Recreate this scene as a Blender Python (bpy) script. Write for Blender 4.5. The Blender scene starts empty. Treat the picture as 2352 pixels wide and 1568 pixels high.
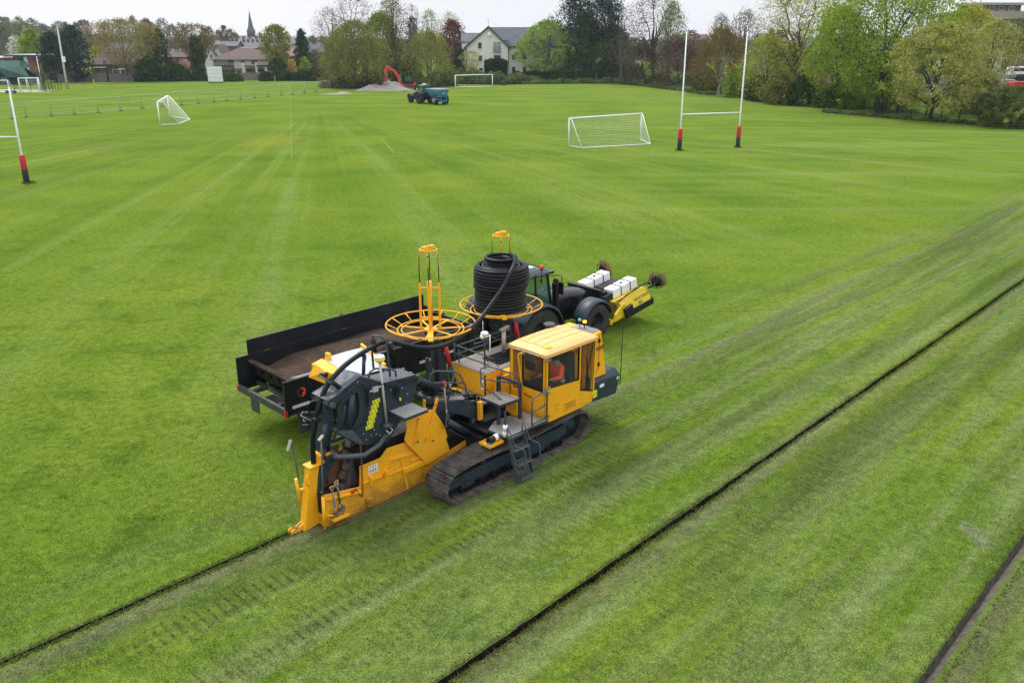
import bpy, bmesh, math, random
import numpy as np
from mathutils import Vector, Matrix
R_ = math.radians
sc = bpy.context.scene
# ---------------------------------------------------------------- camera
CAMH = 9.6; FPX = 1950.0; PITCH = math.atan(689/FPX)
cd = bpy.data.cameras.new('camera'); cam = bpy.data.objects.new('camera', cd); sc.collection.objects.link(cam)
cam.location = (0, 0, CAMH); cam.rotation_euler = (R_(90)-PITCH, 0, 0)
cd.sensor_width = 36; cd.lens = 36*FPX/2352; cd.clip_start = .1; cd.clip_end = 6000
sc.camera = cam
# ---------------------------------------------------------------- world: bright overcast, brighter overhead
SUN_EL = 52; SUN_AZ = 122          # degrees; azimuth measured from +X towards +Y
w = bpy.data.worlds.new('World'); sc.world = w; w.use_nodes = True
nt = w.node_tree; nt.nodes.clear()
out = nt.nodes.new('ShaderNodeOutputWorld'); bg = nt.nodes.new('ShaderNodeBackground')
sky = nt.nodes.new('ShaderNodeTexSky'); sky.sky_type = 'NISHITA'; sky.sun_disc = False
sky.sun_elevation = R_(SUN_EL); sky.sun_rotation = R_(90-SUN_AZ)
tc = nt.nodes.new('ShaderNodeTexCoord'); sep = nt.nodes.new('ShaderNodeSeparateXYZ')
nt.links.new(tc.outputs['Generated'], sep.inputs[0])
ramp = nt.nodes.new('ShaderNodeValToRGB'); cr = ramp.color_ramp
cr.elements[0].position = 0.0; cr.elements[0].color = (.50, .51, .545, 1)
cr.elements[1].position = .95; cr.elements[1].color = (1.12, 1.16, 1.23, 1)
e = cr.elements.new(.12); e.color = (.488, .50, .545, 1)
e = cr.elements.new(.3); e.color = (.62, .64, .69, 1)
nt.links.new(sep.outputs['Z'], ramp.inputs[0])
nz = nt.nodes.new('ShaderNodeTexNoise'); nz.inputs['Scale'].default_value = 3.0; nz.inputs['Detail'].default_value = 5
mp = nt.nodes.new('ShaderNodeMapping'); mp.inputs['Scale'].default_value = (1, 1, 5)
nt.links.new(tc.outputs['Generated'], mp.inputs[0]); nt.links.new(mp.outputs[0], nz.inputs[0])
mr = nt.nodes.new('ShaderNodeMapRange'); mr.inputs[1].default_value = .3; mr.inputs[2].default_value = .7
mr.inputs[3].default_value = .93; mr.inputs[4].default_value = 1.06
nt.links.new(nz.outputs[0], mr.inputs[0])
mul = nt.nodes.new('ShaderNodeVectorMath'); mul.operation = 'SCALE'
nt.links.new(ramp.outputs[0], mul.inputs[0]); nt.links.new(mr.outputs[0], mul.inputs['Scale'])
sks = nt.nodes.new('ShaderNodeVectorMath'); sks.operation = 'SCALE'; sks.inputs['Scale'].default_value = .012
nt.links.new(sky.outputs[0], sks.inputs[0])
add = nt.nodes.new('ShaderNodeVectorMath'); add.operation = 'ADD'
nt.links.new(mul.outputs[0], add.inputs[0]); nt.links.new(sks.outputs[0], add.inputs[1])
nt.links.new(add.outputs[0], bg.inputs[0]); bg.inputs[1].default_value = 1.0
nt.links.new(bg.outputs[0], out.inputs[0])
sl = bpy.data.lights.new('sun', 'SUN'); sl.energy = 1.5; sl.angle = R_(15); sl.color = (1, .97, .92)
so = bpy.data.objects.new('sun', sl); sc.collection.objects.link(so)
sd = Vector((math.cos(R_(SUN_EL))*math.cos(R_(SUN_AZ)), math.cos(R_(SUN_EL))*math.sin(R_(SUN_AZ)), math.sin(R_(SUN_EL))))
so.rotation_euler = sd.to_track_quat('Z', 'Y').to_euler()
sc.view_settings.view_transform = 'Standard'; sc.view_settings.look = 'None'
sc.view_settings.exposure = .72; sc.view_settings.gamma = 1

# ---------------------------------------------------------------- helpers
def ray(px, py):
    u = (px-1176)/FPX; v = (784-py)/FPX
    return (u, math.cos(PITCH)+v*math.sin(PITCH), -math.sin(PITCH)+v*math.cos(PITCH))
def gp(px, py, z=0.0):              # ground point seen at a place of the photograph
    d = ray(px, py); t = (z-CAMH)/d[2]; return Vector((d[0]*t, d[1]*t, z))
def at(px, py, Y):                  # point at distance Y
    d = ray(px, py); t = Y/d[1]; return Vector((d[0]*t, Y, CAMH+d[2]*t))
def mpp(Y): return Y/math.cos(PITCH)/FPX*1.0    # metres per photo unit (rough) at distance Y

COL = sc.collection
def tag(o, label=None, cat=None, group=None, kind=None):
    if label: o['label'] = label
    if cat: o['category'] = cat
    if group: o['group'] = group
    if kind: o['kind'] = kind
    return o
def thing(name, label, cat, loc=(0, 0, 0), rz=0, group=None):
    o = bpy.data.objects.new(name, None); COL.objects.link(o); o.empty_display_size = .2
    o.location = loc; o.rotation_euler = (0, 0, rz); tag(o, label, cat, group); return o
def copy_tree(o, parent=None):
    c = o.copy(); COL.objects.link(c)
    if parent: c.parent = parent
    for ch in list(o.children): copy_tree(ch, c)
    return c

def perp(d):
    d = d.normalized(); a = Vector((0, 0, 1)) if abs(d.z) < .9 else Vector((1, 0, 0))
    x = d.cross(a).normalized(); return x, x.cross(d).normalized()
class M:
    def __init__(s): s.v = []; s.f = []; s.sm = []; s.mi = []; s.cur = 0
    def add(s, vs, fs, sm=False):
        n = len(s.v); s.v += [tuple(v) for v in vs]
        for f in fs: s.f.append([i+n for i in f]); s.sm.append(sm); s.mi.append(s.cur)
        return s
    def m(s, i): s.cur = i; return s
    def box(s, x0, x1, y0, y1, z0, z1, rot=None, piv=None):
        vs = [Vector((x, y, z)) for x in (x0, x1) for y in (y0, y1) for z in (z0, z1)]
        if rot is not None:
            p = Vector(piv) if piv is not None else Vector(((x0+x1)/2, (y0+y1)/2, (z0+z1)/2))
            vs = [rot @ (v-p) + p for v in vs]
        return s.add(vs, [(0, 1, 3, 2), (4, 6, 7, 5), (0, 4, 5, 1), (2, 3, 7, 6), (0, 2, 6, 4), (1, 5, 7, 3)])
    def hexa(s, b, t):               # bottom 4 pts, top 4 pts, same order
        return s.add(list(b)+list(t), [(3, 2, 1, 0), (4, 5, 6, 7), (0, 1, 5, 4), (1, 2, 6, 5), (2, 3, 7, 6), (3, 0, 4, 7)])
    def bar(s, p, q, w, h=None, up=(0, 0, 1)):
        p = Vector(p); q = Vector(q); h = h or w; d = (q-p).normalized(); up = Vector(up)
        if abs(d.dot(up)) > .98: up = Vector((1, 0, 0))
        x = d.cross(up).normalized()*w/2; y = x.cross(d).normalized()*h/2
        vs = [p-x-y, p+x-y, p+x+y, p-x+y, q-x-y, q+x-y, q+x+y, q-x+y]
        return s.add(vs, [(3, 2, 1, 0), (4, 5, 6, 7), (0, 1, 5, 4), (1, 2, 6, 5), (2, 3, 7, 6), (3, 0, 4, 7)])
    def tube(s, pts, r, n=8, closed=False, cap=True):
        pts = [Vector(p) for p in pts]; k = len(pts); rr = r if isinstance(r, (list, tuple)) else [r]*k
        vs = []; x = None
        for i in range(k):
            a = pts[i-1] if (i or closed) else pts[0]; b = pts[(i+1) % k] if (i < k-1 or closed) else pts[-1]
            d = (b-a)
            if d.length < 1e-9: d = Vector((0, 0, 1))
            d.normalize()
            if x is None: x = perp(d)[0]
            else:
                x = x-d*x.dot(d); x = x.normalized() if x.length > 1e-6 else perp(d)[0]
            y = d.cross(x)
            vs += [pts[i]+(x*math.cos(2*math.pi*j/n)+y*math.sin(2*math.pi*j/n))*rr[i] for j in range(n)]
        fs = []
        for i in range(k if closed else k-1):
            a = i*n; b = ((i+1) % k)*n
            for j in range(n): fs.append((a+j, a+(j+1) % n, b+(j+1) % n, b+j))
        s.add(vs, fs, n > 4)
        if cap and not closed:
            base = len(s.v)-len(vs)
            s.f.append([base+j for j in range(n)][::-1]); s.sm.append(False); s.mi.append(s.cur)
            s.f.append([base+(k-1)*n+j for j in range(n)]); s.sm.append(False); s.mi.append(s.cur)
        return s
    def cyl(s, p, q, r, n=12, r2=None): return s.tube([p, q], [r, r if r2 is None else r2], n)
    def ring(s, c, R, r, n=36, axis='z', m=6, tilt=None):
        pts = []
        for i in range(n):
            a = 2*math.pi*i/n; u, v = R*math.cos(a), R*math.sin(a)
            p = Vector((u, v, 0)) if axis == 'z' else (Vector((u, 0, v)) if axis == 'y' else Vector((0, u, v)))
            pts.append(Vector(c)+p)
        return s.tube(pts, r, m, closed=True)
    def prism(s, poly, a, b, plane='xz'):
        def P(u, v, t): return (u, t, v) if plane == 'xz' else ((u, v, t) if plane == 'xy' else (t, u, v))
        n = len(poly); vs = [P(u, v, a) for u, v in poly]+[P(u, v, b) for u, v in poly]
        fs = [tuple(range(n))[::-1], tuple(range(n, 2*n))]+[(i, (i+1) % n, n+(i+1) % n, n+i) for i in range(n)]
        return s.add(vs, fs)
    def lathe(s, prof, c, axis='z', n=24, sm=True, a0=0, a1=2*math.pi):
        full = abs(a1-a0-2*math.pi) < 1e-6; k = n if full else n+1; vs = []
        for r, h in prof:
            for j in range(k):
                a = a0+(a1-a0)*j/n; u, v = r*math.cos(a), r*math.sin(a)
                p = Vector((u, v, h)) if axis == 'z' else (Vector((u, h, v)) if axis == 'y' else Vector((h, u, v)))
                vs.append(Vector(c)+p)
        fs = []
        for i in range(len(prof)-1):
            for j in range(n): fs.append((i*k+j, i*k+(j+1) % k, (i+1)*k+(j+1) % k, (i+1)*k+j))
        return s.add(vs, fs, sm)
    def quad(s, a, b, c, d): return s.add([a, b, c, d], [(0, 1, 2, 3)])
    def build(s, name, mats, parent=None, bev=0, fix=True):
        me = bpy.data.meshes.new(name); me.from_pydata(s.v, [], s.f)
        me.polygons.foreach_set('use_smooth', s.sm); me.polygons.foreach_set('material_index', s.mi)
        if not isinstance(mats, (list, tuple)): mats = [mats]
        for m in mats: me.materials.append(m)
        if fix:
            bm = bmesh.new(); bm.from_mesh(me); bmesh.ops.recalc_face_normals(bm, faces=bm.faces); bm.to_mesh(me); bm.free()
        me.update(); o = bpy.data.objects.new(name, me); COL.objects.link(o)
        if parent: o.parent = parent
        if bev:
            b = o.modifiers.new('bevel', 'BEVEL'); b.width = bev; b.segments = 2; b.limit_method = 'ANGLE'; b.angle_limit = R_(40)
        return o
def build_each(q, name, mats, parent=None, bev=0):
    """one object for each connected shape collected in q"""
    par = list(range(len(q.v)))
    def f(i):
        while par[i] != i: par[i] = par[par[i]]; i = par[i]
        return i
    for fc in q.f:
        a = f(fc[0])
        for i in fc[1:]: par[f(i)] = a
    gr = {}
    for k, fc in enumerate(q.f): gr.setdefault(f(fc[0]), []).append(k)
    for ks in gr.values():
        ids = sorted({i for k in ks for i in q.f[k]}); mp_ = {v: i for i, v in enumerate(ids)}; m = M(); m.v = [q.v[i] for i in ids]; m.f = [[mp_[i] for i in q.f[k]] for k in ks]; m.sm = [q.sm[k] for k in ks]; m.mi = [q.mi[k] for k in ks]
        m.build(name, mats, parent, bev)
def mesh_np(name, V, F, mats, parent=None, mi=None, smooth=False):
    me = bpy.data.meshes.new(name); n = len(F); k = F.shape[1]
    me.vertices.add(len(V)); me.vertices.foreach_set('co', V.astype(np.float32).ravel())
    me.loops.add(n*k); me.loops.foreach_set('vertex_index', F.astype(np.int32).ravel())
    me.polygons.add(n); me.polygons.foreach_set('loop_start', np.arange(0, n*k, k, dtype=np.int32))
    me.polygons.foreach_set('loop_total', np.full(n, k, dtype=np.int32))
    if smooth: me.polygons.foreach_set('use_smooth', np.ones(n, dtype=bool))
    if mi is not None: me.polygons.foreach_set('material_index', mi.astype(np.int32))
    for m in (mats if isinstance(mats, (list, tuple)) else [mats]): me.materials.append(m)
    me.update(calc_edges=True); o = bpy.data.objects.new(name, me); COL.objects.link(o)
    if parent: o.parent = parent
    return o

# ---------------------------------------------------------------- materials
def lin(r, g, b):
    f = lambda c: ((c/255+.055)/1.055)**2.4 if c/255 > .04045 else c/255/12.92
    return (f(r), f(g), f(b))
class NT:
    def __init__(s, name):
        s.m = bpy.data.materials.new(name); s.m.use_nodes = True; s.t = s.m.node_tree; s.t.nodes.clear()
        s.o = s.t.nodes.new('ShaderNodeOutputMaterial')
    def n(s, typ, **kw):
        x = s.t.nodes.new(typ)
        for k, v in kw.items():
            if hasattr(x, k) and not k in ('Scale',): setattr(x, k, v)
        return x
    def l(s, a, b): s.t.links.new(a, b)
    def coord(s, kind='Object'): return s.n('ShaderNodeTexCoord').outputs[kind]
    def mapping(s, src, rot=(0, 0, 0), sc_=(1, 1, 1), loc=(0, 0, 0)):
        m = s.n('ShaderNodeMapping'); s.l(src, m.inputs[0])
        m.inputs['Location'].default_value = loc; m.inputs['Rotation'].default_value = rot; m.inputs['Scale'].default_value = sc_
        return m.outputs[0]
    def noise(s, src, scale, detail=4, rough=.55, lo=None, hi=None, a=0., b=1., dist=0.):
        n = s.n('ShaderNodeTexNoise'); s.l(src, n.inputs['Vector']); n.inputs['Scale'].default_value = scale
        n.inputs['Detail'].default_value = detail; n.inputs['Roughness'].default_value = rough; n.inputs['Distortion'].default_value = dist
        return s.mr(n.outputs[0], lo, hi, a, b) if lo is not None else n.outputs[0]
    def mr(s, src, lo, hi, a=0., b=1.):
        m = s.n('ShaderNodeMapRange'); s.l(src, m.inputs[0])
        for i, v in zip((1, 2, 3, 4), (lo, hi, a, b)): m.inputs[i].default_value = v
        return m.outputs[0]
    def math(s, op, a, b=None, c=None):
        m = s.n('ShaderNodeMath', operation=op)
        for i, v in enumerate((a, b, c)):
            if v is None: continue
            if isinstance(v, (int, float)): m.inputs[i].default_value = v
            else: s.l(v, m.inputs[i])
        return m.outputs[0]
    def mix(s, fac, a, b, mode='MIX'):
        m = s.n('ShaderNodeMix', data_type='RGBA', blend_type=mode)
        for i, v in ((0, fac), (6, a), (7, b)):
            if isinstance(v, (int, float)): m.inputs[i].default_value = v
            elif isinstance(v, tuple): m.inputs[i].default_value = (*v[:3], 1)
            else: s.l(v, m.inputs[i])
        return m.outputs[2]
    def bsdf(s, col, rough=.6, metal=0., bump=None, bstr=.3, bdist=.02, alpha=None, spec=.5, **kw):
        b = s.n('ShaderNodeBsdfPrincipled')
        for k, v in (('Base Color', col), ('Roughness', rough), ('Metallic', metal), ('Specular IOR Level', spec)):
            if isinstance(v, tuple): b.inputs[k].default_value = (*v[:3], 1)
            elif isinstance(v, (int, float)): b.inputs[k].default_value = v
            else: s.l(v, b.inputs[k])
        for k, v in kw.items(): b.inputs[k].default_value = v
        if bump is not None:
            bp = s.n('ShaderNodeBump'); bp.inputs['Strength'].default_value = bstr; bp.inputs['Distance'].default_value = bdist
            s.l(bump, bp.inputs['Height']); s.l(bp.outputs[0], b.inputs['Normal'])
        s.l(b.outputs[0], s.o.inputs[0]); return b
MC = {}
def paint(name, col, rough=.45, metal=0., var=.12, dirt=(.09, .07, .05), damt=.35, dscale=2.5, bump=0., spec=.5, mud=None):
    """painted or moulded surface with slight tone variation, grime patches and fine scuffs"""
    if name in MC: return MC[name]
    t = NT(name); c = t.coord()
    n1 = t.noise(c, 1.3, 3, .5, .3, .7, 1-var, 1+var); base = t.mix(1.0, col, n1, 'MULTIPLY')
    d = t.noise(c, dscale, 8, .68, .52, .74, 0, damt); base = t.mix(d, base, dirt)
    f = t.noise(c, 38, 3, .7, .6, .78, 0, damt*.7); base = t.mix(f, base, tuple(min(1, x*1.4+.03) for x in dirt))
    if mud:                                   # dried mud splashed up from the ground, highest just above it
        sz = t.n('ShaderNodeSeparateXYZ'); t.l(c, sz.inputs[0]); hgt = t.math('ADD', sz.outputs[2], t.noise(c, 2.2, 8, .75, .2, .8, -mud*.9, mud*.6))
        m1 = t.mr(hgt, mud*.75, mud*.1); sp = t.noise(c, 22, 5, .8, .42, .6); base = t.mix(t.math('MULTIPLY', t.math('MULTIPLY', m1, .9), t.mr(sp, 0, 1, .35, 1)), base, (.055, .040, .028))
        scr = t.noise(t.mapping(c, sc_=(3, 3, 22)), 3, 5, .7, .66, .72); base = t.mix(t.math('MULTIPLY', scr, .5), base, (.20, .13, .07))
    rg = t.noise(c, 6, 4, .6, .3, .7, rough*.8, min(1, rough*1.35))
    t.bsdf(base, rg, metal, bump=t.noise(c, 60, 3) if bump else None, bstr=bump, spec=spec)
    MC[name] = t.m; return t.m
def glass(name, tint, rough=.03, alpha=.35):
    if name in MC: return MC[name]
    t = NT(name); b = t.bsdf(tint, rough, 0); b.inputs['Alpha'].default_value = alpha; b.inputs['Specular IOR Level'].default_value = .9
    MC[name] = t.m; return t.m
YEL = paint('yellow_paint', (.88, .415, .010), .38, damt=.10, var=.05, dirt=(.22, .10, .03))
YELROOF = paint('yellow_roof_paint', (.92, .44, .15), .5, damt=.06, var=.04, dirt=(.5, .3, .12))
YELD = paint('yellow_paint_dirty', (.86, .39, .010), .5, damt=.5, var=.08, dirt=(.15, .08, .03), dscale=1.6, mud=.55)
RUST = paint('rusty_orange_steel', (.20, .085, .035), .7, damt=.6, dirt=(.06, .03, .02))
SLATE = paint('slate_grey_paint', (.024, .036, .050), .42, damt=.25, dirt=(.07, .07, .068), spec=.35)
SLATEL = paint('slate_grey_paint_worn', (.055, .068, .082), .5, damt=.4, dirt=(.12, .11, .10))
STEEL = paint('worn_steel', (.30, .29, .28), .45, .6, damt=.4)
BLACK = paint('black_steel', (.008, .009, .011), .45, damt=.25, dirt=(.035, .036, .038), spec=.28)
BLACKP = paint('black_gloss_paint', (.008, .009, .012), .16, damt=.1, dirt=(.03, .03, .03))
RUBBER = paint('tyre_rubber', (.022, .021, .02), .8, damt=.6, dirt=(.085, .07, .052))
PIPE = paint('black_pipe', (.004, .006, .009), .40, damt=.06, dirt=(.02, .02, .022), spec=.28)
WHITE = paint('white_paint', (.80, .80, .80), .45, damt=.12, var=.04, dirt=(.45, .43, .4))
PLASTW = paint('white_plastic', (.82, .82, .83), .4, damt=.08, var=.03, dirt=(.5, .48, .44))
RED = paint('red_paint', (.60, .012, .016), .4, damt=.1)
BLUE = paint('blue_paint', (.03, .20, .38), .5, damt=.35, dirt=(.10, .12, .13))
SWYEL = paint('sweeper_yellow', (.72, .50, .012), .42, damt=.3, dirt=(.20, .16, .06))
WOOD = paint('ash_wood', (.42, .27, .17), .6, damt=.2)
ORANGE = paint('orange_hi_vis', (.95, .10, .03), .6, damt=.03)
SKIN = paint('skin', (.48, .27, .19), .6, damt=0, var=.03)
DARKCLOTH = paint('dark_cloth', (.015, .016, .02), .8, damt=0)
REFL = paint('reflective_tape', (.65, .66, .66), .4, damt=.1)
SEAT = paint('seat_fabric', (.012, .014, .018), .8, damt=.05)
STICK = paint('warning_sticker', (.75, .72, .02), .4, damt=.05, dirt=(.3, .3, .1))
INK = paint('sticker_ink', (.01, .01, .01), .6, damt=0)
GLASS = glass('cab_glass', (.10, .11, .11), alpha=.14)
GREENGL = glass('green_tint_glass', (.02, .15, .10), alpha=.5)
def plate_mat():
    t = NT('perforated_tread_plate'); c = t.coord()
    w_ = t.n('ShaderNodeTexVoronoi'); w_.inputs['Scale'].default_value = 15; w_.inputs['Randomness'].default_value = 0
    t.l(t.mapping(c, sc_=(1, 1, 0), loc=(0, 0, 0)), w_.inputs['Vector'])
    h = t.mr(w_.outputs['Distance'], .28, .36); d = t.noise(c, 2.2, 7, .65, .45, .7, 0, .7)
    base = t.mix(h, (.05, .048, .045), (.30, .275, .25)); base = t.mix(d, base, t.mix(h, (.05, .045, .04), (.17, .13, .10)))
    t.bsdf(base, .6, .2, bump=h, bstr=.6, bdist=.01); return t.m
PLATE = plate_mat()
def soil_mat(name, a, b, sc_=3):
    t = NT(name); c = t.coord(); n = t.noise(c, sc_, 9, .7, .35, .65); m = t.noise(c, sc_*14, 5, .7, .3, .7, .55, 1.35)
    col = t.mix(n, a, b); col = t.mix(1., col, m, 'MULTIPLY')
    t.bsdf(col, .95, bump=t.noise(c, sc_*9, 8, .7), bstr=.9, bdist=.05, spec=.15); return t.m
SOIL = soil_mat('brown_topsoil', (.042, .027, .019), (.10, .064, .044), 2)
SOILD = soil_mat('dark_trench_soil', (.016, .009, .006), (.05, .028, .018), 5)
def em(name, col, s):
    t = NT(name); x = t.n('ShaderNodeEmission'); x.inputs[0].default_value = (*col, 1); x.inputs[1].default_value = s; t.l(x.outputs[0], t.o.inputs[0]); return t.m
BEACON = em('lit_amber_lens', (1, .16, .01), 7.0)
def text(body, size, parent, loc, rot, mat_, name='lettering', ext=.003, font_shear=0, align='LEFT'):
    cu = bpy.data.curves.new('txt', 'FONT'); cu.body = body; cu.size = size; cu.extrude = ext; cu.shear = font_shear; cu.align_x = align
    o = bpy.data.objects.new('txt', cu); COL.objects.link(o)
    dg = bpy.context.evaluated_depsgraph_get(); me = bpy.data.meshes.new_from_object(o.evaluated_get(dg))
    bpy.data.objects.remove(o); me.materials.clear(); me.materials.append(mat_)
    t = bpy.data.objects.new(name, me); COL.objects.link(t); t.parent = parent; t.location = loc; t.rotation_euler = rot
    return t
# ================================================================ ground and trenches
TO = Vector((-4.55, 15.24, 0)); TA = R_(46.1)
def tw(u, v, z=0): return Vector((TO.x+u*math.cos(TA)-v*math.sin(TA), TO.y+u*math.sin(TA)+v*math.cos(TA), z))
def grass_colour(t, c, hatch=1.):
    uv = t.mapping(c, rot=(0, 0, -TA)); 
    # shift so that u,v are measured from the new trench
    uu = TO.x*math.cos(TA)+TO.y*math.sin(TA); vv = -TO.x*math.sin(TA)+TO.y*math.cos(TA)
    uvm = t.n('ShaderNodeVectorMath', operation='SUBTRACT'); t.l(uv, uvm.inputs[0]); uvm.inputs[1].default_value = (uu, vv, 0)
    uv = uvm.outputs[0]
    s = t.n('ShaderNodeSeparateXYZ'); t.l(uv, s.inputs[0]); u, v = s.outputs[0], s.outputs[1]
    sx = t.n('ShaderNodeSeparateXYZ'); t.l(c, sx.inputs[0]); X, Y = sx.outputs[0], sx.outputs[1]
    # base: lush green against yellow green by broad patches
    G1 = (.088, .146, .015); G2 = (.146, .192, .023); G3 = (.058, .106, .011); PALE = (.182, .224, .068); BRN = (.13, .115, .045)
    far = t.mr(Y, 14, 60)
    big = t.noise(c, .11, 5, .6, .34, .66); med = t.noise(c, .55, 6, .62, .34, .66)
    col = t.mix(big, G1, G2); col = t.mix(t.math('MULTIPLY', t.mr(med, .55, 1.), t.mr(far, 0, 1, .8, .18)), col, G3)
    # fan of faint wheel tracks meeting near the gate
    ax = t.math('ADD', X, 31.); ay = t.math('SUBTRACT', Y, 142.); ang = t.math('ARCTAN2', ax, t.math('MULTIPLY', ay, -1.))
    cx = t.n('ShaderNodeCombineXYZ'); t.l(t.math('MULTIPLY', ang, 44.), cx.inputs[0]); t.l(t.math('MULTIPLY', Y, .008), cx.inputs[1])
    fan = t.noise(cx.outputs[0], 1.0, 4, .65, .50, .64)
    fmask = t.math('MULTIPLY', t.mr(v, 2, 12), t.math('MULTIPLY', t.mr(Y, 135, 100), t.mr(t.noise(c, .05, 3, .5), .30, .5, .25, 1.)))
    col = t.mix(t.math('MULTIPLY', t.math('MULTIPLY', fan, fmask), t.mr(t.noise(c, .8, 5, .6, .35, .65), 0, 1, .2, .66)), col, PALE)
    fan2 = t.noise(cx.outputs[0], .55, 3, .6, .48, .62)
    col = t.mix(t.math('MULTIPLY', t.math('MULTIPLY', fan2, fmask), .36), col, G3)
    # long soft stripes lying across the far right of the pitch
    m2 = t.mapping(c, rot=(0, 0, R_(14)), sc_=(.012, .22, 1)); st = t.noise(m2, 1.6, 6, .66, .48, .66)
    m3 = t.mapping(c, rot=(0, 0, R_(-24)), sc_=(.015, .25, 1)); st3 = t.noise(m3, 1.4, 6, .66, .50, .68)
    col = t.mix(t.math('MULTIPLY', t.math('MULTIPLY', st, t.mr(X, -10, 22)), t.mr(Y, 30, 60, .1, .48)), col, PALE)
    col = t.mix(t.math('MULTIPLY', st3, t.mr(Y, 50, 110, .1, .45)), col, (.15, .20, .03))
    mow = t.math('SINE', t.math('MULTIPLY', t.math('ADD', t.math('MULTIPLY', X, .20), Y), .62))
    col = t.mix(t.math('MULTIPLY', t.mr(mow, -.2, .5), t.mr(Y, 125, 160, 0, .30)), col, (.16, .215, .045))
    # stripes left along the trenching direction near the machine
    ms = t.n('ShaderNodeVectorMath', operation='MULTIPLY'); t.l(uv, ms.inputs[0]); ms.inputs[1].default_value = (.055, .95, 1)
    sn = t.noise(ms.outputs[0], 1.15, 7, .6, .42, .62); nearm = t.mr(v, 3., -.5)
    col = t.mix(t.math('MULTIPLY', sn, t.math('MULTIPLY', nearm, .75)), col, (.172, .200, .078))
    sn2 = t.noise(ms.outputs[0], .62, 6, .66, .47, .62)
    col = t.mix(t.math('MULTIPLY', sn2, t.math('MULTIPLY', nearm, .66)), col, (.054, .074, .020))
    # bruised earthy smears beside each trench
    def band(v0, half, soft): return t.mr(t.math('ABSOLUTE', t.math('SUBTRACT', v, v0)), half+soft, half)
    ww = t.math('ADD', v, t.noise(c, 2.2, 4, .6, 0, 1, -.12, .12))
    sm = t.noise(ms.outputs[0], 3.1, 7, .7, .42, .62); grit = t.noise(c, 9, 6, .7, .38, .62)
    for v0, hw, k in ((-.26, .10, .85), (-5.72, .14, .95), (-11.4, .3, .7), (-10.6, .2, .3)):
        b = t.mr(t.math('ABSOLUTE', t.math('SUBTRACT', ww, v0)), hw+.16, hw*.4)
        col = t.mix(t.math('MULTIPLY', t.math('MULTIPLY', b, k), t.math('MULTIPLY', t.mr(sm, 0, 1, .25, 1), t.mr(grit, 0, 1, .5, 1))), col, (.15, .125, .08))
    # grouser prints: short dark ribs across the direction of travel
    wv = t.math('SINE', t.math('MULTIPLY', t.math('ADD', u, t.noise(c, 3, 3, .6, 0, 1, -.02, .02)), 2*math.pi/.19)); rib = t.math('MULTIPLY', t.mr(wv, .30, .85), t.noise(c, 7, 5, .7, .32, .55, .15, 1.))
    for v0, hw, k, sd in ((-1.26, .32, 1., 1.), (-2.65, .36, .9, 4.), (-4.0, .3, .4, 7.), (1.3, .34, .4, 2.), (-6.8, .34, .45, 9.), (-8.6, .4, .3, 12.)):
        b = t.mr(t.math('ABSOLUTE', t.math('SUBTRACT', v, v0)), hw+.05, hw-.05)
        mo = t.n('ShaderNodeVectorMath', operation='ADD'); t.l(ms.outputs[0], mo.inputs[0]); mo.inputs[1].default_value = (sd, sd*3, sd)
        pm = t.noise(mo.outputs[0], 5.5, 3, .5, .38, .56)
        bb = t.math('MULTIPLY', t.math('MULTIPLY', b, pm), k)
        col = t.mix(t.math('MULTIPLY', bb, t.math('MULTIPLY', rib, t.mr(grit, 0, 1, .45, 1))), col, (.026, .030, .012))
        col = t.mix(t.math('MULTIPLY', bb, .25), col, (.10, .115, .04))
    # worn yellow goal mouths and dry patches
    def spot(x0, y0, rx, ry, k, cc):
        nonlocal col
        dx = t.math('DIVIDE', t.math('SUBTRACT', X, x0), rx); dy = t.math('DIVIDE', t.math('SUBTRACT', Y, y0), ry)
        d = t.math('SQRT', t.math('ADD', t.math('MULTIPLY', dx, dx), t.math('MULTIPLY', dy, dy)))
        d = t.math('ADD', d, t.noise(c, .9, 5, .6, 0, 1, -.5, .5))
        col = t.mix(t.math('MULTIPLY', t.mr(d, 1.05, .5), k), col, cc)
    spot(-24.5, 88, 2.6, 6.5, .5, (.22, .20, .03)); spot(-21.6, 90, .5, 7, .5, (.13, .12, .04)); spot(-27.2, 89, .5, 7, .35, (.13, .13, .04))
    spot(-40, 84, 3, 1.6, .5, (.13, .14, .045)); spot(-37, 78, 1.2, .6, .6, (.12, .11, .05)); spot(9, 150, 5, 3, .3, (.16, .13, .05))
    spot(10, 9.5, .5, .9, .0, PALE); spot(9.6, 15.2, .3, .6, .4, (.20, .175, .14))
    return col, Y
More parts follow.
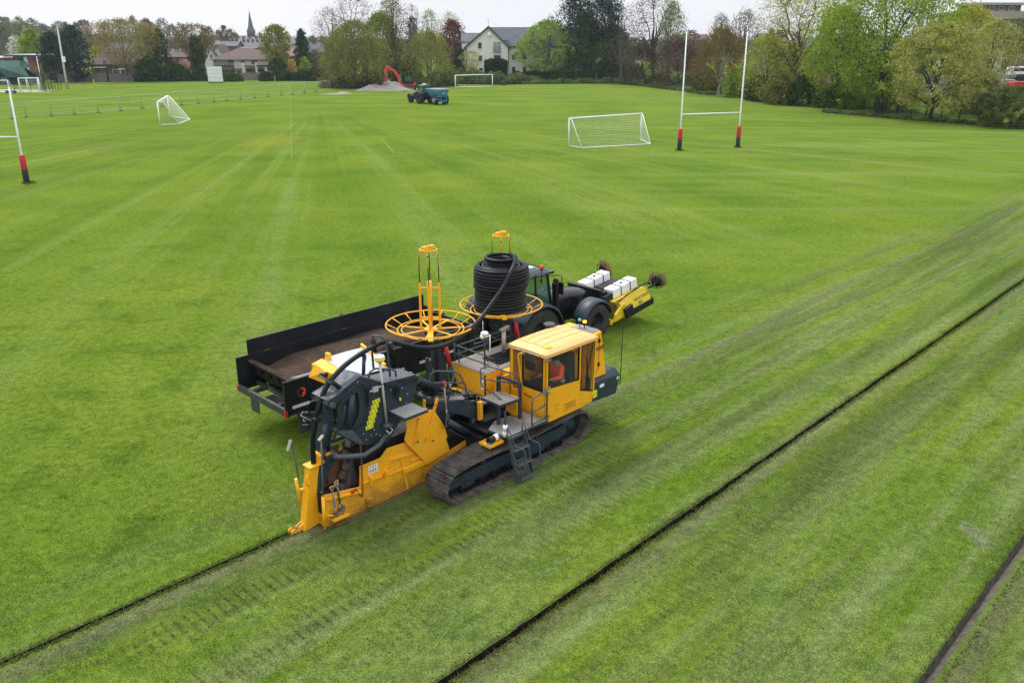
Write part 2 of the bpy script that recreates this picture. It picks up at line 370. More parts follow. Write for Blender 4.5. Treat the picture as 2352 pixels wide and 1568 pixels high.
def grass_mat():
    t = NT('mown_field_grass'); c = t.coord(); col, Y = grass_colour(t, c)
    # white clover and scuffs, then blade scale mottling
    fb = t.noise(c, 27, 5, .72, .25, .75, .38, 1.6); mb = t.noise(c, 4.2, 9, .78, .28, .72, .50, 1.5)
    st5 = t.noise(t.mapping(c, rot=(0, 0, R_(31)), sc_=(1, 2.6, 1)), 13, 5, .75, .25, .75, .62, 1.38)
    fade = t.mr(Y, 20, 70); k = t.mix(t.mr(fade, 0, 1, 1., .55), (1, 1, 1), fb, 'MIX'); col = t.mix(1., col, k, 'MULTIPLY')
    col = t.mix(t.mr(Y, 30, 160, 1., .6), col, t.mix(1., col, mb, 'MULTIPLY')); col = t.mix(t.mr(Y, 20, 90, .9, .3), col, t.mix(1., col, st5, 'MULTIPLY'))
    hue = t.noise(c, 3.4, 5, .7, .3, .7); col = t.mix(t.math('MULTIPLY', hue, .30), col, t.mix(1., col, (.72, 1.02, 1.15), 'MULTIPLY'))
    hb = t.math('ADD', t.noise(c, 34, 5, .75), t.math('MULTIPLY', t.noise(c, 5, 4), .8))
    b = t.bsdf(col, .9, bump=hb, bstr=.6, bdist=.05, spec=.0); return t.m
GRASS = grass_mat()
rng = np.random.default_rng(5)
US = np.concatenate([[-1450, -400, -80], np.arange(-14, 46, .07), [80, 400, 1450]])
def wob(n, amp, k, seed):
    r = np.random.default_rng(seed); a = r.normal(size=n+k); ker = np.hanning(k+2)[1:-1]; ker /= ker.sum()
    return np.convolve(a, ker, 'valid')[:n]*amp*math.sqrt(k)*.6
n = len(US); near = (US > -15) & (US < 47)
def edge(v0, amp, seed): return v0+np.where(near, wob(n, amp, 5, seed)+wob(n, amp*.8, 25, seed+1), 0)
T1L = edge(.115, .009, 1); T1R = edge(-.01, .010, 3)
open1 = US < .35; seam = np.zeros(n); T1L = np.where(open1, T1L, 0); T1R = np.where(open1, T1R, 0)
v2 = np.clip(-5.48+US*.0055, -5.6, -5.1)
T2L = edge(0, .010, 5)+v2+.07; T2R = edge(0, .012, 7)+v2-.07
v3 = np.full(n, -10.97); T3L = edge(0, .008, 9)+v3+.065; T3R = edge(0, .009, 11)+v3-.13
lines = [np.full(n, 1450.), np.full(n, 9.), T1L, T1R, np.full(n, -2.5), T2L, T2R, np.full(n, -8.2), T3L, T3R, np.full(n, -16.), np.full(n, -1450.)]
skip = {2, 5, 8}                     # gaps between these lines are the trenches
V = []; F = []
for L_ in lines: V.append(np.stack([TO.x+US*math.cos(TA)-L_*math.sin(TA), TO.y+US*math.sin(TA)+L_*math.cos(TA), np.zeros(n)], 1))
V = np.concatenate(V)
for i in range(len(lines)-1):
    if i in skip: continue
    a = np.arange(n-1)+i*n; F.append(np.stack([a+n, a+n+1, a+1, a], 1))
g = mesh_np('field', V, np.concatenate(F), GRASS); tag(g, 'mown green playing field around the machines', kind='structure')
def trench(name, EL, ER, sel, depth, mat_, label, fill=None, seed=0):
    if fill: return _fill(name, EL, ER, sel, depth, mat_, label)
    idx = np.where(sel)[0]; m = len(idx); u = US[idx]; r = np.random.default_rng(seed); rows = []
    mid = (EL+ER)[idx]/2; hw = (EL-ER)[idx]/2
    prof = [(1.0, 0.0), (.93, -.06), (1.02, -.16), (.9, -depth*.7), (.75, -depth), (0, -depth*1.02), (-.75, -depth), (-.9, -depth*.7), (-1.02, -.16), (-.93, -.06), (-1.0, 0.0)]
    for k, (a, z) in enumerate(prof):
        vv = mid+hw*a; zz = np.full(m, z)
        if 0 < k < len(prof)-1: vv = vv+r.normal(size=m)*.006; zz = zz+r.normal(size=m)*.012
        if k in (0, len(prof)-1): zz = zz-.001
        rows.append(np.stack([TO.x+u*math.cos(TA)-vv*math.sin(TA), TO.y+u*math.sin(TA)+vv*math.cos(TA), zz], 1))
    V = np.concatenate(rows); F = []
    for k in range(len(prof)-1):
        a = np.arange(m-1)+k*m; F.append(np.stack([a, a+1, a+m+1, a+m], 1))
    o = mesh_np(name, V, np.concatenate(F), mat_); tag(o, label, kind='structure'); return o
def _fill(name, EL, ER, sel, depth, mat_, label):
    idx = np.where(sel)[0]; m = len(idx); u = US[idx]; r = np.random.default_rng(4); rows = []
    for k, (a, z) in enumerate([(0, 0), (.02, -depth*.6), (.10, -depth), (.3, -depth*.75), (.5, -depth*.42), (.75, -depth*.2), (1, -.004)]):
        vv = EL[idx]*(1-a)+ER[idx]*a; zz = np.full(m, z)+(r.normal(size=m)*.007 if 0 < k < 6 else 0)
        rows.append(np.stack([TO.x+u*math.cos(TA)-vv*math.sin(TA), TO.y+u*math.sin(TA)+vv*math.cos(TA), zz-.001], 1))
    V = np.concatenate(rows); F = np.concatenate([np.stack([np.arange(m-1)+k*m, np.arange(m-1)+k*m+1, np.arange(m-1)+k*m+m+1, np.arange(m-1)+k*m+m], 1) for k in range(6)])
    o = mesh_np(name, V, F, mat_); tag(o, label, kind='structure'); return o
nr = (US > -15) & (US < 47)
trench('trench', T1L, T1R, nr & (US < .42), .5, SOILD, 'freshly cut narrow trench ending behind the yellow trencher', seed=1)
trench('trench', T2L, T2R, nr, .5, SOILD, 'long open narrow trench crossing the grass diagonally', seed=2)
GRAVEL = soil_mat('grey_brown_grit', (.085, .074, .058), (.19, .168, .135), 7)
trench('trench', T3L, T3R, nr, .17, GRAVEL, 'trench at bottom right corner backfilled with grey grit', fill=True)
# crumbs of soil and turf fringe along the trench edges
def crumbs():
    r = np.random.default_rng(3); V = []; F = []
    cube = np.array([[-1, -1, -1], [1, -1, -1], [1, 1, -1], [-1, 1, -1], [-1, -1, 1], [1, -1, 1], [1, 1, 1], [-1, 1, 1]], float)
    q = np.array([[3, 2, 1, 0], [4, 5, 6, 7], [0, 1, 5, 4], [1, 2, 6, 5], [2, 3, 7, 6], [3, 0, 4, 7]]); k = 0
    for (u0, u1, v0, off, num) in ((-13, .3, .05, -.06, 700), (-13, 40, -5.45, -.12, 2200), (-13, 40, -5.45, .12, 300), (-13, 30, -10.97, -.20, 1500)):
        u = r.uniform(u0, u1, num); vv = v0+off+(u*.0055 if -6 < v0 < -4 else 0)+np.abs(r.normal(size=num))*.06*(-1 if off < 0 else 1)
        for i in range(num):
            s = r.uniform(.003, .010); A = r.normal(size=(3, 3))*.25+np.eye(3)
            p = tw(u[i], vv[i], s*.5); V.append((cube*s)@A+np.array(p)); F.append(q+k*8); k += 1
    o = mesh_np('soil_crumbs', np.concatenate(V), np.concatenate(F), SOIL); tag(o, 'crumbs of brown soil spilled along the trench edges', 'soil', kind='stuff')
crumbs()
def blades(name, P, L, W, mat_, label, lean=.6, seed=1):
    r = np.random.default_rng(seed); n = len(P); L = L*r.uniform(.5, 1.3, n); a = r.uniform(0, 2*math.pi, n); la = r.uniform(0, 2*math.pi, n); le = np.abs(r.normal(size=n))*lean
    d = np.stack([np.cos(a), np.sin(a), np.zeros(n)], 1)*(W/2*r.uniform(.6, 1.3, n))[:, None]
    tip = P+np.stack([np.cos(la)*le*L, np.sin(la)*le*L, L], 1); mid = P+np.stack([np.cos(la)*le*L*.35, np.sin(la)*le*L*.35, L*.6], 1)
    V = np.stack([P-d, P+d, mid+d*.7, tip, mid-d*.7], 1).reshape(-1, 3); F = np.arange(n*5).reshape(n, 5)
    o = mesh_np(name, V, F, mat_); tag(o, label, 'grass', kind='stuff'); return o
def blade_mat():
    t = NT('grass_blades'); g = t.n('ShaderNodeNewGeometry'); rp = t.n('ShaderNodeValToRGB'); t.l(g.outputs['Random Per Island'], rp.inputs[0])
    e = rp.color_ramp.elements; e[0].color = (.50, .58, .55, 1); e[1].color = (1.75, 1.5, 2.2, 1)
    for p, c_ in ((.35, (.85, .92, .8)), (.65, (1.12, 1.12, 1.1)), (.9, (1.4, 1.3, 1.5))):
        x = rp.color_ramp.elements.new(p); x.color = (*c_, 1)
    col, Y = grass_colour(t, t.coord()); col = t.mix(1., col, rp.outputs[0], 'MULTIPLY'); col = t.mix(1., col, (1.22, 1.22, 1.22), 'MULTIPLY')
    d = t.n('ShaderNodeBsdfDiffuse'); tr = t.n('ShaderNodeBsdfTranslucent'); mx = t.n('ShaderNodeMixShader'); mx.inputs[0].default_value = .3
    t.l(col, d.inputs[0]); t.l(col, tr.inputs[0]); t.l(d.outputs[0], mx.inputs[1]); t.l(tr.outputs[0], mx.inputs[2]); t.l(mx.outputs[0], t.o.inputs[0]); return t.m
BLADE = blade_mat()
def grass_field():
    r = np.random.default_rng(8); Pn = []
    N = 640000                        # density falls with distance
    y = 5.5+(r.random(N)**1.5)*35; hw_ = y*.60+7; x = (r.random(N)*2-1)*hw_
    P = np.stack([x, y, np.zeros(N)], 1)
    dx = x-TO.x; dy = y-TO.y; u = dx*math.cos(TA)+dy*math.sin(TA); v = -dx*math.sin(TA)+dy*math.cos(TA)
    ok = ~((np.abs(v-.05) < .085) & (u < .4)) & ~(np.abs(v+5.48-u*.0055) < .10) & ~((v > -11.18) & (v < -10.85))
    ok &= ~((u > 2.8) & (u < 7.8) & (np.abs(v) < 1.7)) & ~((u > .3) & (u < 4.) & (np.abs(v) < .36))
    cl = (r.random(N) > (y-15)/24) & (r.random(N) > (np.abs(x)-hw_+4.5)/4.5) & (r.random(N) < (.35+.65*(np.sin(x*2.1+np.sin(y*1.7)*2)*np.sin(y*2.6+np.sin(x*1.3)*2) > -.1)))
    P = P[ok & cl]; L = np.full(len(P), .030)*np.clip(.8+P[:, 1]/60, .8, 1.4)
    blades('field_grass', P, L, .011, BLADE, 'short green grass blades of the field around the trenches', seed=2)
    E = []
    for (vv, u0, u1, num) in ((T1L, -13.5, .3, 3000), (T1R, -13.5, .3, 3800), (T2L, -13.5, 42, 9000), (T2R, -13.5, 42, 11000), (T3L, -13.5, 30, 5000)):
        u = r.uniform(u0, u1, num); e = np.interp(u, US, vv)
        side = 1 if (vv is T1L or vv is T2L or vv is T3L) else -1
        v = e+side*np.abs(r.normal(size=num))*.03; E.append(np.stack([TO.x+u*math.cos(TA)-v*math.sin(TA), TO.y+u*math.sin(TA)+v*math.cos(TA), np.zeros(num)], 1))
    E = np.concatenate(E); blades('turf_fringe', E, np.full(len(E), .05), .012, BLADE, 'ragged turf fringe hanging over the cut trench edges', lean=1.1, seed=4)
grass_field()
# faint white pitch lines, thin sheets lying on the grass
LINE = paint('faded_pitch_line', (.125, .172, .030), .9, damt=.9, dirt=(.10, .155, .018), dscale=.8)
LINEY = paint('bleached_strip', (.30, .33, .06), .9, damt=.3, dirt=(.18, .22, .03))
def line(pts, wd, label, m=LINE):
    q = M()
    for a, b in zip(pts[:-1], pts[1:]):
        a = gp(*a, .004); b = gp(*b, .004); d = (b-a).normalized(); s = Vector((-d.y, d.x, 0))*wd/2
        q.quad(a-s, b-s, b+s, a+s)
    o = q.build('pitch_line', m, fix=False); tag(o, label, kind='structure')
line([(666, 225), (668, 280), (670, 365)], .06, 'faint white touchline on the left part of the pitch')
line([(670, 363), (705, 364)], .06, 'short faint line at the near end of the touchline')
line([(1290, 339), (1080, 346), (940, 348)], .06, 'faint white goal line left of the netted goal')
line([(876, 318), (905, 352)], .10, 'faint slanting white mark on the pitch')
line([(300, 232), (520, 220)], .55, 'bleached yellow strip of the cricket square', LINEY)
line([(160, 198.5), (330, 195.5), (620, 187), (745, 183)], .35, 'pale boundary path edging the far field', paint('pale_path', (.26, .25, .23), .9, damt=.3))
# ================================================================ trencher (local x = travel direction, y = away from camera, z = up)
TR = thing('tracked_trencher', 'yellow and slate grey tracked trencher cutting the narrow trench, with cab and digging boom', 'trencher', TO, TA)
def sticker(p, w, h, parent, plane='y', m=STICK, marks=True, tilt=0):
    """thin decal on a face looking towards -y, with small black pictograms"""
    q = M(); x, y, z = p
    rot = Matrix.Rotation(tilt, 4, 'Y')
    q.m(0).box(x, x+w, y-.004, y, z, z+h, rot=rot.to_3x3(), piv=(x, y, z))
    if marks:
        n = max(2, round(w/h*1.1)); cw = w/n
        for i in range(n):
            cx = x+cw*(i+.5); s = min(cw, h)*.34; cz = z+h*.48
            tri = [(cx-s, cz-s*.8), (cx+s, cz-s*.8), (cx, cz+s)]; tin = [(cx-s*.55, cz-s*.55), (cx+s*.55, cz-s*.55), (cx, cz+s*.5)]
            pv = Vector((x, y, z)); r3 = rot.to_3x3()
            for poly, dy, mm in ((tri, -.006, 1), (tin, -.008, 0)) if i % 2 == 0 else (([(cx-s*.8, cz-.2*s), (cx+s*.3, cz-.2*s), (cx+s*.3, cz-s*.6), (cx+s*.9, cz+.1*s), (cx+s*.3, cz+s*.7), (cx+s*.3, cz+.25*s), (cx-s*.8, cz+.25*s)], -.006, 1),):
                q.m(mm).add([r3 @ (Vector((a, y+dy, b))-pv)+pv for a, b in poly], [tuple(range(len(poly)))])
    return q.build('warning_sticker', [m, INK], parent, fix=False)

# ---- crawler tracks
def track_path(n=300):
    """closed side profile (x, z) of the belt"""
    c1, r1, c2, r2 = (3.27, .375), .365, (7.35, .43), .40
    pts = []
    for i in range(40):
        a = R_(270-180*i/39*.99); pts.append((c1[0]+r1*math.cos(a), c1[1]+r1*math.sin(a)))
    for i in range(1, 40):
        f = i/40; x = c1[0]+(c2[0]-c1[0])*f; pts.append((x, (c1[1]+r1)*(1-f)+(c2[1]+r2)*f-.03*math.sin(math.pi*f)+.05*math.sin(math.pi*min(1, f*2.4))))
    for i in range(40):
        a = R_(90-180*i/39*.96); pts.append((c2[0]+r2*math.cos(a), c2[1]+r2*math.sin(a)))
    for i in range(1, 30):
        f = i/30; x0 = 7.2; x = x0+(c1[0]-x0)*f; pts.append((x, .012))
    pts = np.array(pts); pts = np.vstack([pts, pts[:1]]); d = np.r_[0, np.cumsum(np.hypot(*np.diff(pts, axis=0).T))]
    return pts, d
def make_track(y0, y1):
    root_m = M(); pts, d = track_path(); N = int(d[-1]/.19); L_ = d[-1]/N
    for i in range(N):
        s0 = i*L_; s1 = s0+L_*.93
        a = Vector((np.interp(s0, d, pts[:, 0]), 0, np.interp(s0, d, pts[:, 1]))); b = Vector((np.interp(s1, d, pts[:, 0]), 0, np.interp(s1, d, pts[:, 1])))
        t = (b-a).normalized(); nrm = Vector((-t.z, 0, t.x)); j = random.uniform(-.004, .004)
        def P(s, h, y): p = a+t*s+nrm*h; return (p.x, y, p.z)
        l = (b-a).length
        root_m.hexa([P(0, 0, y0+j), P(l, 0, y0+j), P(l, 0, y1), P(0, 0, y1)], [P(0, .022, y0+j), P(l, .018, y0+j), P(l, .018, y1), P(0, .022, y1)])
        for s, hh in ((.008, .058), (l*.36, .050), (l*.70, .050)):
            root_m.hexa([P(s, .018, y0+j), P(s+.022, .018, y0+j), P(s+.022, .018, y1), P(s, .018, y1)], [P(s+.004, hh, y0+j), P(s+.016, hh, y0+j), P(s+.016, hh, y1), P(s+.004, hh, y1)])
    return root_m
TRACKM = soil_mat('muddy_track_steel', (.060, .052, .046), (.21, .185, .165), 4)
random.seed(4)
def sidegear(y0, y1, s):
    tb = make_track(y0, y1).build('crawler_track', TRACKM, TR)
    q = M(); o = y0+.05 if s < 0 else y0+.1                           # track frame beam with sloping soil-covered shelf
    ya, yb = (y0+.20, y1-.1) if s < 0 else (y0+.06, y1-.1)
    q.prism([(2.98, .27), (7.05, .27), (7.1, .42), (6.98, .56), (3.0, .50)], ya, ya+.26)
    q.box(3.2, 7.0, ya+.1, yb, .14, .46); q.box(3.5, 3.9, ya+.02, yb, .14, .27); q.box(5.8, 6.3, ya+.02, yb, .14, .27)
    for x in (4.15, 5.05, 5.95): q.box(x, x+.12, ya+.02, yb, .5, .72)
    q.build('track_frame', SLATE, tb, bev=.012)
    r = M()
    for i in range(26): r.box(3.5+i*.135, 3.56+i*.135, ya-.005, ya+.12, .055, .135+.03*(i % 2))
    for x in np.linspace(3.75, 6.85, 8): r.lathe([(0, 0), (.13, 0), (.13, .22), (0, .22)], (x, ya+.03, .17), 'y', 16)
    r.build('track_roller', BLACK, tb)
    for x, z, rr in ((3.27, .375, .31), (7.35, .43, .34)):
        h = M(); h.lathe([(0, -.02), (.13, -.02), (.15, 0), (.15, .03), (rr, .03), (rr, .2), (0, .2)], (x, ya+.06, z), 'y', 28)
        for k in range(10):
            a = k*math.pi/5; h.cyl((x+.1*math.cos(a), ya+.035, z+.1*math.sin(a)), (x+.1*math.cos(a), ya+.065, z+.1*math.sin(a)), .012, 6)
        h.build('sprocket' if x > 5 else 'idler_wheel', SLATE, tb)
    so_ = M(); rr = random.Random(3)
    n = 46
    for i in range(n):
        x0 = 3.25+i*.08; z = .5+rr.uniform(.0, .05); so_.hexa([(x0, ya+.08, .49), (x0+.085, ya+.08, .49), (x0+.085, yb, .49), (x0, yb, .49)], [(x0, ya+.1, .5+rr.uniform(0, .02)), (x0+.085, ya+.1, .5+rr.uniform(0, .02)), (x0+.085, yb, z+.08), (x0, yb, z+.08)])
    so_.build('packed_soil', SOILD, tb); return tb
sidegear(-1.60, -.90, -1); sidegear(.90, 1.60, 1)
# ---- chassis between the tracks
q = M(); q.box(4.6, 8.3, -.86, .86, .42, .86); q.box(5.9, 8.9, -1.25, 1.2, .84, .93); q.box(4.9, 5.9, -.7, .8, .86, 1.12)
q.box(4.72, 5.9, -.98, .9, .93, 1.0); q.prism([(4.5, .5), (4.95, .5), (4.95, 1.2), (4.7, 1.3), (4.55, 1.0)], .15, .45)
q.build('chassis', BLACK, TR, bev=.015)
# ---- engine housing
eh = M(); eh.box(5.62, 6.14, -.04, 1.16, 1.33, 1.93); eh.box(6.16, 8.55, -.28, 1.16, 1.33, 1.93)
EH = eh.build('engine_housing', YEL, TR, bev=.02)
q = M(); q.box(5.60, 8.57, -.04, 1.18, 1.933, 1.955); q.build('housing_roof_deck', paint('dusty_deck_paint', (.25, .225, .19), .7, damt=.45, dirt=(.16, .14, .11)), EH, bev=.006)
q = M()
q.box(6.28, 7.9, .16, .78, 1.957, 1.985)
for i in range(19): q.bar((6.34+i*.08, .2, 1.99), (6.42+i*.08, .74, 1.99), .018, .03)
q.build('radiator_grille', BLACK, EH)
q = M(); q.box(5.615, 5.62, .05, .14, 1.5, 1.62); q.box(5.615, 5.62, .05, .14, 1.68, 1.8); build_each(q, 'label_plate', PLASTW, EH, 0)
q = M(); q.box(5.607, 5.615, -.02, .03, 1.36, 1.9); q.build('door_gap', BLACK, EH)
# handrails of the housing deck
def rail(pts_list, r=.019, name='handrail', m=SLATEL, parent=None):
    q = M()
    for pts in pts_list: q.tube(pts, r, 7)
    return q.build(name, m, parent or TR)
rail([[(5.66, 1.14, 1.93), (5.66, 1.14, 2.45)], [(5.66, .98, 1.93), (5.66, .98, 2.32)], [(5.66, 1.1, 2.38), (7.9, 1.1, 2.38)], [(5.66, 1.1, 2.16), (7.9, 1.1, 2.16)], [(7.9, 1.1, 1.95), (7.9, 1.1, 2.38)], [(6.8, 1.1, 1.95), (6.8, 1.1, 2.38)],
      [(5.7, 1.08, 2.38), (5.7, -.02, 2.38), (5.72, -.2, 2.36)], [(5.7, 1.08, 2.16), (5.7, -.02, 2.16)]])
# ---- cab
CX0, CX1, CY0, CY1, CZ0, CZ1 = 6.15, 8.03, -1.50, -.32, .90, 2.66
cb = M()
# lower shell, with window openings left free above
cb.prism([(CX0, CZ0), (7.55, CZ0), (7.94, CZ0+.10), (CX1-.02, 1.22), (7.46, 1.38), (7.46, 1.66), (7.40, 1.70), (6.26, 1.80), (CX0, 1.82)], CY0, CY0+.05)   # near side lower panel
cb.prism([(CX0, CZ0), (CX1, CZ0), (CX1, CZ1), (CX0, CZ1)], CY1-.05, CY1)                                  # far side
cb.box(CX0, CX1, CY0+.05, CY1-.05, CZ0, CZ0+.08)
cb.box(CX1-.05, CX1, CY0+.3, CY1-.05, CZ0, CZ1)                                                            # front wall
for x0, x1 in ((CX0, CX0+.10), (7.385, 7.47)): cb.prism([(x0, 1.66), (x1, 1.66), (x1, CZ1), (x0, CZ1)], CY0, CY0+.06)
cb.prism([(7.93, 1.2), (CX1, 1.2), (CX1+.02, CZ1), (7.985, CZ1)], CY0, CY0+.07)
cb.prism([(CX0, 2.585), (7.98, 2.60), (7.98, CZ1), (CX0, CZ1)], CY0, CY0+.05)
# rear (boom side) wall strips around the door glass
cb.box(CX0, CX0+.05, CY0, -.72, CZ0, 1.72); cb.box(CX0, CX0+.05, CY0, CY0+.09, 1.6, CZ1); cb.box(CX0, CX0+.05, -.74, -.68, CZ0, CZ1); cb.box(CX0, CX0+.05, -.42, CY1, CZ0, CZ1)
cb.box(CX0, CX0+.05, CY0, CY1, 2.57, CZ1); cb.box(CX0, CX0+.05, -.7, -.4, CZ0, 1.55)
CAB = cb.build('cab', YEL, TR, bev=.012)
# roof with rounded crown and pressed grooves
rf = M(); nx, ny = 24, 14
def roofz(a, b): e = max(abs(a)**7, abs(b)**7); return CZ1+.055+.085*(1-.45*a*a)*(1-e*.85)-.02*b*b-.03*e
X0, X1, Y0_, Y1_ = CX0-.05, CX1+.07, CY0-.05, CY1+.05
vs = []; fs = []
for i in range(nx+1):
    for j in range(ny+1):
        a = -1+2*i/nx; b = -1+2*j/ny; vs.append(((X0+X1)/2+(X1-X0)/2*a*(1-.03*abs(b)**8), (Y0_+Y1_)/2+(Y1_-Y0_)/2*b*(1-.05*abs(a)**8), roofz(a, b)))
for i in range(nx):
    for j in range(ny): k = i*(ny+1)+j; fs.append((k, k+ny+1, k+ny+2, k+1))
rf.add(vs, fs, True)
edge_ids = [i*(ny+1) for i in range(nx+1)]+[nx*(ny+1)+j for j in range(1, ny+1)]+[(nx-i)*(ny+1)+ny for i in range(1, nx+1)]+[ny-j for j in range(1, ny)]
ring_v = [vs[i] for i in edge_ids]; low = [(x, y, CZ1-.065) for x, y, z in ring_v]; m_ = len(ring_v)
rf.add(ring_v+low, [(i, (i+1) % m_, m_+(i+1) % m_, m_+i) for i in range(m_)]); rf.add(low, [tuple(range(m_))])
ROOF = rf.build('cab_roof', YELROOF, CAB)
gr = M(); GROOVE = paint('roof_groove_shadow', (.45, .20, .04), .6, damt=.1)
for y in (-1.18, -.91, -.64):
    gr.tube([((X0+X1)/2+(X1-X0)/2*a, y, roofz(a, (y-(Y0_+Y1_)/2)/((Y1_-Y0_)/2))+.001) for a in np.linspace(-.72, .72, 12)], .007, 5)
gr.tube([((X0+X1)/2+(X1-X0)/2*-.76, y, roofz(-.76, (y-(Y0_+Y1_)/2)/((Y1_-Y0_)/2))+.001) for y in np.linspace(-1.4, -.45, 12)], .007, 5)
gr.build('roof_groove', GROOVE, ROOF)
q = M(); q.lathe([(0, .02), (.10, .018), (.115, 0), (.115, -.02)], (6.42, -1.30, roofz(-.72, -.6)+.006), 'z', 24); q.build('roof_disc', paint('roof_disc_yellow', (.9, .50, .03), .4, damt=.05), ROOF)
q = M()
for y in (-1.28, -1.08, -.88, -.66): q.box(CX0-.075, CX0-.01, y-.085, y+.075, 2.60, 2.64, rot=Matrix.Rotation(R_(-14), 3, 'Y'))
build_each(q, 'work_lamp', STEEL, ROOF, .006)
# glazing
gl = M(); gl.prism([(6.25, 1.80), (7.39, 1.70), (7.39, 2.59), (6.25, 2.59)], CY0+.02, CY0+.028); gl.build('side_window', GLASS, CAB)
gl = M(); gl.prism([(7.47, 1.40), (7.94, 1.24), (7.99, 2.60), (7.47, 2.55)], CY0+.02, CY0+.028); gl.build('corner_window', GLASS, CAB)
gl = M(); gl.box(CX0+.02, CX0+.027, CY0+.09, -.74, 1.72, 2.57); gl.box(CX0+.02, CX0+.027, -.68, -.42, 1.55, 2.57); gl.build('rear_window', GLASS, CAB)
q = M()                                   # black gaskets
def gasket(q, poly, y0, y1, w_=.03):
    c_ = np.mean(poly, 0); inner = [tuple(np.array(p)+(c_-np.array(p))/np.linalg.norm(c_-np.array(p))*w_*1.4) for p in poly]; n = len(poly)
    for i in range(n):
        a, b, c2, d2 = poly[i], poly[(i+1) % n], inner[(i+1) % n], inner[i]; q.prism([a, b, c2, d2], y0, y1)
gasket(q, [(6.24, 1.79), (7.40, 1.69), (7.40, 2.60), (6.24, 2.60)], CY0-.006, CY0+.03); gasket(q, [(7.46, 1.38), (7.95, 1.22), (8.0, 2.62), (7.46, 2.57)], CY0-.006, CY0+.03)
for (a, b) in ((CY0+.08, CY0+.115), (-.765, -.73)): q.box(CX0-.006, CX0+.03, a, b, 1.71, 2.58)
q.box(CX0-.006, CX0+.03, CY0+.08, -.73, 2.55, 2.585); q.box(CX0-.006, CX0+.03, CY0+.08, -.73, 1.70, 1.735)
q.build('window_seal', BLACK, CAB)
q = M()
for z in (2.50, 1.80, 1.66, 1.06): q = M(); q.box(CX0-.03, CX0+.16, CY0-.03, CY0+.01, z, z+.05); q.cyl((CX0-.02, CY0-.02, z-.03), (CX0-.02, CY0-.02, z+.08), .014); q.build('door_hinge', STEEL, CAB, bev=.005)
q = M(); q.tube([(CX0-.03, -.80, 1.62), (CX0-.08, -.82, 1.66), (CX0-.10, -.78, 2.0), (CX0-.10, -.70, 2.5), (CX0-.08, -.75, 2.56), (CX0-.03, -.86, 2.56)], .022, 8); q.build('grab_handle', YEL, CAB)
q = M(); q.tube([(CX0-.01, -1.08, 1.50), (CX0-.05, -1.06, 1.50), (CX0-.05, -.86, 1.52), (CX0-.01, -.84, 1.52)], .012, 6); q.build('door_handle', BLACK, CAB)
q = M(); q.m(0).box(6.84, 7.30, CY0-.012, CY0, 1.02, 1.24)
for i in range(6):
    for j in range(5): q.m(1).box(6.88+j*.08, 6.945+j*.08, CY0-.016, CY0-.011, 1.05+i*.03, 1.062+i*.03)
q.m(1)
for x in (6.85, 7.07, 7.28):
    for z in (1.03, 1.225): q.lathe([(0, -.005), (.009, -.004), (.009, 0)], (x, CY0-.012, z), 'y', 6)
q.build('louvre_panel', [YEL, RUST], CAB)
q = M()
for x, z in ((7.52, 1.0), (7.62, 1.0), (7.74, 1.0), (7.88, 1.04), (7.9, 1.14), (7.50, 1.28), (7.52, 1.14)): q.lathe([(0, -.005), (.012, -.004), (.012, 0)], (x, CY0, z), 'y', 8)
build_each(q, 'panel_bolt', RUST, CAB, 0)
sticker((6.53, CY0-.001, 1.24), .13, .075, CAB, m=YEL); sticker((6.53, CY0-.001, 1.12), .13, .075, CAB, m=YEL)
text('5', .07, CAB, (8.125, -1.402, 2.12), (R_(90), 0, 0), INK)
q = M(); q.tube([(7.9, CY0-.02, 2.5), (7.78, CY0-.035, 2.2), (7.66, CY0-.03, 1.75)], .012, 6); q.bar((7.72, CY0-.03, 1.55), (7.64, CY0-.03, 2.25), .012, .03); q.build('wiper', BLACK, CAB)
# inside the cab
q = M(); q.box(7.15, 7.62, -1.22, -.72, 1.28, 1.45); q.prism([(7.42, 1.42), (7.66, 1.42), (7.60, 2.30), (7.45, 2.36), (7.30, 2.30), (7.28, 1.9)], -1.20, -.76); q.build('driver_seat', SEAT, CAB, bev=.05)
q = M(); q.box(6.55, 6.9, -1.36, -1.22, 1.30, 1.66); q.box(6.55, 6.9, -.72, -.58, 1.30, 1.66); q.box(6.2, 6.38, -1.1, -.6, 1.0, 1.75); q.cyl((6.62, -1.29, 1.66), (6.60, -1.28, 1.78), .018); q.cyl((6.62, -.65, 1.66), (6.60, -.66, 1.78), .018); q.box(6.45, 6.5, -.86, -.56, 2.0, 2.2); q.build('control_console', BLACK, CAB, bev=.01)
q = M()
for i in range(9):
    for j in range(7): q.m(1).bar((7.0+i*.09, CY1-.056, 2.05+j*.07), (7.05+i*.09, CY1-.056, 2.09+j*.07), .008)
q.m(0).box(6.62, 6.95, CY1-.07, CY1-.051, 2.0, 2.42); q.build('inner_panel', [paint('grey_plate', (.25, .27, .27), .5), BLACK], CAB)
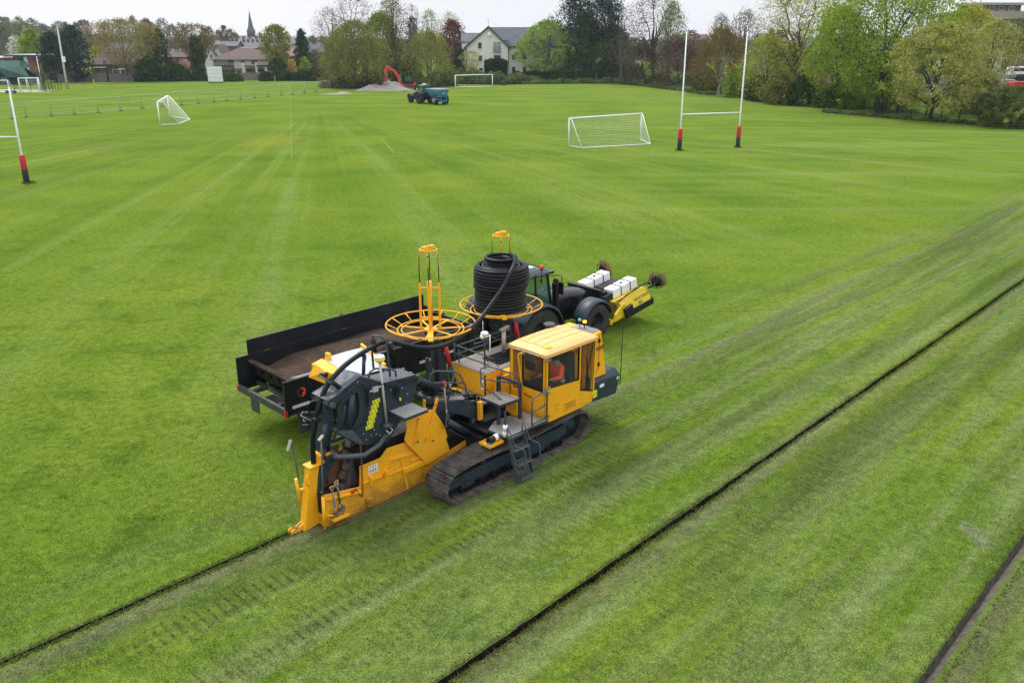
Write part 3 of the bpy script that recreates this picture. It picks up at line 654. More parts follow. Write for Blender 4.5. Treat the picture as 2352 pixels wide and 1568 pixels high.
# front bulkhead and masts beyond the cab
q = M(); q.hexa([(8.08, -1.40, 1.48), (8.62, -1.40, 1.48), (8.62, -.25, 1.48), (8.08, -.25, 1.48)], [(8.08, -1.40, 2.68), (8.42, -1.36, 2.68), (8.42, -.3, 2.68), (8.08, -.3, 2.68)])
BH = q.build('front_bulkhead', YEL, TR, bev=.015)
q = M(); q.tube([(8.16, -1.405, 1.62), (8.30, -1.402, 1.72), (8.30, -1.39, 2.6)], .005, 4); q.box(8.27, 8.32, -1.42, -1.39, 2.42, 2.52); q.box(8.27, 8.32, -1.42, -1.39, 1.78, 1.88); build_each(q, 'panel_latch', BLACK, BH, 0)
text('ROEK', .15, BH, (8.12, -1.408, 2.22), (R_(90), 0, 0), INK); text('MASTEN', .155, BH, (7.50, -1.02, 2.12), (R_(90), 0, 0), INK, font_shear=.2)
q = M(); q.box(7.48, 8.07, -1.01, -.99, 1.45, 2.55); q.build('inner_bulkhead', YEL, BH)
q = M(); q.box(8.1, 8.42, -1.3, -.6, 2.685, 2.70)
for i in range(14): q.box(8.12+(i % 7)*.045, 8.15+(i % 7)*.045, -1.25+(i//7)*.25, -1.05+(i//7)*.25, 2.70, 2.708)
q.build('tread_strip', STEEL, BH)
# grey weight box at the front
q = M(); q.hexa([(8.02, -1.43, .86), (9.05, -1.43, .80), (9.05, -.1, .80), (8.02, -.1, .86)], [(8.02, -1.45, 1.38), (9.18, -1.45, 1.32), (9.18, -.1, 1.32), (8.02, -.1, 1.38)])
q.hexa([(8.02, -1.45, 1.38), (9.18, -1.45, 1.32), (9.18, -.1, 1.32), (8.02, -.1, 1.38)], [(8.06, -1.28, 1.52), (9.12, -1.30, 1.50), (9.12, -.12, 1.50), (8.06, -.12, 1.52)])
WB = q.build('counterweight', SLATE, TR, bev=.02)
q = M()
for x, y in ((8.35, -1.15), (8.75, -.95)): q.box(x, x+.12, y, y+.06, 1.515, 1.55)
build_each(q, 'lifting_lug', BLACK, WB, .01)
q = M(); q.box(8.32, 8.5, -1.447, -1.442, 1.18, 1.27); q.build('paper_label', PLASTW, WB)
q = M(); q.m(0).box(9.0, 9.12, -1.456, -1.450, 1.20, 1.31); q.m(1).prism([(9.02, 1.22), (9.07, 1.22), (9.10, 1.29), (9.05, 1.29)], -1.46, -1.457); q.build('green_emblem', [paint('emblem_green', (.02, .22, .14), .5), PLASTW], WB)
sticker((8.03, -1.452, .98), .17, .20, WB)
q = M(); q.tube([(9.2, -1.25, .95), (9.42, -1.28, .93)], .012, 6); q.tube([(9.42, -1.28, .93), (9.44, -1.28, 2.55)], .012, 6); q.lathe([(0, 0), (.018, 0), (.018, .03), (0, .03)], (9.44, -1.28, 2.54), 'z', 8); q.build('marker_rod', BLACK, TR)
# beacons and aerials on the front bulkhead
def lamp(x, y, z, m, name): 
    q = M(); q.m(0).cyl((x, y, 2.7), (x, y, z-.02), .012, 6); q.m(0).lathe([(0, -.03), (.05, -.03), (.05, 0), (0, 0)], (x, y, z), 'z', 14); q.m(1).lathe([(.045, 0), (.05, .015), (.045, .05), (.02, .06), (0, .06)], (x, y, z), 'z', 14)
    return q.build(name, [BLACK, m], BH)
lamp(8.24, -.95, 2.86, BEACON, 'amber_beacon'); lamp(8.22, -.8, 2.88, paint('green_lens', (.01, .45, .22), .2), 'green_lamp')
q = M(); q.cyl((7.55, -.25, 2.5), (7.55, -.25, 2.78), .02); q.lathe([(0, -.03), (.09, -.03), (.16, 0), (.16, .03), (.1, .045), (0, .05)], (7.62, -.3, 2.80), 'z', 20); q.build('intake_cap', SLATEL, TR)
q = M(); q.cyl((6.9, .62, 1.96), (6.9, .62, 2.62), .055, 14); q.bar((6.78, .62, 2.64), (7.06, .6, 2.70), .12, .02); q.bar((6.82, .56, 2.62), (7.06, .56, 2.62), .02); q.build('exhaust_pipe', paint('exhaust_aluminium', (.42, .40, .37), .5, .5, damt=.3), TR)
def gps_mushroom(name, x, y, z0, z1, mastm, flip=False):
    q = M(); q.m(1).cyl((x, y, z0), (x, y, z1-.12), .022, 8); q.m(2).cyl((x, y, z1-.12), (x, y, z1-.05), .03, 8)
    q.m(0).lathe([(0, -.05), (.06, -.05), (.10, -.02), (.10, .01), (.07, .035), (0, .045)], (x, y, z1), 'z', 20)
    return q.build(name, [PLASTW, mastm, paint('gps_yellow', (.8, .6, .03), .5)], TR)
gps_mushroom('gps_antenna', 5.85, .25, 1.96, 2.88, SLATE)
q = M(); q.bar((5.85, .25, 2.35), (6.2, .5, 1.97), .02); q.bar((5.85, .25, 2.35), (6.15, .05, 1.97), .02); q.build('mast_stay', SLATE, TR)
q = M(); q.cyl((6.35, .80, 2.5), (6.5, .72, 2.55), .012); q.lathe([(0, -.06), (.07, -.06), (.08, -.03), (.07, .03), (0, .05)], (6.33, .8, 2.55), 'z', 16); q.tube([(6.33, .8, 2.6), (6.33, .8, 2.95)], .008, 5); q.cyl((6.5, .72, 1.95), (6.5, .72, 2.57), .015, 6); q.build('radio_antenna', PLASTW, TR)

# ---- platforms (perforated tread)
def platform(poly, z, name='tread_platform', th=.06, edge=SLATE):
    q = M(); c_ = np.mean(poly, 0)
    q.prism(poly, z-th, z, 'xy'); o = q.build(name, edge, TR, bev=.006)
    inner = [tuple(c_+(np.array(p)-c_)*.965) for p in poly]
    t_ = M(); t_.prism(inner, z+.001, z+.006, 'xy'); t_.build('tread_surface', PLATE, o); return o
platform([(4.70, -1.0), (4.73, -1.60), (6.10, -1.66), (6.10, -.82), (5.15, -.76)], 1.08)
platform([(5.06, -.42), (5.03, -1.08), (5.66, -1.14), (5.68, -.44)], 1.62)
platform([(4.72, .98), (4.78, -.25), (5.5, -.30), (5.62, -.05), (5.60, 1.5), (5.15, 1.5)], 1.33)
platform([(3.98, .84), (3.86, .12), (4.52, -.46), (4.70, -.16)], 1.74)
q = M(); q.box(2.40, 3.06, -.86, -.30, 2.02, 2.075); q.bar((2.5, -.28, 2.0), (2.5, -.5, 1.95), .04); q.bar((2.95, -.28, 2.0), (2.95, -.5, 1.95), .04); o = q.build('boom_step', SLATE, TR, bev=.008)
q = M(); q.m(1).box(2.42, 3.04, -.84, -.32, 2.078, 2.080)
for i in range(17): q.m(0).box(2.42+i*.0375, 2.432+i*.0375, -.84, -.32, 2.081, 2.094)
for i in range(14): q.m(0).box(2.42, 3.04, -.84+i*.0386, -.828+i*.0386, 2.081, 2.091)
q.build('step_grating', [paint('grating_grey', (.38, .37, .35), .6, damt=.3), BLACK], o)
# supports of the upper platform and toolbox gap
q = M(); q.box(5.60, 5.68, -.48, -.40, 1.0, 2.0); q.box(5.66, 5.74, -1.12, -1.06, .95, 2.0); q.box(5.06, 5.14, -1.0, -.94, 1.08, 1.57); q.bar((5.66, -.44, 2.0), (5.68, -1.1, 1.99), .06); q.build('platform_post', SLATE, TR, bev=.008)
q = M(); q.box(4.9, 5.0, -.55, -.45, 1.1, 1.57); q.box(5.62, 6.1, -.36, -.30, 1.35, 1.9); q.box(5.72, 5.9, -.95, -.6, 1.09, 1.5); build_each(q, 'side_panel', YELD, TR, .006)
# handrails
rail([[(5.67, -1.1, 1.62), (5.67, -1.1, 2.1), (5.66, -1.0, 2.2), (5.30, -.44, 2.35), (5.06, -.42, 2.35), (5.03, -.45, 2.25), (5.03, -.47, 1.95), (5.25, -.7, 1.72), (5.28, -.9, 1.62)], [(5.04, -.44, 2.12), (5.66, -.95, 1.95)]])
rail([[(5.55, -1.62, 1.10), (5.55, -1.62, 1.70), (5.62, -1.62, 1.80), (6.02, -1.62, 1.84), (6.08, -1.62, 1.78), (6.08, -1.62, 1.10)], [(5.55, -1.62, 1.44), (6.08, -1.62, 1.50)], [(5.55, -1.62, 1.14), (6.08, -1.62, 1.16)]])
rail([[(3.86, .08, 1.76), (3.93, .06, 2.40), (4.02, 0, 2.47), (4.36, -.28, 2.44), (4.46, -.36, 2.36), (4.70, -.28, 1.98), (4.70, -.3, 1.76)], [(4.37, -.28, 2.40), (4.2, -.2, 1.76)], [(3.91, .05, 2.2), (4.62, -.33, 2.1)], [(3.86, .08, 1.84), (4.62, -.42, 1.84)]])
q = M(); q.box(4.55, 4.62, .9, .98, 1.3, 2.4); q.build('rail_post', SLATE, TR, bev=.006)
# hydraulic rams and hoses lying on the deck
q = M(); rr = random.Random(9)
q.cyl((4.55, -.1, 1.45), (5.05, -.22, 1.40), .06); q.cyl((4.95, .12, 1.42), (5.3, .02, 1.42), .05); q.cyl((5.25, .2, 1.46), (5.02, .35, 1.42), .045); q.bar((5.15, -.22, 1.4), (5.45, .05, 1.38), .05); q.bar((4.8, -.24, 1.38), (5.2, -.26, 1.37), .05)
for i in range(14):
    a = Vector((rr.uniform(3.5, 4.0), rr.uniform(.0, .4), rr.uniform(1.95, 2.2))); b = Vector((rr.uniform(4.8, 5.4), rr.uniform(-.1, .7), rr.uniform(1.35, 1.5))); mid = (a+b)/2+Vector((rr.uniform(-.1, .1), rr.uniform(-.1, .1), rr.uniform(-.15, .15)))
    q.tube([a*(1-t)**2+mid*2*t*(1-t)+b*t*t for t in np.linspace(0, 1, 9)], rr.choice((.012, .016, .02)), 6)
q.build('hydraulic_hose', BLACK, TR)
q = M()
for i in range(9): q.box(4.2+i*.07, 4.24+i*.07, .35+(i % 3)*.07, .4+(i % 3)*.07, 1.75, 1.83)
for i in range(8): q.cyl((4.75+i*.05, .35+(i % 2)*.12, 1.38), (4.77+i*.05, .5+(i % 2)*.12, 1.42), .02, 6)
q.build('hose_fitting', STEEL, TR)
q = M(); q.box(4.85, 5.35, .55, .85, 1.36, 1.44); q.build('deck_step', YEL, TR, bev=.01)
q = M(); q.cyl((3.25, .0, 2.56), (4.1, .0, 2.04), .085, 14); q.cyl((4.1, 0, 2.04), (4.75, 0, 1.6), .05, 10); q.cyl((3.12, .1, 2.62), (3.45, .1, 2.42), .05); q.cyl((3.3, .32, 2.5), (4.3, .3, 1.75), .075, 12); q.build('hydraulic_ram', SLATE, TR)
# ---- boom housing (the tall slate box over the digging chain)
DP = [(.92, 2.79), (1.21, 2.86), (1.33, 2.94), (1.52, 3.01), (1.72, 3.09), (1.98, 2.96), (2.34, 2.76), (2.64, 2.74), (3.20, 2.70), (3.30, 2.58), (3.18, 2.36), (3.10, 2.10), (2.90, 2.00), (2.70, 1.75), (2.35, 1.36), (1.75, 1.50), (1.52, 1.62), (1.10, 2.05), (1.16, 2.15), (1.46, 2.0), (1.62, 2.2), (1.68, 2.45), (1.64, 2.76), (1.35, 2.66), (1.16, 2.52), (1.06, 2.58), (.93, 2.64)]
q = M(); q.prism(DP, -.30, -.27); BO = q.build('boom_housing', SLATE, TR, bev=.006)
q = M(); q.prism(DP, .27, .30); q.build('boom_side_plate', SLATE, BO, bev=.006)
top = [p for p in DP[:10]]
q = M()
for a, b in zip(top[:-1], top[1:]):
    if a[0] < 1.9 or a[0] > 2.3: q.hexa([(a[0], -.268, a[1]-.02), (b[0], -.268, b[1]-.02), (b[0], .268, b[1]-.02), (a[0], .268, a[1]-.02)], [(a[0], -.268, a[1]-.003), (b[0], -.268, b[1]-.003), (b[0], .268, b[1]-.003), (a[0], .268, a[1]-.003)])
q.hexa([(1.98, -.268, 2.94), (2.34, -.268, 2.74), (2.34, .268, 2.74), (1.98, .268, 2.94)], [(1.98, -.268, 2.957), (2.34, -.268, 2.757), (2.34, .268, 2.757), (1.98, .268, 2.957)])
q.build('boom_top_plate', SLATEL, BO)
for y in (-.30, -.05, .22):
    q = M(); q.prism([(2.66, 2.72), (3.32, 2.66), (3.42, 2.56), (3.30, 2.48), (2.7, 2.5)], y, y+.07); q.cyl((3.32, y-.01, 2.58), (3.32, y+.08, 2.58), .05, 12); q.build('boom_lug', SLATEL, BO, bev=.008)
# recessed inner plate with the ram and shelf, seen through the side opening
q = M(); q.prism([(1.3, 2.72), (1.9, 2.9), (2.0, 1.6), (1.5, 1.62), (1.15, 2.05)], -.16, -.14); q.build('inner_plate', SLATEL, BO)
q = M(); q.cyl((1.52, -.28, 2.74), (1.35, -.28, 2.02), .07, 16); q.cyl((1.35, -.28, 2.1), (1.32, -.28, 1.92), .035, 10); q.tube([(1.30, -.33, 2.6), (1.22, -.34, 2.3), (1.14, -.33, 2.02)], .018, 6); q.build('lift_cylinder', SLATE, BO)
q = M(); q.prism([(1.02, 2.1), (1.40, 2.0), (1.62, 1.66), (1.55, 1.62), (1.08, 2.03)], -.42, -.12); q.build('cylinder_shelf', SLATEL, BO, bev=.006)
q = M(); q.cyl((1.01, -.34, 2.67), (1.01, .34, 2.67), .065, 16); q.build('hinge_pin', SLATEL, BO)
q = M()
for x, z in ((1.24, 2.72), (1.66, 2.98), (2.0, 1.78), (1.92, 1.68), (2.05, 1.66), (2.15, 1.60), (1.78, 1.62), (1.72, 1.78), (2.5, 2.55), (2.95, 2.32), (2.62, 1.95), (2.8, 2.5), (2.9, 2.12)): q.lathe([(0, -.012), (.018, -.01), (.02, 0)], (x, -.30, z), 'y', 8)
build_each(q, 'bolt_head', STEEL, BO, 0)
# stickers stepping down the near plate
for i in range(6): sticker((2.00-i*.042, -.302, 2.36-i*.105), .20, .092, BO, tilt=R_(-4))
sticker((4.05, -.31, 1.60), .30, .11, BO, tilt=R_(6))
q = M()
for pts in ([(1.10, -.33, 2.62), (1.2, -.36, 2.75), (1.5, -.37, 2.93), (1.7, -.37, 2.93), (1.8, -.36, 2.82), (1.84, -.35, 2.5), (1.80, -.35, 2.2), (1.70, -.36, 2.02), (1.5, -.36, 2.0), (1.38, -.34, 2.1)],
            [(1.86, -.34, 2.4), (1.86, -.36, 2.7), (2.0, -.36, 2.88), (2.2, -.36, 2.84), (2.45, -.36, 2.7), (2.62, -.36, 2.5), (2.72, -.34, 2.2)],
            [(1.84, -.34, 2.36), (1.84, -.36, 2.66), (1.98, -.38, 2.86), (2.25, -.38, 2.78), (2.42, -.38, 2.66)],
            [(1.30, -.34, 2.12), (1.1, -.36, 2.16), (.98, -.36, 2.05), (.92, -.34, 1.9)], [(1.10, -.33, 2.62), (1.12, -.34, 2.3), (1.0, -.34, 2.2)]): 
    q.tube(pts, .014, 6)
q.build('hydraulic_hose', BLACK, BO)
q = M(); q.box(1.98, 2.12, -.38, -.32, 2.66, 2.78); q.cyl((1.9, -.35, 2.70), (2.2, -.35, 2.74), .02); q.build('valve_block', paint('bare_aluminium', (.55, .55, .54), .4, .5, damt=.2), BO, bev=.005)
q = M(); q.m(0).box(2.58, 2.68, -.38, -.32, 2.38, 2.60, rot=Matrix.Rotation(R_(20), 3, 'Y')); q.m(1).box(2.66, 2.69, -.40, -.36, 2.27, 2.34); q.build('sensor_box', [BLACK, STICK], BO, bev=.006)
# conveyor discharging sideways into the trailer
q = M(); q.hexa([(1.95, .35, 2.45), (2.10, .35, 2.45), (2.45, 2.25, 2.28), (2.20, 2.25, 2.28)], [(1.90, .35, 2.72), (2.10, .35, 2.80), (2.42, 2.15, 2.66), (2.10, 2.1, 2.62)])
q.hexa([(2.0, 1.45, 2.34), (2.34, 1.45, 2.34), (2.48, 2.2, 2.30), (2.02, 2.15, 2.3)], [(1.98, 1.35, 2.66), (2.34, 1.35, 2.72), (2.44, 1.95, 2.70), (2.12, 2.0, 2.66)])
q.hexa([(2.95, .5, 2.62), (3.02, .5, 2.62), (3.62, 2.2, 2.45), (3.55, 2.2, 2.45)], [(2.95, .5, 2.80), (3.02, .5, 2.80), (3.62, 2.2, 2.72), (3.55, 2.2, 2.72)])
q.box(2.38, 2.46, 1.8, 1.95, 2.6, 2.86)
CV = q.build('side_conveyor', YEL, TR, bev=.012)
q = M(); nseg = 8; vs = []
for i in range(nseg+1):
    f = i/nseg; y = .38+1.65*f; z = 2.76-.06*f; vs += [(2.04+.36*f, y, z), (2.55+.50*f, y, z+.05*math.sin(math.pi*f)), (2.97+.5*f, y, z-.02)]
q.add(vs, [(i*3+j, i*3+j+1, i*3+j+4, i*3+j+3) for i in range(nseg) for j in range(2)], True); q.build('white_guard_sheet', paint('white_sheet', (.42, .43, .46), .45, damt=.15, var=.03), CV, fix=False)
q = M(); q.cyl((2.4, 2.05, 2.5), (3.5, 2.15, 2.5), .11, 16); q.build('conveyor_roller', RUBBER, CV)
# curved drag arm and lower frame at the back of the boom
q = M(); q.prism([(.93, 2.66), (1.13, 2.66), (1.14, 2.2), (1.02, 1.75), (.98, 1.2), (.78, .80), (.60, .72), (.66, 1.1), (.80, 1.7), (.90, 2.1), (.94, 2.3)], -.13, .13); AR = q.build('drag_arm', SLATE, TR, bev=.015)
q = M(); q.tube([(.90, -.40, 1.60), (1.0, -.46, 1.56), (1.55, -.52, 1.42), (2.0, -.46, 1.48), (2.24, -.34, 1.56), (2.35, -.34, 1.56)], .055, 10); q.tube([(.90, .40, 1.60), (1.0, .46, 1.56), (1.55, .52, 1.42), (2.0, .46, 1.48), (2.24, .34, 1.56)], .055, 10); q.build('push_bar', SLATEL, TR)
q = M(); q.cyl((.86, -.2, 2.28), (.80, -.2, 1.75), .06, 12); q.cyl((.80, -.2, 1.75), (.78, -.2, 1.5), .03, 8); q.cyl((.95, -.2, 1.35), (.95, .2, 1.35), .09, 14); q.box(.82, 1.1, -.2, .2, 1.38, 1.52); q.build('tilt_cylinder', SLATE, AR)
# digging chain with teeth
q = M()
for i in range(20):
    f = i/19; x = 1.62-.38*f; z = 1.55-1.5*f
    q.box(x-.05, x+.07, -.10, .10, z-.035, z+.035, rot=Matrix.Rotation(R_(-15), 3, 'Y'))
    if i % 3 == 0: q.prism([(x-.16, z-.06), (x-.05, z-.1), (x-.02, z+.04), (x-.10, z+.06)], -.12+.08*(i % 2), .04+.08*(i % 2))
q.box(1.4, 1.7, -.08, .08, .0, 1.5, rot=Matrix.Rotation(R_(14), 3, 'Y')); q.build('digging_chain', paint('worn_chain_steel', (.16, .14, .13), .5, .6, damt=.6), TR)
q = M(); q.prism([(1.5, 1.5), (2.4, 1.4), (3.6, 1.4), (3.7, 1.0), (3.3, .6), (1.7, .4)], -.22, .22); q.build('boom_core', BLACK, TR)
# ---- crumbing box: low yellow side plates
CB1 = [(.62, .02), (.55, .82), (.66, .78), (1.5, .62), (1.52, .38), (3.3, -.0+.03)]
PL = [(.58, .04), (.56, .80), (1.50, .63), (1.54, 1.10), (2.08, 1.10), (2.28, 1.26), (2.80, 1.22), (3.05, .95), (3.95, .52), (4.72, .66), (4.76, .54), (3.35, .22), (3.3, .03)]
q = M(); q.prism(PL, -.36, -.33); q.prism(PL, .33, .36)
q.box(.58, .62, -.33, .33, .04, .3); CB = q.build('crumbing_box', YELD, TR, bev=.006)
q = M()
q.box(.62, 1.52, -.40, -.361, .585, .615, rot=Matrix.Rotation(R_(10.5), 3, 'Y')); q.box(.66, 1.5, -.44, -.362, .60, .64, rot=Matrix.Rotation(R_(10.5), 3, 'Y'))
q.bar((1.55, -.385, .70), (2.06, -.385, .68), .05, .045); q.bar((2.06, -.385, .68), (2.30, -.385, .98), .05, .045); q.bar((2.30, -.385, .98), (2.95, -.385, .90), .05, .045)
q.bar((2.33, -.37, 1.0), (2.42, -.37, 1.24), .03, .05); q.bar((1.55, -.375, 1.09), (2.08, -.375, 1.09), .04, .03); q.bar((2.08, -.375, 1.09), (2.28, -.375, 1.25), .04, .03)
q.bar((2.62, -.375, .92), (2.78, -.375, .06), .02, .045); q.box(2.66, 3.35, -.42, -.361, .50, .62); q.box(2.9, 3.4, -.41, -.361, .72, .75)
for x in (1.72, 2.12): q.box(x, x+.10, -.47, -.362, .70, .80); q.box(x+.01, x+.05, -.45, -.362, .60, .70)
q.bar((1.55, -.375, .62), (3.2, -.375, .62), .03, .02)
q.build('stiffening_rib', YEL, CB, bev=.005)
q = M(); q.box(1.62, 1.78, -.455, -.362, .12, .30); q.box(1.65, 1.75, -.46, -.456, .16, .30); q.build('tool_pocket', YELD, CB, bev=.004)
q = M(); q.box(1.75, 1.99, -.366, -.362, .83, 1.02)
RB = q.build('instruction_plate', PLASTW, CB)
q = M()
for i in range(3): q.box(1.77+i*.07, 1.815+i*.07, -.369, -.367, .85, .94)
q.bar((1.77, -.368, .98), (1.95, -.368, .985), .002, .025); q.build('plate_print', paint('plate_print_grey', (.35, .3, .25), .6), RB)
sticker((1.06, -.366, .50), .20, .07, CB, m=YEL)
q = M(); q.box(1.22, 1.30, -.445, -.40, .60, .66); q.build('red_reflector', RED, CB)
q = M(); q.prism([(.62, .0), (3.35, -.01), (3.35, .06), (.62, .05)], -.375, -.362); q.box(.78, 1.1, -.46, -.362, .02, .06); q.build('skid_edge', RUST, CB)
q = M(); q.prism([(1.5, .5), (3.3, 1.05), (3.3, .95), (1.5, .4)], -.32, .32); q.box(.66, 1.5, -.3, .3, .50, .56); q.build('spoil_bed', SOILD, CB)
q = M(); q.prism([(1.05, 1.5), (1.42, 1.5), (1.36, .62), (1.1, .62)], .20, .22); q.build('rusty_inner_plate', RUST, CB)
q = M(); q.prism([(1.0, 1.0), (1.6, 1.3), (1.6, .6), (1.0, .6)], .30, .325); q.build('rusty_inner_plate', RUST, CB)
q = M(); q.prism([(3.3, .66), (3.3, .9), (4.5, .78), (4.72, .66), (4.76, .54), (4.0, .5)], -.30, .30); q.build('soil_tray', SOILD, CB)
# big yellow deflector plate with boss strips
DI = [(2.79, 1.80), (2.82, 1.84), (3.22, 1.78), (3.30, 1.90), (3.36, 1.90), (3.42, 1.82), (3.58, 1.78), (3.70, 1.58), (3.87, 1.30), (3.92, 1.14), (3.96, .98), (3.92, .92), (4.0, .70), (4.01, .61), (3.93, .58), (3.33, .49), (2.75, 1.24), (2.71, 1.33), (2.80, 1.58), (2.76, 1.68)]
q = M(); q.prism(DI, -.43, -.40); DF = q.build('deflector_plate', YELD, TR, bev=.006)
q = M(); q.bar((3.68, -.445, 2.05), (3.29, -.445, 1.12), .03, .07, up=(0, 1, 0)); q.bar((3.10, -.445, 1.74), (2.93, -.445, 1.18), .02, .07, up=(0, 1, 0)); q.bar((3.30, -.445, 2.12), (3.28, -.445, 1.9), .02, .07, up=(0, 1, 0)); build_each(q, 'boss_strip', YEL, DF, 0)
q = M()
for x, z in ((3.60, 1.90), (3.30, 1.15), (3.10, 1.72), (2.95, 1.20), (3.05, 1.18), (3.45, 1.5), (3.3, 2.06), (3.5, 1.05)): q.lathe([(0, -.02), (.022, -.018), (.026, 0)], (x, -.455, z), 'y', 8)
build_each(q, 'bolt_head', RUST, DF, 0)
# lift linkage between chassis and boom
q = M(); q.prism([(3.64, 1.93), (4.72, 1.62), (5.0, 1.36), (5.03, .98), (4.96, .78), (5.05, .46), (4.80, .70), (4.82, .84), (4.78, 1.16), (4.52, 1.30), (3.78, 1.70)], -.36, -.29); q.prism([(3.64, 1.93), (4.72, 1.62), (5.0, 1.36), (5.03, .98), (4.78, 1.16), (4.52, 1.30), (3.78, 1.70)], .29, .36)
q.box(3.3, 4.7, -.28, .28, 1.35, 1.6); q.cyl((3.55, -.36, 1.98), (3.55, .3, 1.98), .09, 16); q.lathe([(0, -.05), (.09, -.05), (.11, 0), (0, 0)], (4.88, -.36, 1.02), 'y', 14); LK = q.build('lift_linkage', SLATE, TR, bev=.01)
q = M(); q.cyl((3.95, -.42, 1.38), (4.62, -.42, .84), .085, 16); q.cyl((4.62, -.42, .84), (4.82, -.42, .68), .04, 10); q.tube([(3.95, -.5, 1.2), (4.3, -.52, .9), (4.6, -.5, .72)], .014, 6); q.cyl((4.9, -.42, .95), (5.3, -.9, 1.0), .02); q.build('lift_cylinder', SLATE, LK)
q = M(); q.lathe([(0, 0), (.12, 0), (.13, .05), (0, .05)], (4.97, -.5, .86), 'z', 12); q.build('grease_cup', paint('olive_cap', (.20, .19, .12), .7), LK)
# ---- laying boot at the very back
BT = [(-.05, .0), (-.04, .10), (.03, .13), (.10, .06), (.27, .14), (.30, .30), (.52, 1.40), (.72, 1.36), (.62, .60), (.58, .02), (.2, -.01)]
q = M(); q.prism([(.27, .14), (.30, .30), (.50, 1.36), (.74, 1.34), (.70, .62), (.60, .02), (.22, -.02)], -.10, .10); q.prism([(-.05, .0), (-.04, .09), (.03, .12), (.08, .08), (.28, .16), (.3, .0)], -.05, -.02); q.prism([(-.05, .0), (-.04, .09), (.03, .12), (.08, .08), (.28, .16), (.3, .0)], .05, .08)
q.box(.46, .78, -.14, .14, 1.36, 1.385); q.prism([(.60, .10), (.70, 1.60), (.80, 1.60), (.80, .3), (.72, .04)], -.09, .09); q.box(.72, .98, -.15, .15, 1.38, 1.58)
BTO = q.build('laying_boot', YEL, TR, bev=.012)
q = M(); q.tube([(.47, -.10, 1.25), (.38, -.11, 1.2), (.36, -.11, 1.05), (.42, -.11, .98)], .015, 6); q.cyl((.36, .16, .46), (.30, .16, 1.10), .035, 10); q.bar((.32, .1, .85), (.45, .05, .85), .05); q.cyl((.52, -.42, .05), (.54, -.42, .82), .035, 10); q.bar((.5, -.42, .35), (.66, -.36, .35), .04); q.tube([(.56, -.42, .35), (.66, -.5, .36), (.72, -.47, .30)], .018, 6); q.build('rod_socket', YEL, BTO)
q = M(); q.box(.74, .80, -.10, .10, .0, 1.3); q.box(.60, .66, -.3, .3, .02, .75); q.build('boot_slide', BLACK, BTO)
q = M(); q.box(.06, .24, -.045, .045, .06, .11); q.build('muddy_shoe', RUST, BTO)
# pipe guide rods with rollers
q = M()
q.tube([(.95, -.05, 2.40), (.74, -.10, 2.38), (.60, -.10, 2.40), (.52, -.05, 2.46), (.52, .12, 2.46), (.60, .16, 2.50), (.76, .14, 2.45), (.95, .05, 2.4)], .022, 8)
q.tube([(1.42, -.12, 2.86), (1.22, -.14, 2.98), (1.04, -.14, 3.14), (1.0, -.08, 3.20), (1.0, .12, 3.20), (1.1, .15, 3.14), (1.42, .12, 2.90)], .022, 8)
q.tube([(2.62, -.14, 2.78), (2.60, -.14, 3.3), (2.56, -.14, 3.62), (2.48, -.1, 3.72), (2.40, .08, 3.72), (2.38, .14, 3.6), (2.40, .14, 2.95)], .024, 8)
q.tube([(2.02, -.2, 2.95), (2.05, -.2, 3.06), (2.2, -.2, 3.10), (2.6, -.2, 2.98), (2.72, -.2, 2.9), (2.74, -.2, 2.76)], .022, 8)
q.build('pipe_guide', SLATEL, BO)
q = M()
for a, b in (((.62, -.12, 2.40), (.80, -.12, 2.36)), ((.60, .12, 2.48), (.66, .0, 2.5)), ((1.14, -.15, 3.10), (1.34, -.15, 2.88)), ((1.04, .1, 3.2), (1.1, -.04, 3.22)), ((2.62, -.2, 3.58), (2.66, -.18, 3.24)), ((2.38, .06, 3.66), (2.40, .06, 3.36)), ((.95, -.1, 1.9), (.94, -.1, 1.6))): q.cyl(a, b, .05, 12)
build_each(q, 'guide_roller', BLACK, BO, 0)
q = M(); q.cyl((2.10, .1, 2.9), (2.16, .12, 3.32), .04, 10); q.bar((2.05, .1, 3.36), (2.2, .14, 3.30), .06); q.tube([(2.1, .1, 3.35), (2.2, .1, 3.3), (2.18, .1, 3.2)], .01, 5); q.build('camera_mast', paint('blue_black_tube', (.02, .03, .08), .4), BO)
gps = M(); gps.m(1).cyl((2.30, -.36, 1.82), (2.20, -.36, 3.32), .028, 10); gps.m(3).lathe([(0, 0), (.11, 0), (.12, .03), (.03, .07)], (2.30, -.38, 1.80), 'z', 16); gps.m(2).lathe([(.02, -.10), (.05, -.1), (.12, -.04), (.12, -.01), (0, -.01)], (2.20, -.36, 3.38), 'z', 12); gps.m(0).lathe([(0, -.02), (.10, -.02), (.115, 0), (.10, .03), (0, .045)], (2.20, -.36, 3.40), 'z', 24)
gps.tube([(2.3, -.45, 1.80), (2.36, -.48, 1.72), (2.26, -.5, 1.66), (2.2, -.46, 1.75)], .008, 5); gps.build('gps_antenna', [PLASTW, paint('alloy_pole', (.50, .50, .48), .45, .3, damt=.3), paint('gps_yellow', (.8, .6, .03), .5), SLATEL], BO)
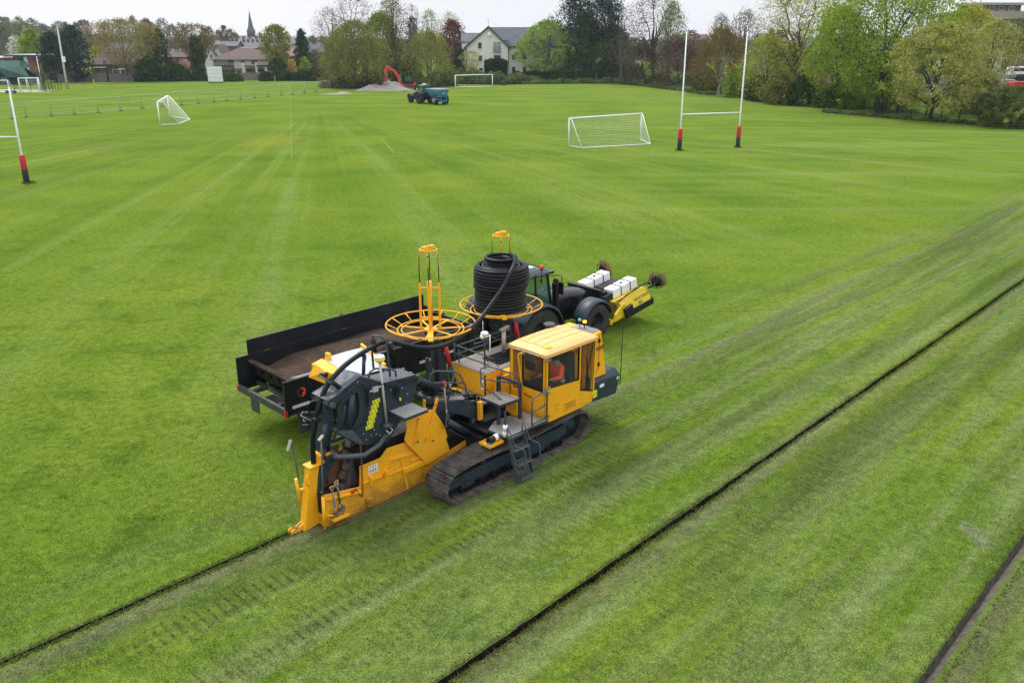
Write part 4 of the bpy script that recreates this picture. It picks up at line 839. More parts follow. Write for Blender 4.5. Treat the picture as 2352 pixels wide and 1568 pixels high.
# reel stalks on the far side
for i, (x, y) in enumerate(((5.10, 1.40), (7.60, 1.40))):
    q = M(); q.m(0).prism([(x+.02, 1.2), (x+.34, 1.2), (x+.12, 2.72), (x, 2.72)], y-.30, y-.26); q.m(0).prism([(x+.02, 1.2), (x+.34, 1.2), (x+.12, 2.72), (x, 2.72)], y-.10, y-.06); q.m(0).bar((x-.28, y-.2, 1.25), (x, y-.1, 2.62), .05); q.m(0).cyl((x+.06, y, 2.5), (x+.06, y, 2.84), .07, 14)
    q.m(1).cyl((x+.16, y-.36, 2.55), (x+.30, y-.36, 1.95), .055, 12); q.m(0).cyl((x+.30, y-.36, 1.95), (x+.44, y-.36, 1.32), .07, 12)
    q.m(0).box(x-.1, x+.5, y-.5, y+.05, 1.15, 1.25); q.build('reel_stalk', [SLATE, RED], TR)
# ladder
def ladder():
    X0_, W2 = 4.76, .50; yz = lambda f: (-1.63-.30*f, 1.06-1.0*f)
    q = M()
    for s in (0, 1):
        x0 = X0_+s*W2; ya, za = yz(0); yb, zb_ = yz(1); q.bar((x0, ya, za), (x0, yb, zb_), .11, .025, up=(1, 0, 0))
    q.box(X0_-.02, X0_+W2+.02, -1.66, -1.60, 1.0, 1.06); o = q.build('access_ladder', SLATEL, TR, bev=.004)
    for f in (.28, .62, .94):
        y, z = yz(f); r = M(); x0 = X0_+.015; w_ = W2-.03
        r.bar((x0, y-.11, z), (x0+w_, y-.11, z), .02, .035); r.bar((x0, y+.11, z), (x0+w_, y+.11, z), .02, .035)
        for k in range(10): r.bar((x0+.02+k*.05, y-.11, z), (x0+.02+k*.05, y+.11, z), .008, .02)
        for k in range(3): r.bar((x0, y-.055+k*.055, z), (x0+w_, y-.055+k*.055, z), .006, .018)
        r.build('ladder_step', paint('step_grating', (.10, .11, .12), .5, damt=.3), o)
    for dx in (0, W2):
        rail([[(X0_+dx-.03, -1.62, 1.34), (X0_+dx, -1.74, 1.10), (X0_+dx+.02, -1.80, .92), (X0_+dx+.10, -2.0, .86), (X0_+dx+.12, -2.04, .78), (X0_+dx+.09, -2.05, .25), (X0_+dx+.02, -1.95, .18)], [(X0_+dx-.03, -1.62, 1.34), (X0_+dx-.05, -1.62, 1.02)]], r=.016, parent=o)
ladder()
# trays and extras near the ladder
q = M(); q.box(4.30, 4.76, -1.48, -1.13, .90, .915); q.box(4.30, 4.76, -1.48, -1.465, .915, .965); q.box(4.30, 4.76, -1.145, -1.13, .915, .965); q.box(4.30, 4.315, -1.465, -1.145, .915, .965); q.box(4.745, 4.76, -1.465, -1.145, .915, .965); q.build('tool_tray', YEL, TR, bev=.004)
q = M(); q.cyl((4.74, -1.54, 1.06), (4.74, -1.54, 1.72), .016, 8); q.build('marker_stick', SLATE, TR)
# towing ring and frame badge on near track frame
q = M(); q.ring((3.55, -1.56, .42), .07, .014, 16, 'y'); q.build('lashing_ring', SLATE, TR)
def chain(pts, r=.008, s=.045):
    q = M(); P_ = [Vector(p) for p in pts]; d = [0]
    for a, b in zip(P_[:-1], P_[1:]): d.append(d[-1]+(b-a).length)
    N = int(d[-1]/s)
    for i in range(N):
        t = (i+.5)*s; k = max(j for j in range(len(d)) if d[j] <= t); k = min(k, len(P_)-2); f = (t-d[k])/(d[k+1]-d[k]); c_ = P_[k].lerp(P_[k+1], f); dr = (P_[k+1]-P_[k]).normalized(); x, y = perp(dr); sd_ = x if i % 2 else y
        q.tube([c_+dr*s*.62*math.cos(a)+sd_*s*.36*math.sin(a) for a in np.linspace(0, 2*math.pi, 9)[:-1]], r, 5, closed=True)
    return q
chain([(1.60, -.34, 1.62), (1.58, -.36, 1.40)]+[(1.56-.02*i/6, -.40, 1.40-.92*i/6) for i in range(7)]+[(1.50, -.42, .42), (1.42, -.42, .52), (1.36, -.42, .66), (1.2, -.42, .56)]).build('steel_chain', RUST, TR)
chain([(1.30, .1, 2.0), (1.28, .1, 1.6)]).build('steel_chain', RUST, TR)

# ================================================================ things carried by the trencher
def reel(name, label, c):
    t = thing(name, label, 'pipe reel', tw(*c), TA, 'yellow tubular pipe reels'); q = M()
    R1, R2, R3 = 1.10, .82, .72
    q.ring((0, 0, .14), R1, .017, 56); q.ring((0, 0, 0), R2, .015, 48); q.ring((0, 0, 0), R3, .013, 44)
    q.build('rim_ring', YEL, t)
    q = M()
    for k in range(14):
        a = 2*math.pi*(k+.3)/14; ca, sa = math.cos(a), math.sin(a); q.tube([(R2*ca, R2*sa, 0), (R1*ca, R1*sa, .14)], .014, 5)
    for k in range(7):
        a = 2*math.pi*(k+.3)/7; ca, sa = math.cos(a), math.sin(a); q.bar((.1*ca, .1*sa, 0), (R2*ca, R2*sa, 0), .045, .025)
    a = 2*math.pi*4.3/7+.14; q.bar((.1*math.cos(a), .1*math.sin(a), .01), (R1*math.cos(a), R1*math.sin(a), .06), .12, .03)
    q.build('spoke', YEL, t)
    q = M(); q.m(0).lathe([(0, -.04), (.16, -.04), (.16, .012), (.07, .02), (0, .02)], (0, 0, 0), 'z', 24, sm=False); q.m(1).lathe([(0, .05), (.05, .05), (.05, .09), (0, .1)], (0, 0, 0), 'z', 10); q.m(2).lathe([(0, -.12), (.16, -.12), (.16, -.05), (0, -.05)], (0, 0, 0), 'z', 20); q.build('hub', [YEL, STEEL, BLACK], t)
    q = M(); q.m(0).cyl((0, 0, .2), (0, 0, 1.22), .055, 14)
    for k in range(4):
        a = math.pi/4+k*math.pi/2; x, y = .235*math.cos(a), .235*math.sin(a)
        q.m(0).bar((x, y, 0), (x, y, 1.18), .042); q.m(0).bar((0, 0, 1.05), (x, y, 1.05), .035); q.m(0).bar((0, 0, .3), (x, y, .3), .035)
        q.m(1).tube([(x, y, 1.0), (x, y, 1.9)], .013, 6); q.m(0).tube([(x, y, 1.6), (x*1.02, y*1.02, 1.84), (x*.8, y*.8, 2.0)], .013, 6)
    q.build('mast_cage', [YEL, BLACK], t)
    q = M(); q.ring((0, 0, 2.0), .21, .014, 28); q.bar((-.2, -.02, 2.02), (.2, .02, 2.02), .10, .02); q.box(-.18, -.05, -.05, .05, 2.03, 2.09); q.box(.04, .17, -.05, .05, 2.03, 2.09); q.lathe([(0, 0), (.03, 0), (.03, .05), (.015, .08), (0, .08)], (0, 0, 2.03), 'z', 8); q.build('top_ring', YEL, t)
    return t
RC = (5.12, 1.40, 2.90); RD = (7.60, 1.40, 2.86)
reel('pipe_reel', 'empty yellow tubular pipe reel with bare mast above the black trailer', RC)
reel('pipe_reel', 'yellow tubular pipe reel buried under the tall coil of black pipe', RD)
# coil of drainage pipe, one continuous corrugated tube from coil to boot
def corr_pipe(ctrl, r, name, step=.02, amp=.10, parent=None):
    P_ = np.array([tuple(p) for p in ctrl]); d = np.r_[0, np.cumsum(np.linalg.norm(np.diff(P_, axis=0), axis=1))]
    s = np.arange(0, d[-1], step); pts = np.stack([np.interp(s, d, P_[:, k]) for k in range(3)], 1)
    n = 10; tan = np.gradient(pts, axis=0); tan /= np.linalg.norm(tan, axis=1)[:, None]
    up = np.array([0, 0, 1.]); x = np.cross(tan, up); bad = np.linalg.norm(x, axis=1) < .2
    xs = np.zeros_like(tan); cur = x[0] if not bad[0] else np.array([0, 1., 0])
    for i in range(len(tan)):
        cur = cur-tan[i]*np.dot(cur, tan[i]); cur /= np.linalg.norm(cur); xs[i] = cur
    ys = np.cross(tan, xs); rr = r*(1+amp*np.where(np.arange(len(s)) % 2, -.5, .5))
    a = 2*np.pi*np.arange(n)/n
    V = pts[:, None, :]+(xs[:, None, :]*np.cos(a)[None, :, None]+ys[:, None, :]*np.sin(a)[None, :, None])*rr[:, None, None]
    V = V.reshape(-1, 3); m = len(s); i = np.arange(m-1)[:, None]*n; j = np.arange(n)[None, :]
    F = np.stack([i+j, i+(j+1) % n, i+n+(j+1) % n, i+n+j], -1).reshape(-1, 4)
    return mesh_np(name, V, F, PIPE, parent, smooth=True)
PC = thing('drainage_pipe_coil', 'tall stack of coiled black corrugated drainage pipe on the farther yellow reel', 'pipe coil', tw(*RD), TA)
rp_ = random.Random(2); ctrl = []; z = .07; lay = 0
def loop(R, z0, z1, dx=0, dy=0, n=40, a0=0.):
    for i in range(n):
        a = a0+2*math.pi*i/n; f = i/n; ctrl.append((dx+R*math.cos(a), dy+R*math.sin(a), z0+(z1-z0)*f))
for k in range(7): loop(.655-.004*k+rp_.uniform(-.01, .01), .05+k*.080, .05+(k+1)*.080, -.02, .01)
for k in range(7): loop(.69-(.03 if k == 6 else 0)+rp_.uniform(-.014, .014), .63+k*.080, .63+(k+1)*.080, .015+rp_.uniform(-.02, .02)-(.03 if k < 1 else 0), rp_.uniform(-.02, .02))
loop(.61, 1.20, 1.19); loop(.48, 1.19, 1.19); loop(.37, 1.18, 1.24); loop(.34, 1.25, 1.31); loop(.345, 1.31, 1.385); loop(.40, 1.40, 1.41, n=38)
iv = Matrix.Translation(Vector((-RD[0], -RD[1], -RD[2])))
cc = corr_pipe(ctrl, .046, 'coiled_pipe', parent=PC)
q = M(); ctrl_in = []
for k in range(3): q.ring((0, 0, .2+k*.3), .52, .07, 40)
q.build('inner_pipe_turns', PIPE, PC)
# run down from the coil, under the empty reel, up over the boom and down to the boot (given in the trencher frame)
def bez(P_, n=80):
    P_ = [Vector(p) for p in P_]; out_ = []
    for i in range(len(P_)-1):
        p0 = P_[max(0, i-1)]; p1 = P_[i]; p2 = P_[i+1]; p3 = P_[min(len(P_)-1, i+2)]
        for t in np.linspace(0, 1, n//(len(P_)-1), endpoint=False):
            out_.append(.5*((2*p1)+(-p0+p2)*t+(2*p0-5*p1+4*p2-p3)*t*t+(-p0+3*p1-3*p2+p3)*t**3))
    return out_+[P_[-1]]
run = bez([(7.99, 1.45, 4.27), (7.90, 1.20, 4.29), (7.55, .86, 4.24), (7.20, .66, 4.08), (6.92, .62, 3.80), (6.49, .60, 3.45), (6.07, .55, 3.19), (5.69, .45, 3.07), (5.2, .35, 2.96), (4.7, .25, 2.92), (4.14, .15, 2.98), (3.62, .08, 3.13), (3.1, 0, 3.36), (2.72, 0, 3.52), (2.45, 0, 3.53), (2.05, 0, 3.45), (1.63, 0, 3.31), (1.28, 0, 3.11), (1.06, 0, 2.90), (.86, 0, 2.52), (.71, 0, 2.05), (.66, 0, 1.7), (.645, 0, 1.36)], 440)
corr_pipe([tuple(iv @ p) for p in run], .055, 'pipe_run', step=.022, parent=PC)
q = M(); q.cyl((.50, .28, 1.25), (.42, .36, 1.28), .052, 12); q.build('white_coupler', PLASTW, PC)
# ---- people ---------------------------------------------------------------
def person(label, loc, rz, J, vest, group=None, cap=DARKCLOTH, trousers=DARKCLOTH):
    """J: joint name -> local position; one continuous skinned body, clothing and hair as children"""
    t = thing('person', label, 'person', loc, rz, group)
    names = list(J); idx = {n: i for i, n in enumerate(names)}
    E = [('pelvis', 'waist'), ('waist', 'chest'), ('chest', 'neck'), ('neck', 'head'), ('head', 'crown')]; RAD = dict(pelvis=.15, waist=.145, chest=.165, neck=.062, head=.098, crown=.085)
    for s in 'LR':
        E += [('chest', 'sh'+s), ('sh'+s, 'el'+s), ('el'+s, 'wr'+s), ('wr'+s, 'pa'+s), ('pelvis', 'hi'+s), ('hi'+s, 'kn'+s), ('kn'+s, 'an'+s), ('an'+s, 'to'+s)]
        RAD.update({'sh'+s: .075, 'el'+s: .046, 'wr'+s: .031, 'pa'+s: .036, 'hi'+s: .10, 'kn'+s: .066, 'an'+s: .045, 'to'+s: .04})
    V = [Vector(J[n]) for n in names]; R2 = [RAD[n] for n in names]; ED = [(idx[a], idx[b]) for a, b in E]
    for s in 'LR':                                                # four fingers and a thumb off each palm
        pa = Vector(J['pa'+s]); wr = Vector(J['wr'+s]); d = (pa-wr).normalized(); x, y = perp(d)
        for k in range(4):
            o = x*(-.03+.02*k); b = pa+o+d*.02; m1 = b+d*(.035-.004*abs(k-1.4))+Vector((0, 0, -.010)); m2 = m1+d*.012+Vector((0, 0, -.03))
            n0 = len(V); V += [b, m1, m2]; R2 += [.011, .009, .008]; ED += [(idx['pa'+s], n0), (n0, n0+1), (n0+1, n0+2)]
        b = wr+d*.03+x*.035; n0 = len(V); V += [b, b+d*.03+x*.012+Vector((0, 0, -.012))]; R2 += [.012, .009]; ED += [(idx['wr'+s], n0), (n0, n0+1)]
    me = bpy.data.meshes.new('body'); me.from_pydata(V, ED, []); me.materials.append(SKIN)
    o = bpy.data.objects.new('body', me); COL.objects.link(o); o.parent = t
    m = o.modifiers.new('skin', 'SKIN'); o.modifiers.new('sub', 'SUBSURF').levels = 1; o.modifiers['sub'].render_levels = 2
    for i, r in enumerate(R2): me.skin_vertices[0].data[i].radius = (r, r)
    me.skin_vertices[0].data[idx['pelvis']].use_root = True
    def garment(name, edges, grow, mat_):
        ns = sorted({n for e in edges for n in e}); ix = {n: i for i, n in enumerate(ns)}
        g = bpy.data.meshes.new(name); g.from_pydata([J[n] for n in ns], [(ix[a], ix[b]) for a, b in edges], []); g.materials.append(mat_)
        ob = bpy.data.objects.new(name, g); COL.objects.link(ob); ob.parent = t; ob.modifiers.new('skin', 'SKIN'); ob.modifiers.new('sub', 'SUBSURF').levels = 1
        for n in ns: g.skin_vertices[0].data[ix[n]].radius = (RAD[n]+grow,)*2
    garment('vest', [('pelvis', 'waist'), ('waist', 'chest'), ('chest', 'shL'), ('chest', 'shR'), ('shL', 'elL'), ('shR', 'elR'), ('elL', 'wrL'), ('elR', 'wrR')], .02, vest)
    garment('trousers', [('pelvis', 'hiL'), ('pelvis', 'hiR'), ('hiL', 'knL'), ('hiR', 'knR'), ('knL', 'anL'), ('knR', 'anR'), ('anL', 'toL'), ('anR', 'toR')], .018, trousers)
    hd = Vector(J['head']); up = (Vector(J['crown'])-hd).normalized(); q = M()
    q.lathe([(.10, -.07), (.122, -.02), (.124, .03), (.11, .09), (.075, .135), (0, .155)], hd, 'z', 18); q.build('hair', cap, t)
    f = M(); fw = Vector((1, 0, 0)); c_ = hd+fw*.095+Vector((0, 0, -.005))
    f.m(0).lathe([(0, 0), (.014, .012), (.018, .035), (.008, .06)], c_+Vector((-.004, 0, -.035)), 'z', 8)
    for sy in (-1, 1): f.m(1).lathe([(0, -.006), (.012, -.003), (.012, .004), (0, .006)], c_+Vector((0, sy*.034, .02)), 'x', 8); f.m(0).lathe([(0, -.02), (.02, 0), (0, .028)], hd+Vector((0, sy*.1, -.01)), 'z', 8)
    f.m(2).box(c_.x-.004, c_.x+.006, c_.y-.022, c_.y+.022, c_.z-.058, c_.z-.050); f.build('face', [SKIN, INK, paint('lips', (.4, .16, .13), .6)], t)
    q = M(); p0 = Vector(J['pelvis']).lerp(Vector(J['waist']), .25); q.lathe([(.178, -.03), (.182, 0), (.178, .03)], p0, 'z', 20); q.build('reflective_band', REFL, t)
    return t
SIT = dict(pelvis=(0, 0, 0), waist=(.03, 0, .2), chest=(.08, 0, .42), neck=(.12, 0, .58), head=(.15, 0, .70), crown=(.155, 0, .79))
for s, k in (('L', 1), ('R', -1)):
    SIT.update({'sh'+s: (.09, .19*k, .46), 'el'+s: (.22, .24*k, .22), 'wr'+s: (.46, .20*k, .24), 'pa'+s: (.53, .19*k, .25), 'hi'+s: (.06, .10*k, -.02), 'kn'+s: (.48, .13*k, 0), 'an'+s: (.52, .12*k, -.40), 'to'+s: (.66, .13*k, -.44)})
person('operator in orange high visibility vest seated at the controls inside the yellow cab', tw(7.22, -.98, 1.56), TA+math.pi, SIT, ORANGE)

# things resting on the trencher
def spade(name, label, p, q_, blade_m, shaft_m, grip_m, d_=Vector((0, 0, -1)), bw=.2, bl=.30, face=(0, -1, 0), group=None):
    t = thing(name, label, 'shovel' if name == 'shovel' else 'spade', TR.matrix_basis @ Vector((0, 0, 0)), TA, group)
    p = Vector(p); q_ = Vector(q_); d = (q_-p).normalized(); side = d.cross(Vector(face)).normalized(); f = side.cross(d)
    a = M(); a.tube([p+d*.13, q_], .016, 8); a.build('shaft', shaft_m, t)
    a = M(); a.tube([p-side*.055, p+side*.055], .016, 8); a.tube([p-side*.05, p+d*.13], .012, 6); a.tube([p+side*.05, p+d*.13], .012, 6); a.build('handle', grip_m, t)
    a = M(); n = 7; vs = []
    for i in range(n+1):
        fr = i/n
        for j in (-1, -.5, 0, .5, 1): w_ = bw/2*(1-.55*max(0, fr-.62)/.38*abs(j)); vs.append(q_+d*(bl*fr*(1-.12*abs(j) if fr > .8 else 1))+side*w_*j+f*(.03*(j*j)-.01-.04*math.sin(fr*1.5)))
    back = [v-f*.004 for v in vs]; N = len(vs)
    a.add(vs+back, [(i*5+j, i*5+j+1, i*5+j+6, i*5+j+5) for i in range(n) for j in range(4)]+[(N+i*5+j, N+i*5+j+5, N+i*5+j+6, N+i*5+j+1) for i in range(n) for j in range(4)], True)
    a.cyl(q_-d*.14, q_+d*.03, .02, 8); a.build('blade', blade_m, t); return t
spade('shovel', 'square steel shovel with red handle hooked on the rail above the yellow deflector plate', (3.84, -.50, 2.40), (3.90, -.50, 1.56), paint('shovel_steel', (.30, .30, .28), .4, .7, damt=.3), WOOD, RED, bw=.26, bl=.34, face=(.5, -.85, .1))
spade('spade', 'blue shafted spade standing in the pocket of the yellow crumbing box', (.74, -.46, .98), (.80, -.44, .32), STEEL, paint('spade_blue', (.04, .17, .30), .5), WOOD, bw=.16, bl=.22, group='hand tools in the holder of the crumbing box')
spade('spade', 'dark grey spade beside the blue one in the tool holder', (.86, -.46, 1.0), (.92, -.45, .36), STEEL, SLATE, WOOD, bw=.16, bl=.22, group='hand tools in the holder of the crumbing box')
spade('spade', 'second grey spade with steel shaft, nearest the trencher tracks in the tool holder', (.90, -.40, 1.02), (.99, -.40, .38), STEEL, STEEL, WOOD, bw=.15, bl=.2, group='hand tools in the holder of the crumbing box')
q = M(); q.box(.70, 1.08, -.52, -.38, .17, .20); q.bar((.70, -.52, .22), (1.08, -.52, .22), .02, .05); q.build('tool_holder', YEL, CB, bev=.004)
def rod(label, pts, head, name='levelling_rod'):
    t = thing(name, label, 'tool', TO, TA, 'rods standing in the sockets at the back')
    a = M(); a.tube(pts, .017, 8); a.build('shaft', paint('weathered_rod', (.12, .12, .11), .6, damt=.5), t)
    a = M(); a.bar(head[0], head[1], .075, .025); a.build('blade', paint('tool_head', (.38, .33, .28), .6, damt=.4), t)
rod('bent grey hooked rod with pale head standing in the yellow socket behind the boot', [(.36, .16, 1.08), (.32, .14, 1.5), (.26, .12, 1.92), (.22, .1, 2.03)], ((.23, .1, 2.03), (.14, .1, 1.82)))
rod('straight thin rod with small pale head beside the black pipe', [(.54, -.42, .80), (.58, -.42, 1.5), (.61, -.42, 2.10)], ((.55, -.42, 2.08), (.66, -.42, 2.16)))
def tubecase(label, a, b, r, open_end, grp=None, name='pipe_offcut'):
    t = thing(name, label, 'pipe', TO, TA, grp); q = M(); a = Vector(a); b = Vector(b); d = (b-a).normalized(); m = a.lerp(b, .5)
    q.cyl(m, b, r, 20); q.build('white_half', PLASTW, t); q = M(); x, y = perp(d); ring1 = [a+(x*math.cos(u)+y*math.sin(u))*r for u in np.linspace(0, 2*math.pi, 20, endpoint=False)]; ring2 = [m+(x*math.cos(u)+y*math.sin(u))*(r*1.01) for u in np.linspace(0, 2*math.pi, 20, endpoint=False)]
    r3 = [a+(x*math.cos(u)+y*math.sin(u))*(r*.9) for u in np.linspace(0, 2*math.pi, 20, endpoint=False)]; r4 = [m+(x*math.cos(u)+y*math.sin(u))*(r*.9) for u in np.linspace(0, 2*math.pi, 20, endpoint=False)]
    q.add(ring1+ring2+r3+r4, [(i, (i+1) % 20, 20+(i+1) % 20, 20+i) for i in range(20)]+[(40+i, 60+i, 60+(i+1) % 20, 40+(i+1) % 20) for i in range(20)]+[(i, 40+i, 40+(i+1) % 20, (i+1) % 20) for i in range(20)], True)
    q.build('black_half', BLACK, t); return t
tubecase('short black and white pipe piece lying in the yellow tray above the near track', (4.42, -1.31, .995), (4.78, -1.29, 1.01), .075, True)
q = M(); q.lathe([(.035, 0), (.055, 0), (.055, .13), (.035, .13)], (0, 0, 0), 'z', 16); q.lathe([(.035, .145), (.055, .145), (.055, .27), (0, .27)], (0, 0, 0), 'z', 16)
o = q.build('marker_tube', PLASTW); o.location = tw(4.74, -1.54, 1.085); tag(o, 'upright white plastic tube on the stick at the platform corner', 'tube')
q = M()
for i in range(5): q.cyl((0, -.03+i*.015, .01+.01*(i % 2)), (.26, -.02+i*.012, .03), .008, 6)
o = q.build('blue_rods', paint('cyan_plastic', (.02, .35, .5), .4)); o.location = tw(4.33, -1.33, .918); o.rotation_euler = (0, 0, TA); tag(o, 'bundle of thin blue rods poking out of the black pipe piece', 'rods')

# ================================================================ black trailer
HA = R_(45.3)
TL = thing('tipping_trailer', 'long black high sided tipping trailer half full of brown soil', 'trailer', (-5.5, 19.0, 0), HA)
Lt = 6.25
TRB = paint('scuffed_black_sides', (.009, .011, .014), .42, damt=.55, var=.2, dirt=(.055, .06, .066), dscale=1.1, spec=.3)
q = M()
q.box(.0, Lt, 0, .05, .92, 1.84); q.box(0, Lt, -.03, .0, 1.78, 1.84); q.box(-.03, .06, -.02, .06, .9, 1.84)
for x in (.62, 1.5, 2.4, 3.3, 4.2, 5.1, 6.0): q.box(x, x+.07, -.035, 0, 1.12, 1.78)
q.build('near_side', TRB, TL, bev=.008)
q = M(); q.box(.0, Lt, 2.35, 2.40, .92, 1.84); q.box(.36, 6.33, 2.37, 2.41, 1.845, 2.24); q.box(.36, 6.33, 2.36, 2.42, 2.225, 2.245); FS = q.build('far_side', TRB, TL, bev=.006)
q = M()
for x in (.80, 3.25, 5.55): q.tube([(x, 2.345, 1.80), (x, 2.31, 1.86), (x+.13, 2.31, 1.87), (x+.14, 2.345, 1.80)], .014, 6)
q.tube([(3.28, 2.39, 2.245), (3.30, 2.39, 2.31), (3.38, 2.39, 2.245)], .015, 6); build_each(q, 'board_bracket', RUST, FS, 0)
q = M(); q.box(Lt-.05, Lt, .05, 2.35, .92, 1.84); q.hexa([(Lt-.02, 2.30, 1.84), (Lt+.85, 2.30, 1.38), (Lt+.90, 2.30, 1.44), (Lt+.05, 2.30, 1.92)], [(Lt-.02, 2.38, 1.84), (Lt+.85, 2.38, 1.38), (Lt+.90, 2.38, 1.44), (Lt+.05, 2.38, 1.92)])
q.build('headboard', TRB, TL, bev=.006)
q = M(); q.hexa([(.52, .05, 1.28), (Lt-.05, .05, 1.28), (Lt-.05, 2.35, 1.28), (.52, 2.35, 1.28)], [(.38, .05, 1.34), (Lt-.05, .05, 1.34), (Lt-.05, 2.35, 1.34), (.38, 2.35, 1.34)])
q.box(.30, .42, .05, 2.35, 1.62, 1.70); q.box(.42, .50, .05, 2.35, 1.30, 1.66)
for y in np.linspace(.2, 2.2, 6): q.bar((.34, y, 1.62), (.62, y, 1.05), .04, .05)
q.build('bed_floor', BLACK, TL, bev=.005)
q = M(); rr = random.Random(5)
for i in range(17): q.box(.27, .43, .08+i*.135, .08+i*.135+rr.uniform(.05, .11), 1.70, 1.715)
q.build('mud_on_lip', SOIL, TL)
PLATEW = paint('scraped_steel_liner', (.34, .34, .35), .35, .4, var=.2, damt=.75, dirt=(.05, .05, .05), dscale=4)
q = M(); q.hexa([(.45, .055, 1.31), (3.9, .055, 1.31), (3.9, .30, 1.31), (.45, .66, 1.31)], [(.45, .055, 1.825), (3.9, .055, 1.825), (3.9, .30, 1.72), (.45, .66, 1.62)]); q.hexa([(3.9, .055, 1.31), (5.9, .055, 1.31), (5.9, .22, 1.31), (3.9, .30, 1.31)], [(3.9, .055, 1.825), (5.9, .055, 1.825), (5.9, .22, 1.76), (3.9, .30, 1.72)]); q.build('side_liner', PLATEW, TL, fix=False)
# soil load: heaped height field
def soil_heap():
    nx_, ny_ = 150, 60; x = np.linspace(.50, 6.15, nx_); y = np.linspace(.06, 2.34, ny_); X, Y = np.meshgrid(x, y, indexing='ij'); r = np.random.default_rng(2)
    prof = np.interp(x, [.5, .75, 1.4, 2.4, 3.4, 4.4, 5.4, 6.15], [1.36, 1.50, 1.58, 1.66, 1.72, 1.74, 1.6, 1.45])[:, None]
    yc = 1.38+.22*np.sin(X*.9); Z = prof-.16*np.abs((Y-yc))**1.6-1.1*np.clip(.66-Y+.05*np.sin(X*2.2), 0, 1)-.03*np.sin(X*2.3+Y*3)
    for k in range(60):
        a, b, s, h = r.uniform(.6, 6), r.uniform(.2, 2.2), r.uniform(.04, .2), r.uniform(-.01, .03); Z += h*np.exp(-((X-a)**2+(Y-b)**2)/s**2)
    Z += r.normal(size=Z.shape)*.007; Z = np.maximum(Z, 1.30)
    V = np.stack([X, Y, Z], -1).reshape(-1, 3); i = np.arange(nx_-1)[:, None]*ny_; j = np.arange(ny_-1)[None]
    F = np.stack([i+j, i+ny_+j, i+ny_+j+1, i+j+1], -1).reshape(-1, 4)
    o = mesh_np('soil_load', V, F, SOIL, smooth=True); o.location = TL.location; o.rotation_euler = (0, 0, HA); tag(o, 'loose brown topsoil heaped inside the black trailer', 'soil')
soil_heap()
q = M(); q.box(-.03, .05, 0, 2.4, .92, 1.10); q.bar((.05, .55, 1.02), (1.6, .55, 1.02), .12, .10); q.bar((.05, 1.85, 1.02), (1.6, 1.85, 1.02), .12, .10); q.box(.5, .62, .0, 2.4, .95, 1.06); q.box(.1, .5, .9, 1.5, .90, .94); RBAR = q.build('rear_bumper', paint('worn_black_bar', (.04, .042, .045), .45, damt=.6, dirt=(.16, .16, .15)), TL, bev=.006)
q = M(); q.box(-.045, -.031, .0, .06, .93, 1.10); q.box(-.045, -.031, 2.34, 2.40, .93, 1.10); q.box(-.032, .0, -.032, -.028, .9, 1.1); build_each(q, 'red_reflector', RED, RBAR, 0)
q = M(); q.box(.9, Lt+1.2, .55, .67, .72, .95); q.box(.9, Lt+1.2, 1.73, 1.85, .72, .95); q.prism([(.55, .0+1.0), (1.8, 1.0), (1.8, .6), (.9, .6)], .5, 1.9); q.bar((Lt+1.1, 1.2, .8), (Lt+2.0, 1.2, .6), .25, .16); q.build('chassis_rail', BLACK, TL, bev=.01)
q = M()
for x0, x1, z in ((.14, .62, 1.16), (3.15, 3.62, 1.22), (2.55, 2.95, 1.05), (4.15, 4.6, 1.25), (5.0, 5.4, 1.28)): q.hexa([(x0, -.04, z-.06), (x1, -.04, z-.06), (x1, -.036, z-.06), (x0, -.036, z-.06)], [(x0, -.04, z+.02), (x1, -.04, z+.02), (x1, -.036, z+.02), (x0, -.036, z+.02)])
build_each(q, 'reflective_tape', REFL, TL, 0)
q = M(); q.tube([(.62, -.045, 1.14), (.9, -.045, 1.18)], .018, 6); q.box(.75, .82, -.06, -.04, 1.12, 1.2); build_each(q, 'side_latch', STEEL, TL, 0)
def gear(cx, cz, y, R, parent, name='gear_logo', ma=None, mb=None):
    q = M(); n = 12
    for half in (0, 1):
        for i in range(n//2):
            a0 = R_(90)-math.pi*half*-1-i*math.pi/(n/2) if not half else R_(90)+i*math.pi/(n/2); dlt = math.pi/(n/2)*(-1 if not half else 1)
            q.m(half); P0 = lambda r, a: (cx+r*math.cos(a), cz+r*math.sin(a))
            q.prism([P0(R*.62, a0), P0(R*.86, a0), P0(R*.86, a0+dlt), P0(R*.62, a0+dlt)], y-.004, y)
            q.prism([P0(R*.84, a0+dlt*.15), P0(R*1.02, a0+dlt*.2), P0(R*1.02, a0+dlt*.62), P0(R*.84, a0+dlt*.7)], y-.004, y)
    q.m(0).prism([(cx+R*.05, cz-R*.1), (cx+R*.35, cz-R*.42), (cx+R*.62, cz-R*.2), (cx+R*.4, cz+R*.05)], y-.004, y)
    return q.build(name, [ma, mb], parent)
ORG = paint('logo_orange', (.80, .07, .015), .5, damt=.1); DGR = paint('logo_dark', (.035, .037, .04), .6)
gear(.42, 1.47, -.037, .13, TL, ma=ORG, mb=DGR)
q = M(); q.prism([(.30, .88), (.64, .68), (.68, .30), (.48, .55)][::-1], .10, .13); q.box(.36, .70, .1, .12, .32, .86); FL = q.build('mud_flap', paint('grey_flap', (.04, .045, .05), .7, damt=.4), TL)
gear(.53, .66, .098, .065, FL, ma=ORG, mb=PLASTW); 
q = M()
for i in range(8): q.box(.445+i*.021, .460+i*.021, .096, .099, .525-i*.006, .550-i*.006-.006*(i % 3))
q.build('worn_lettering', PLASTW, FL)
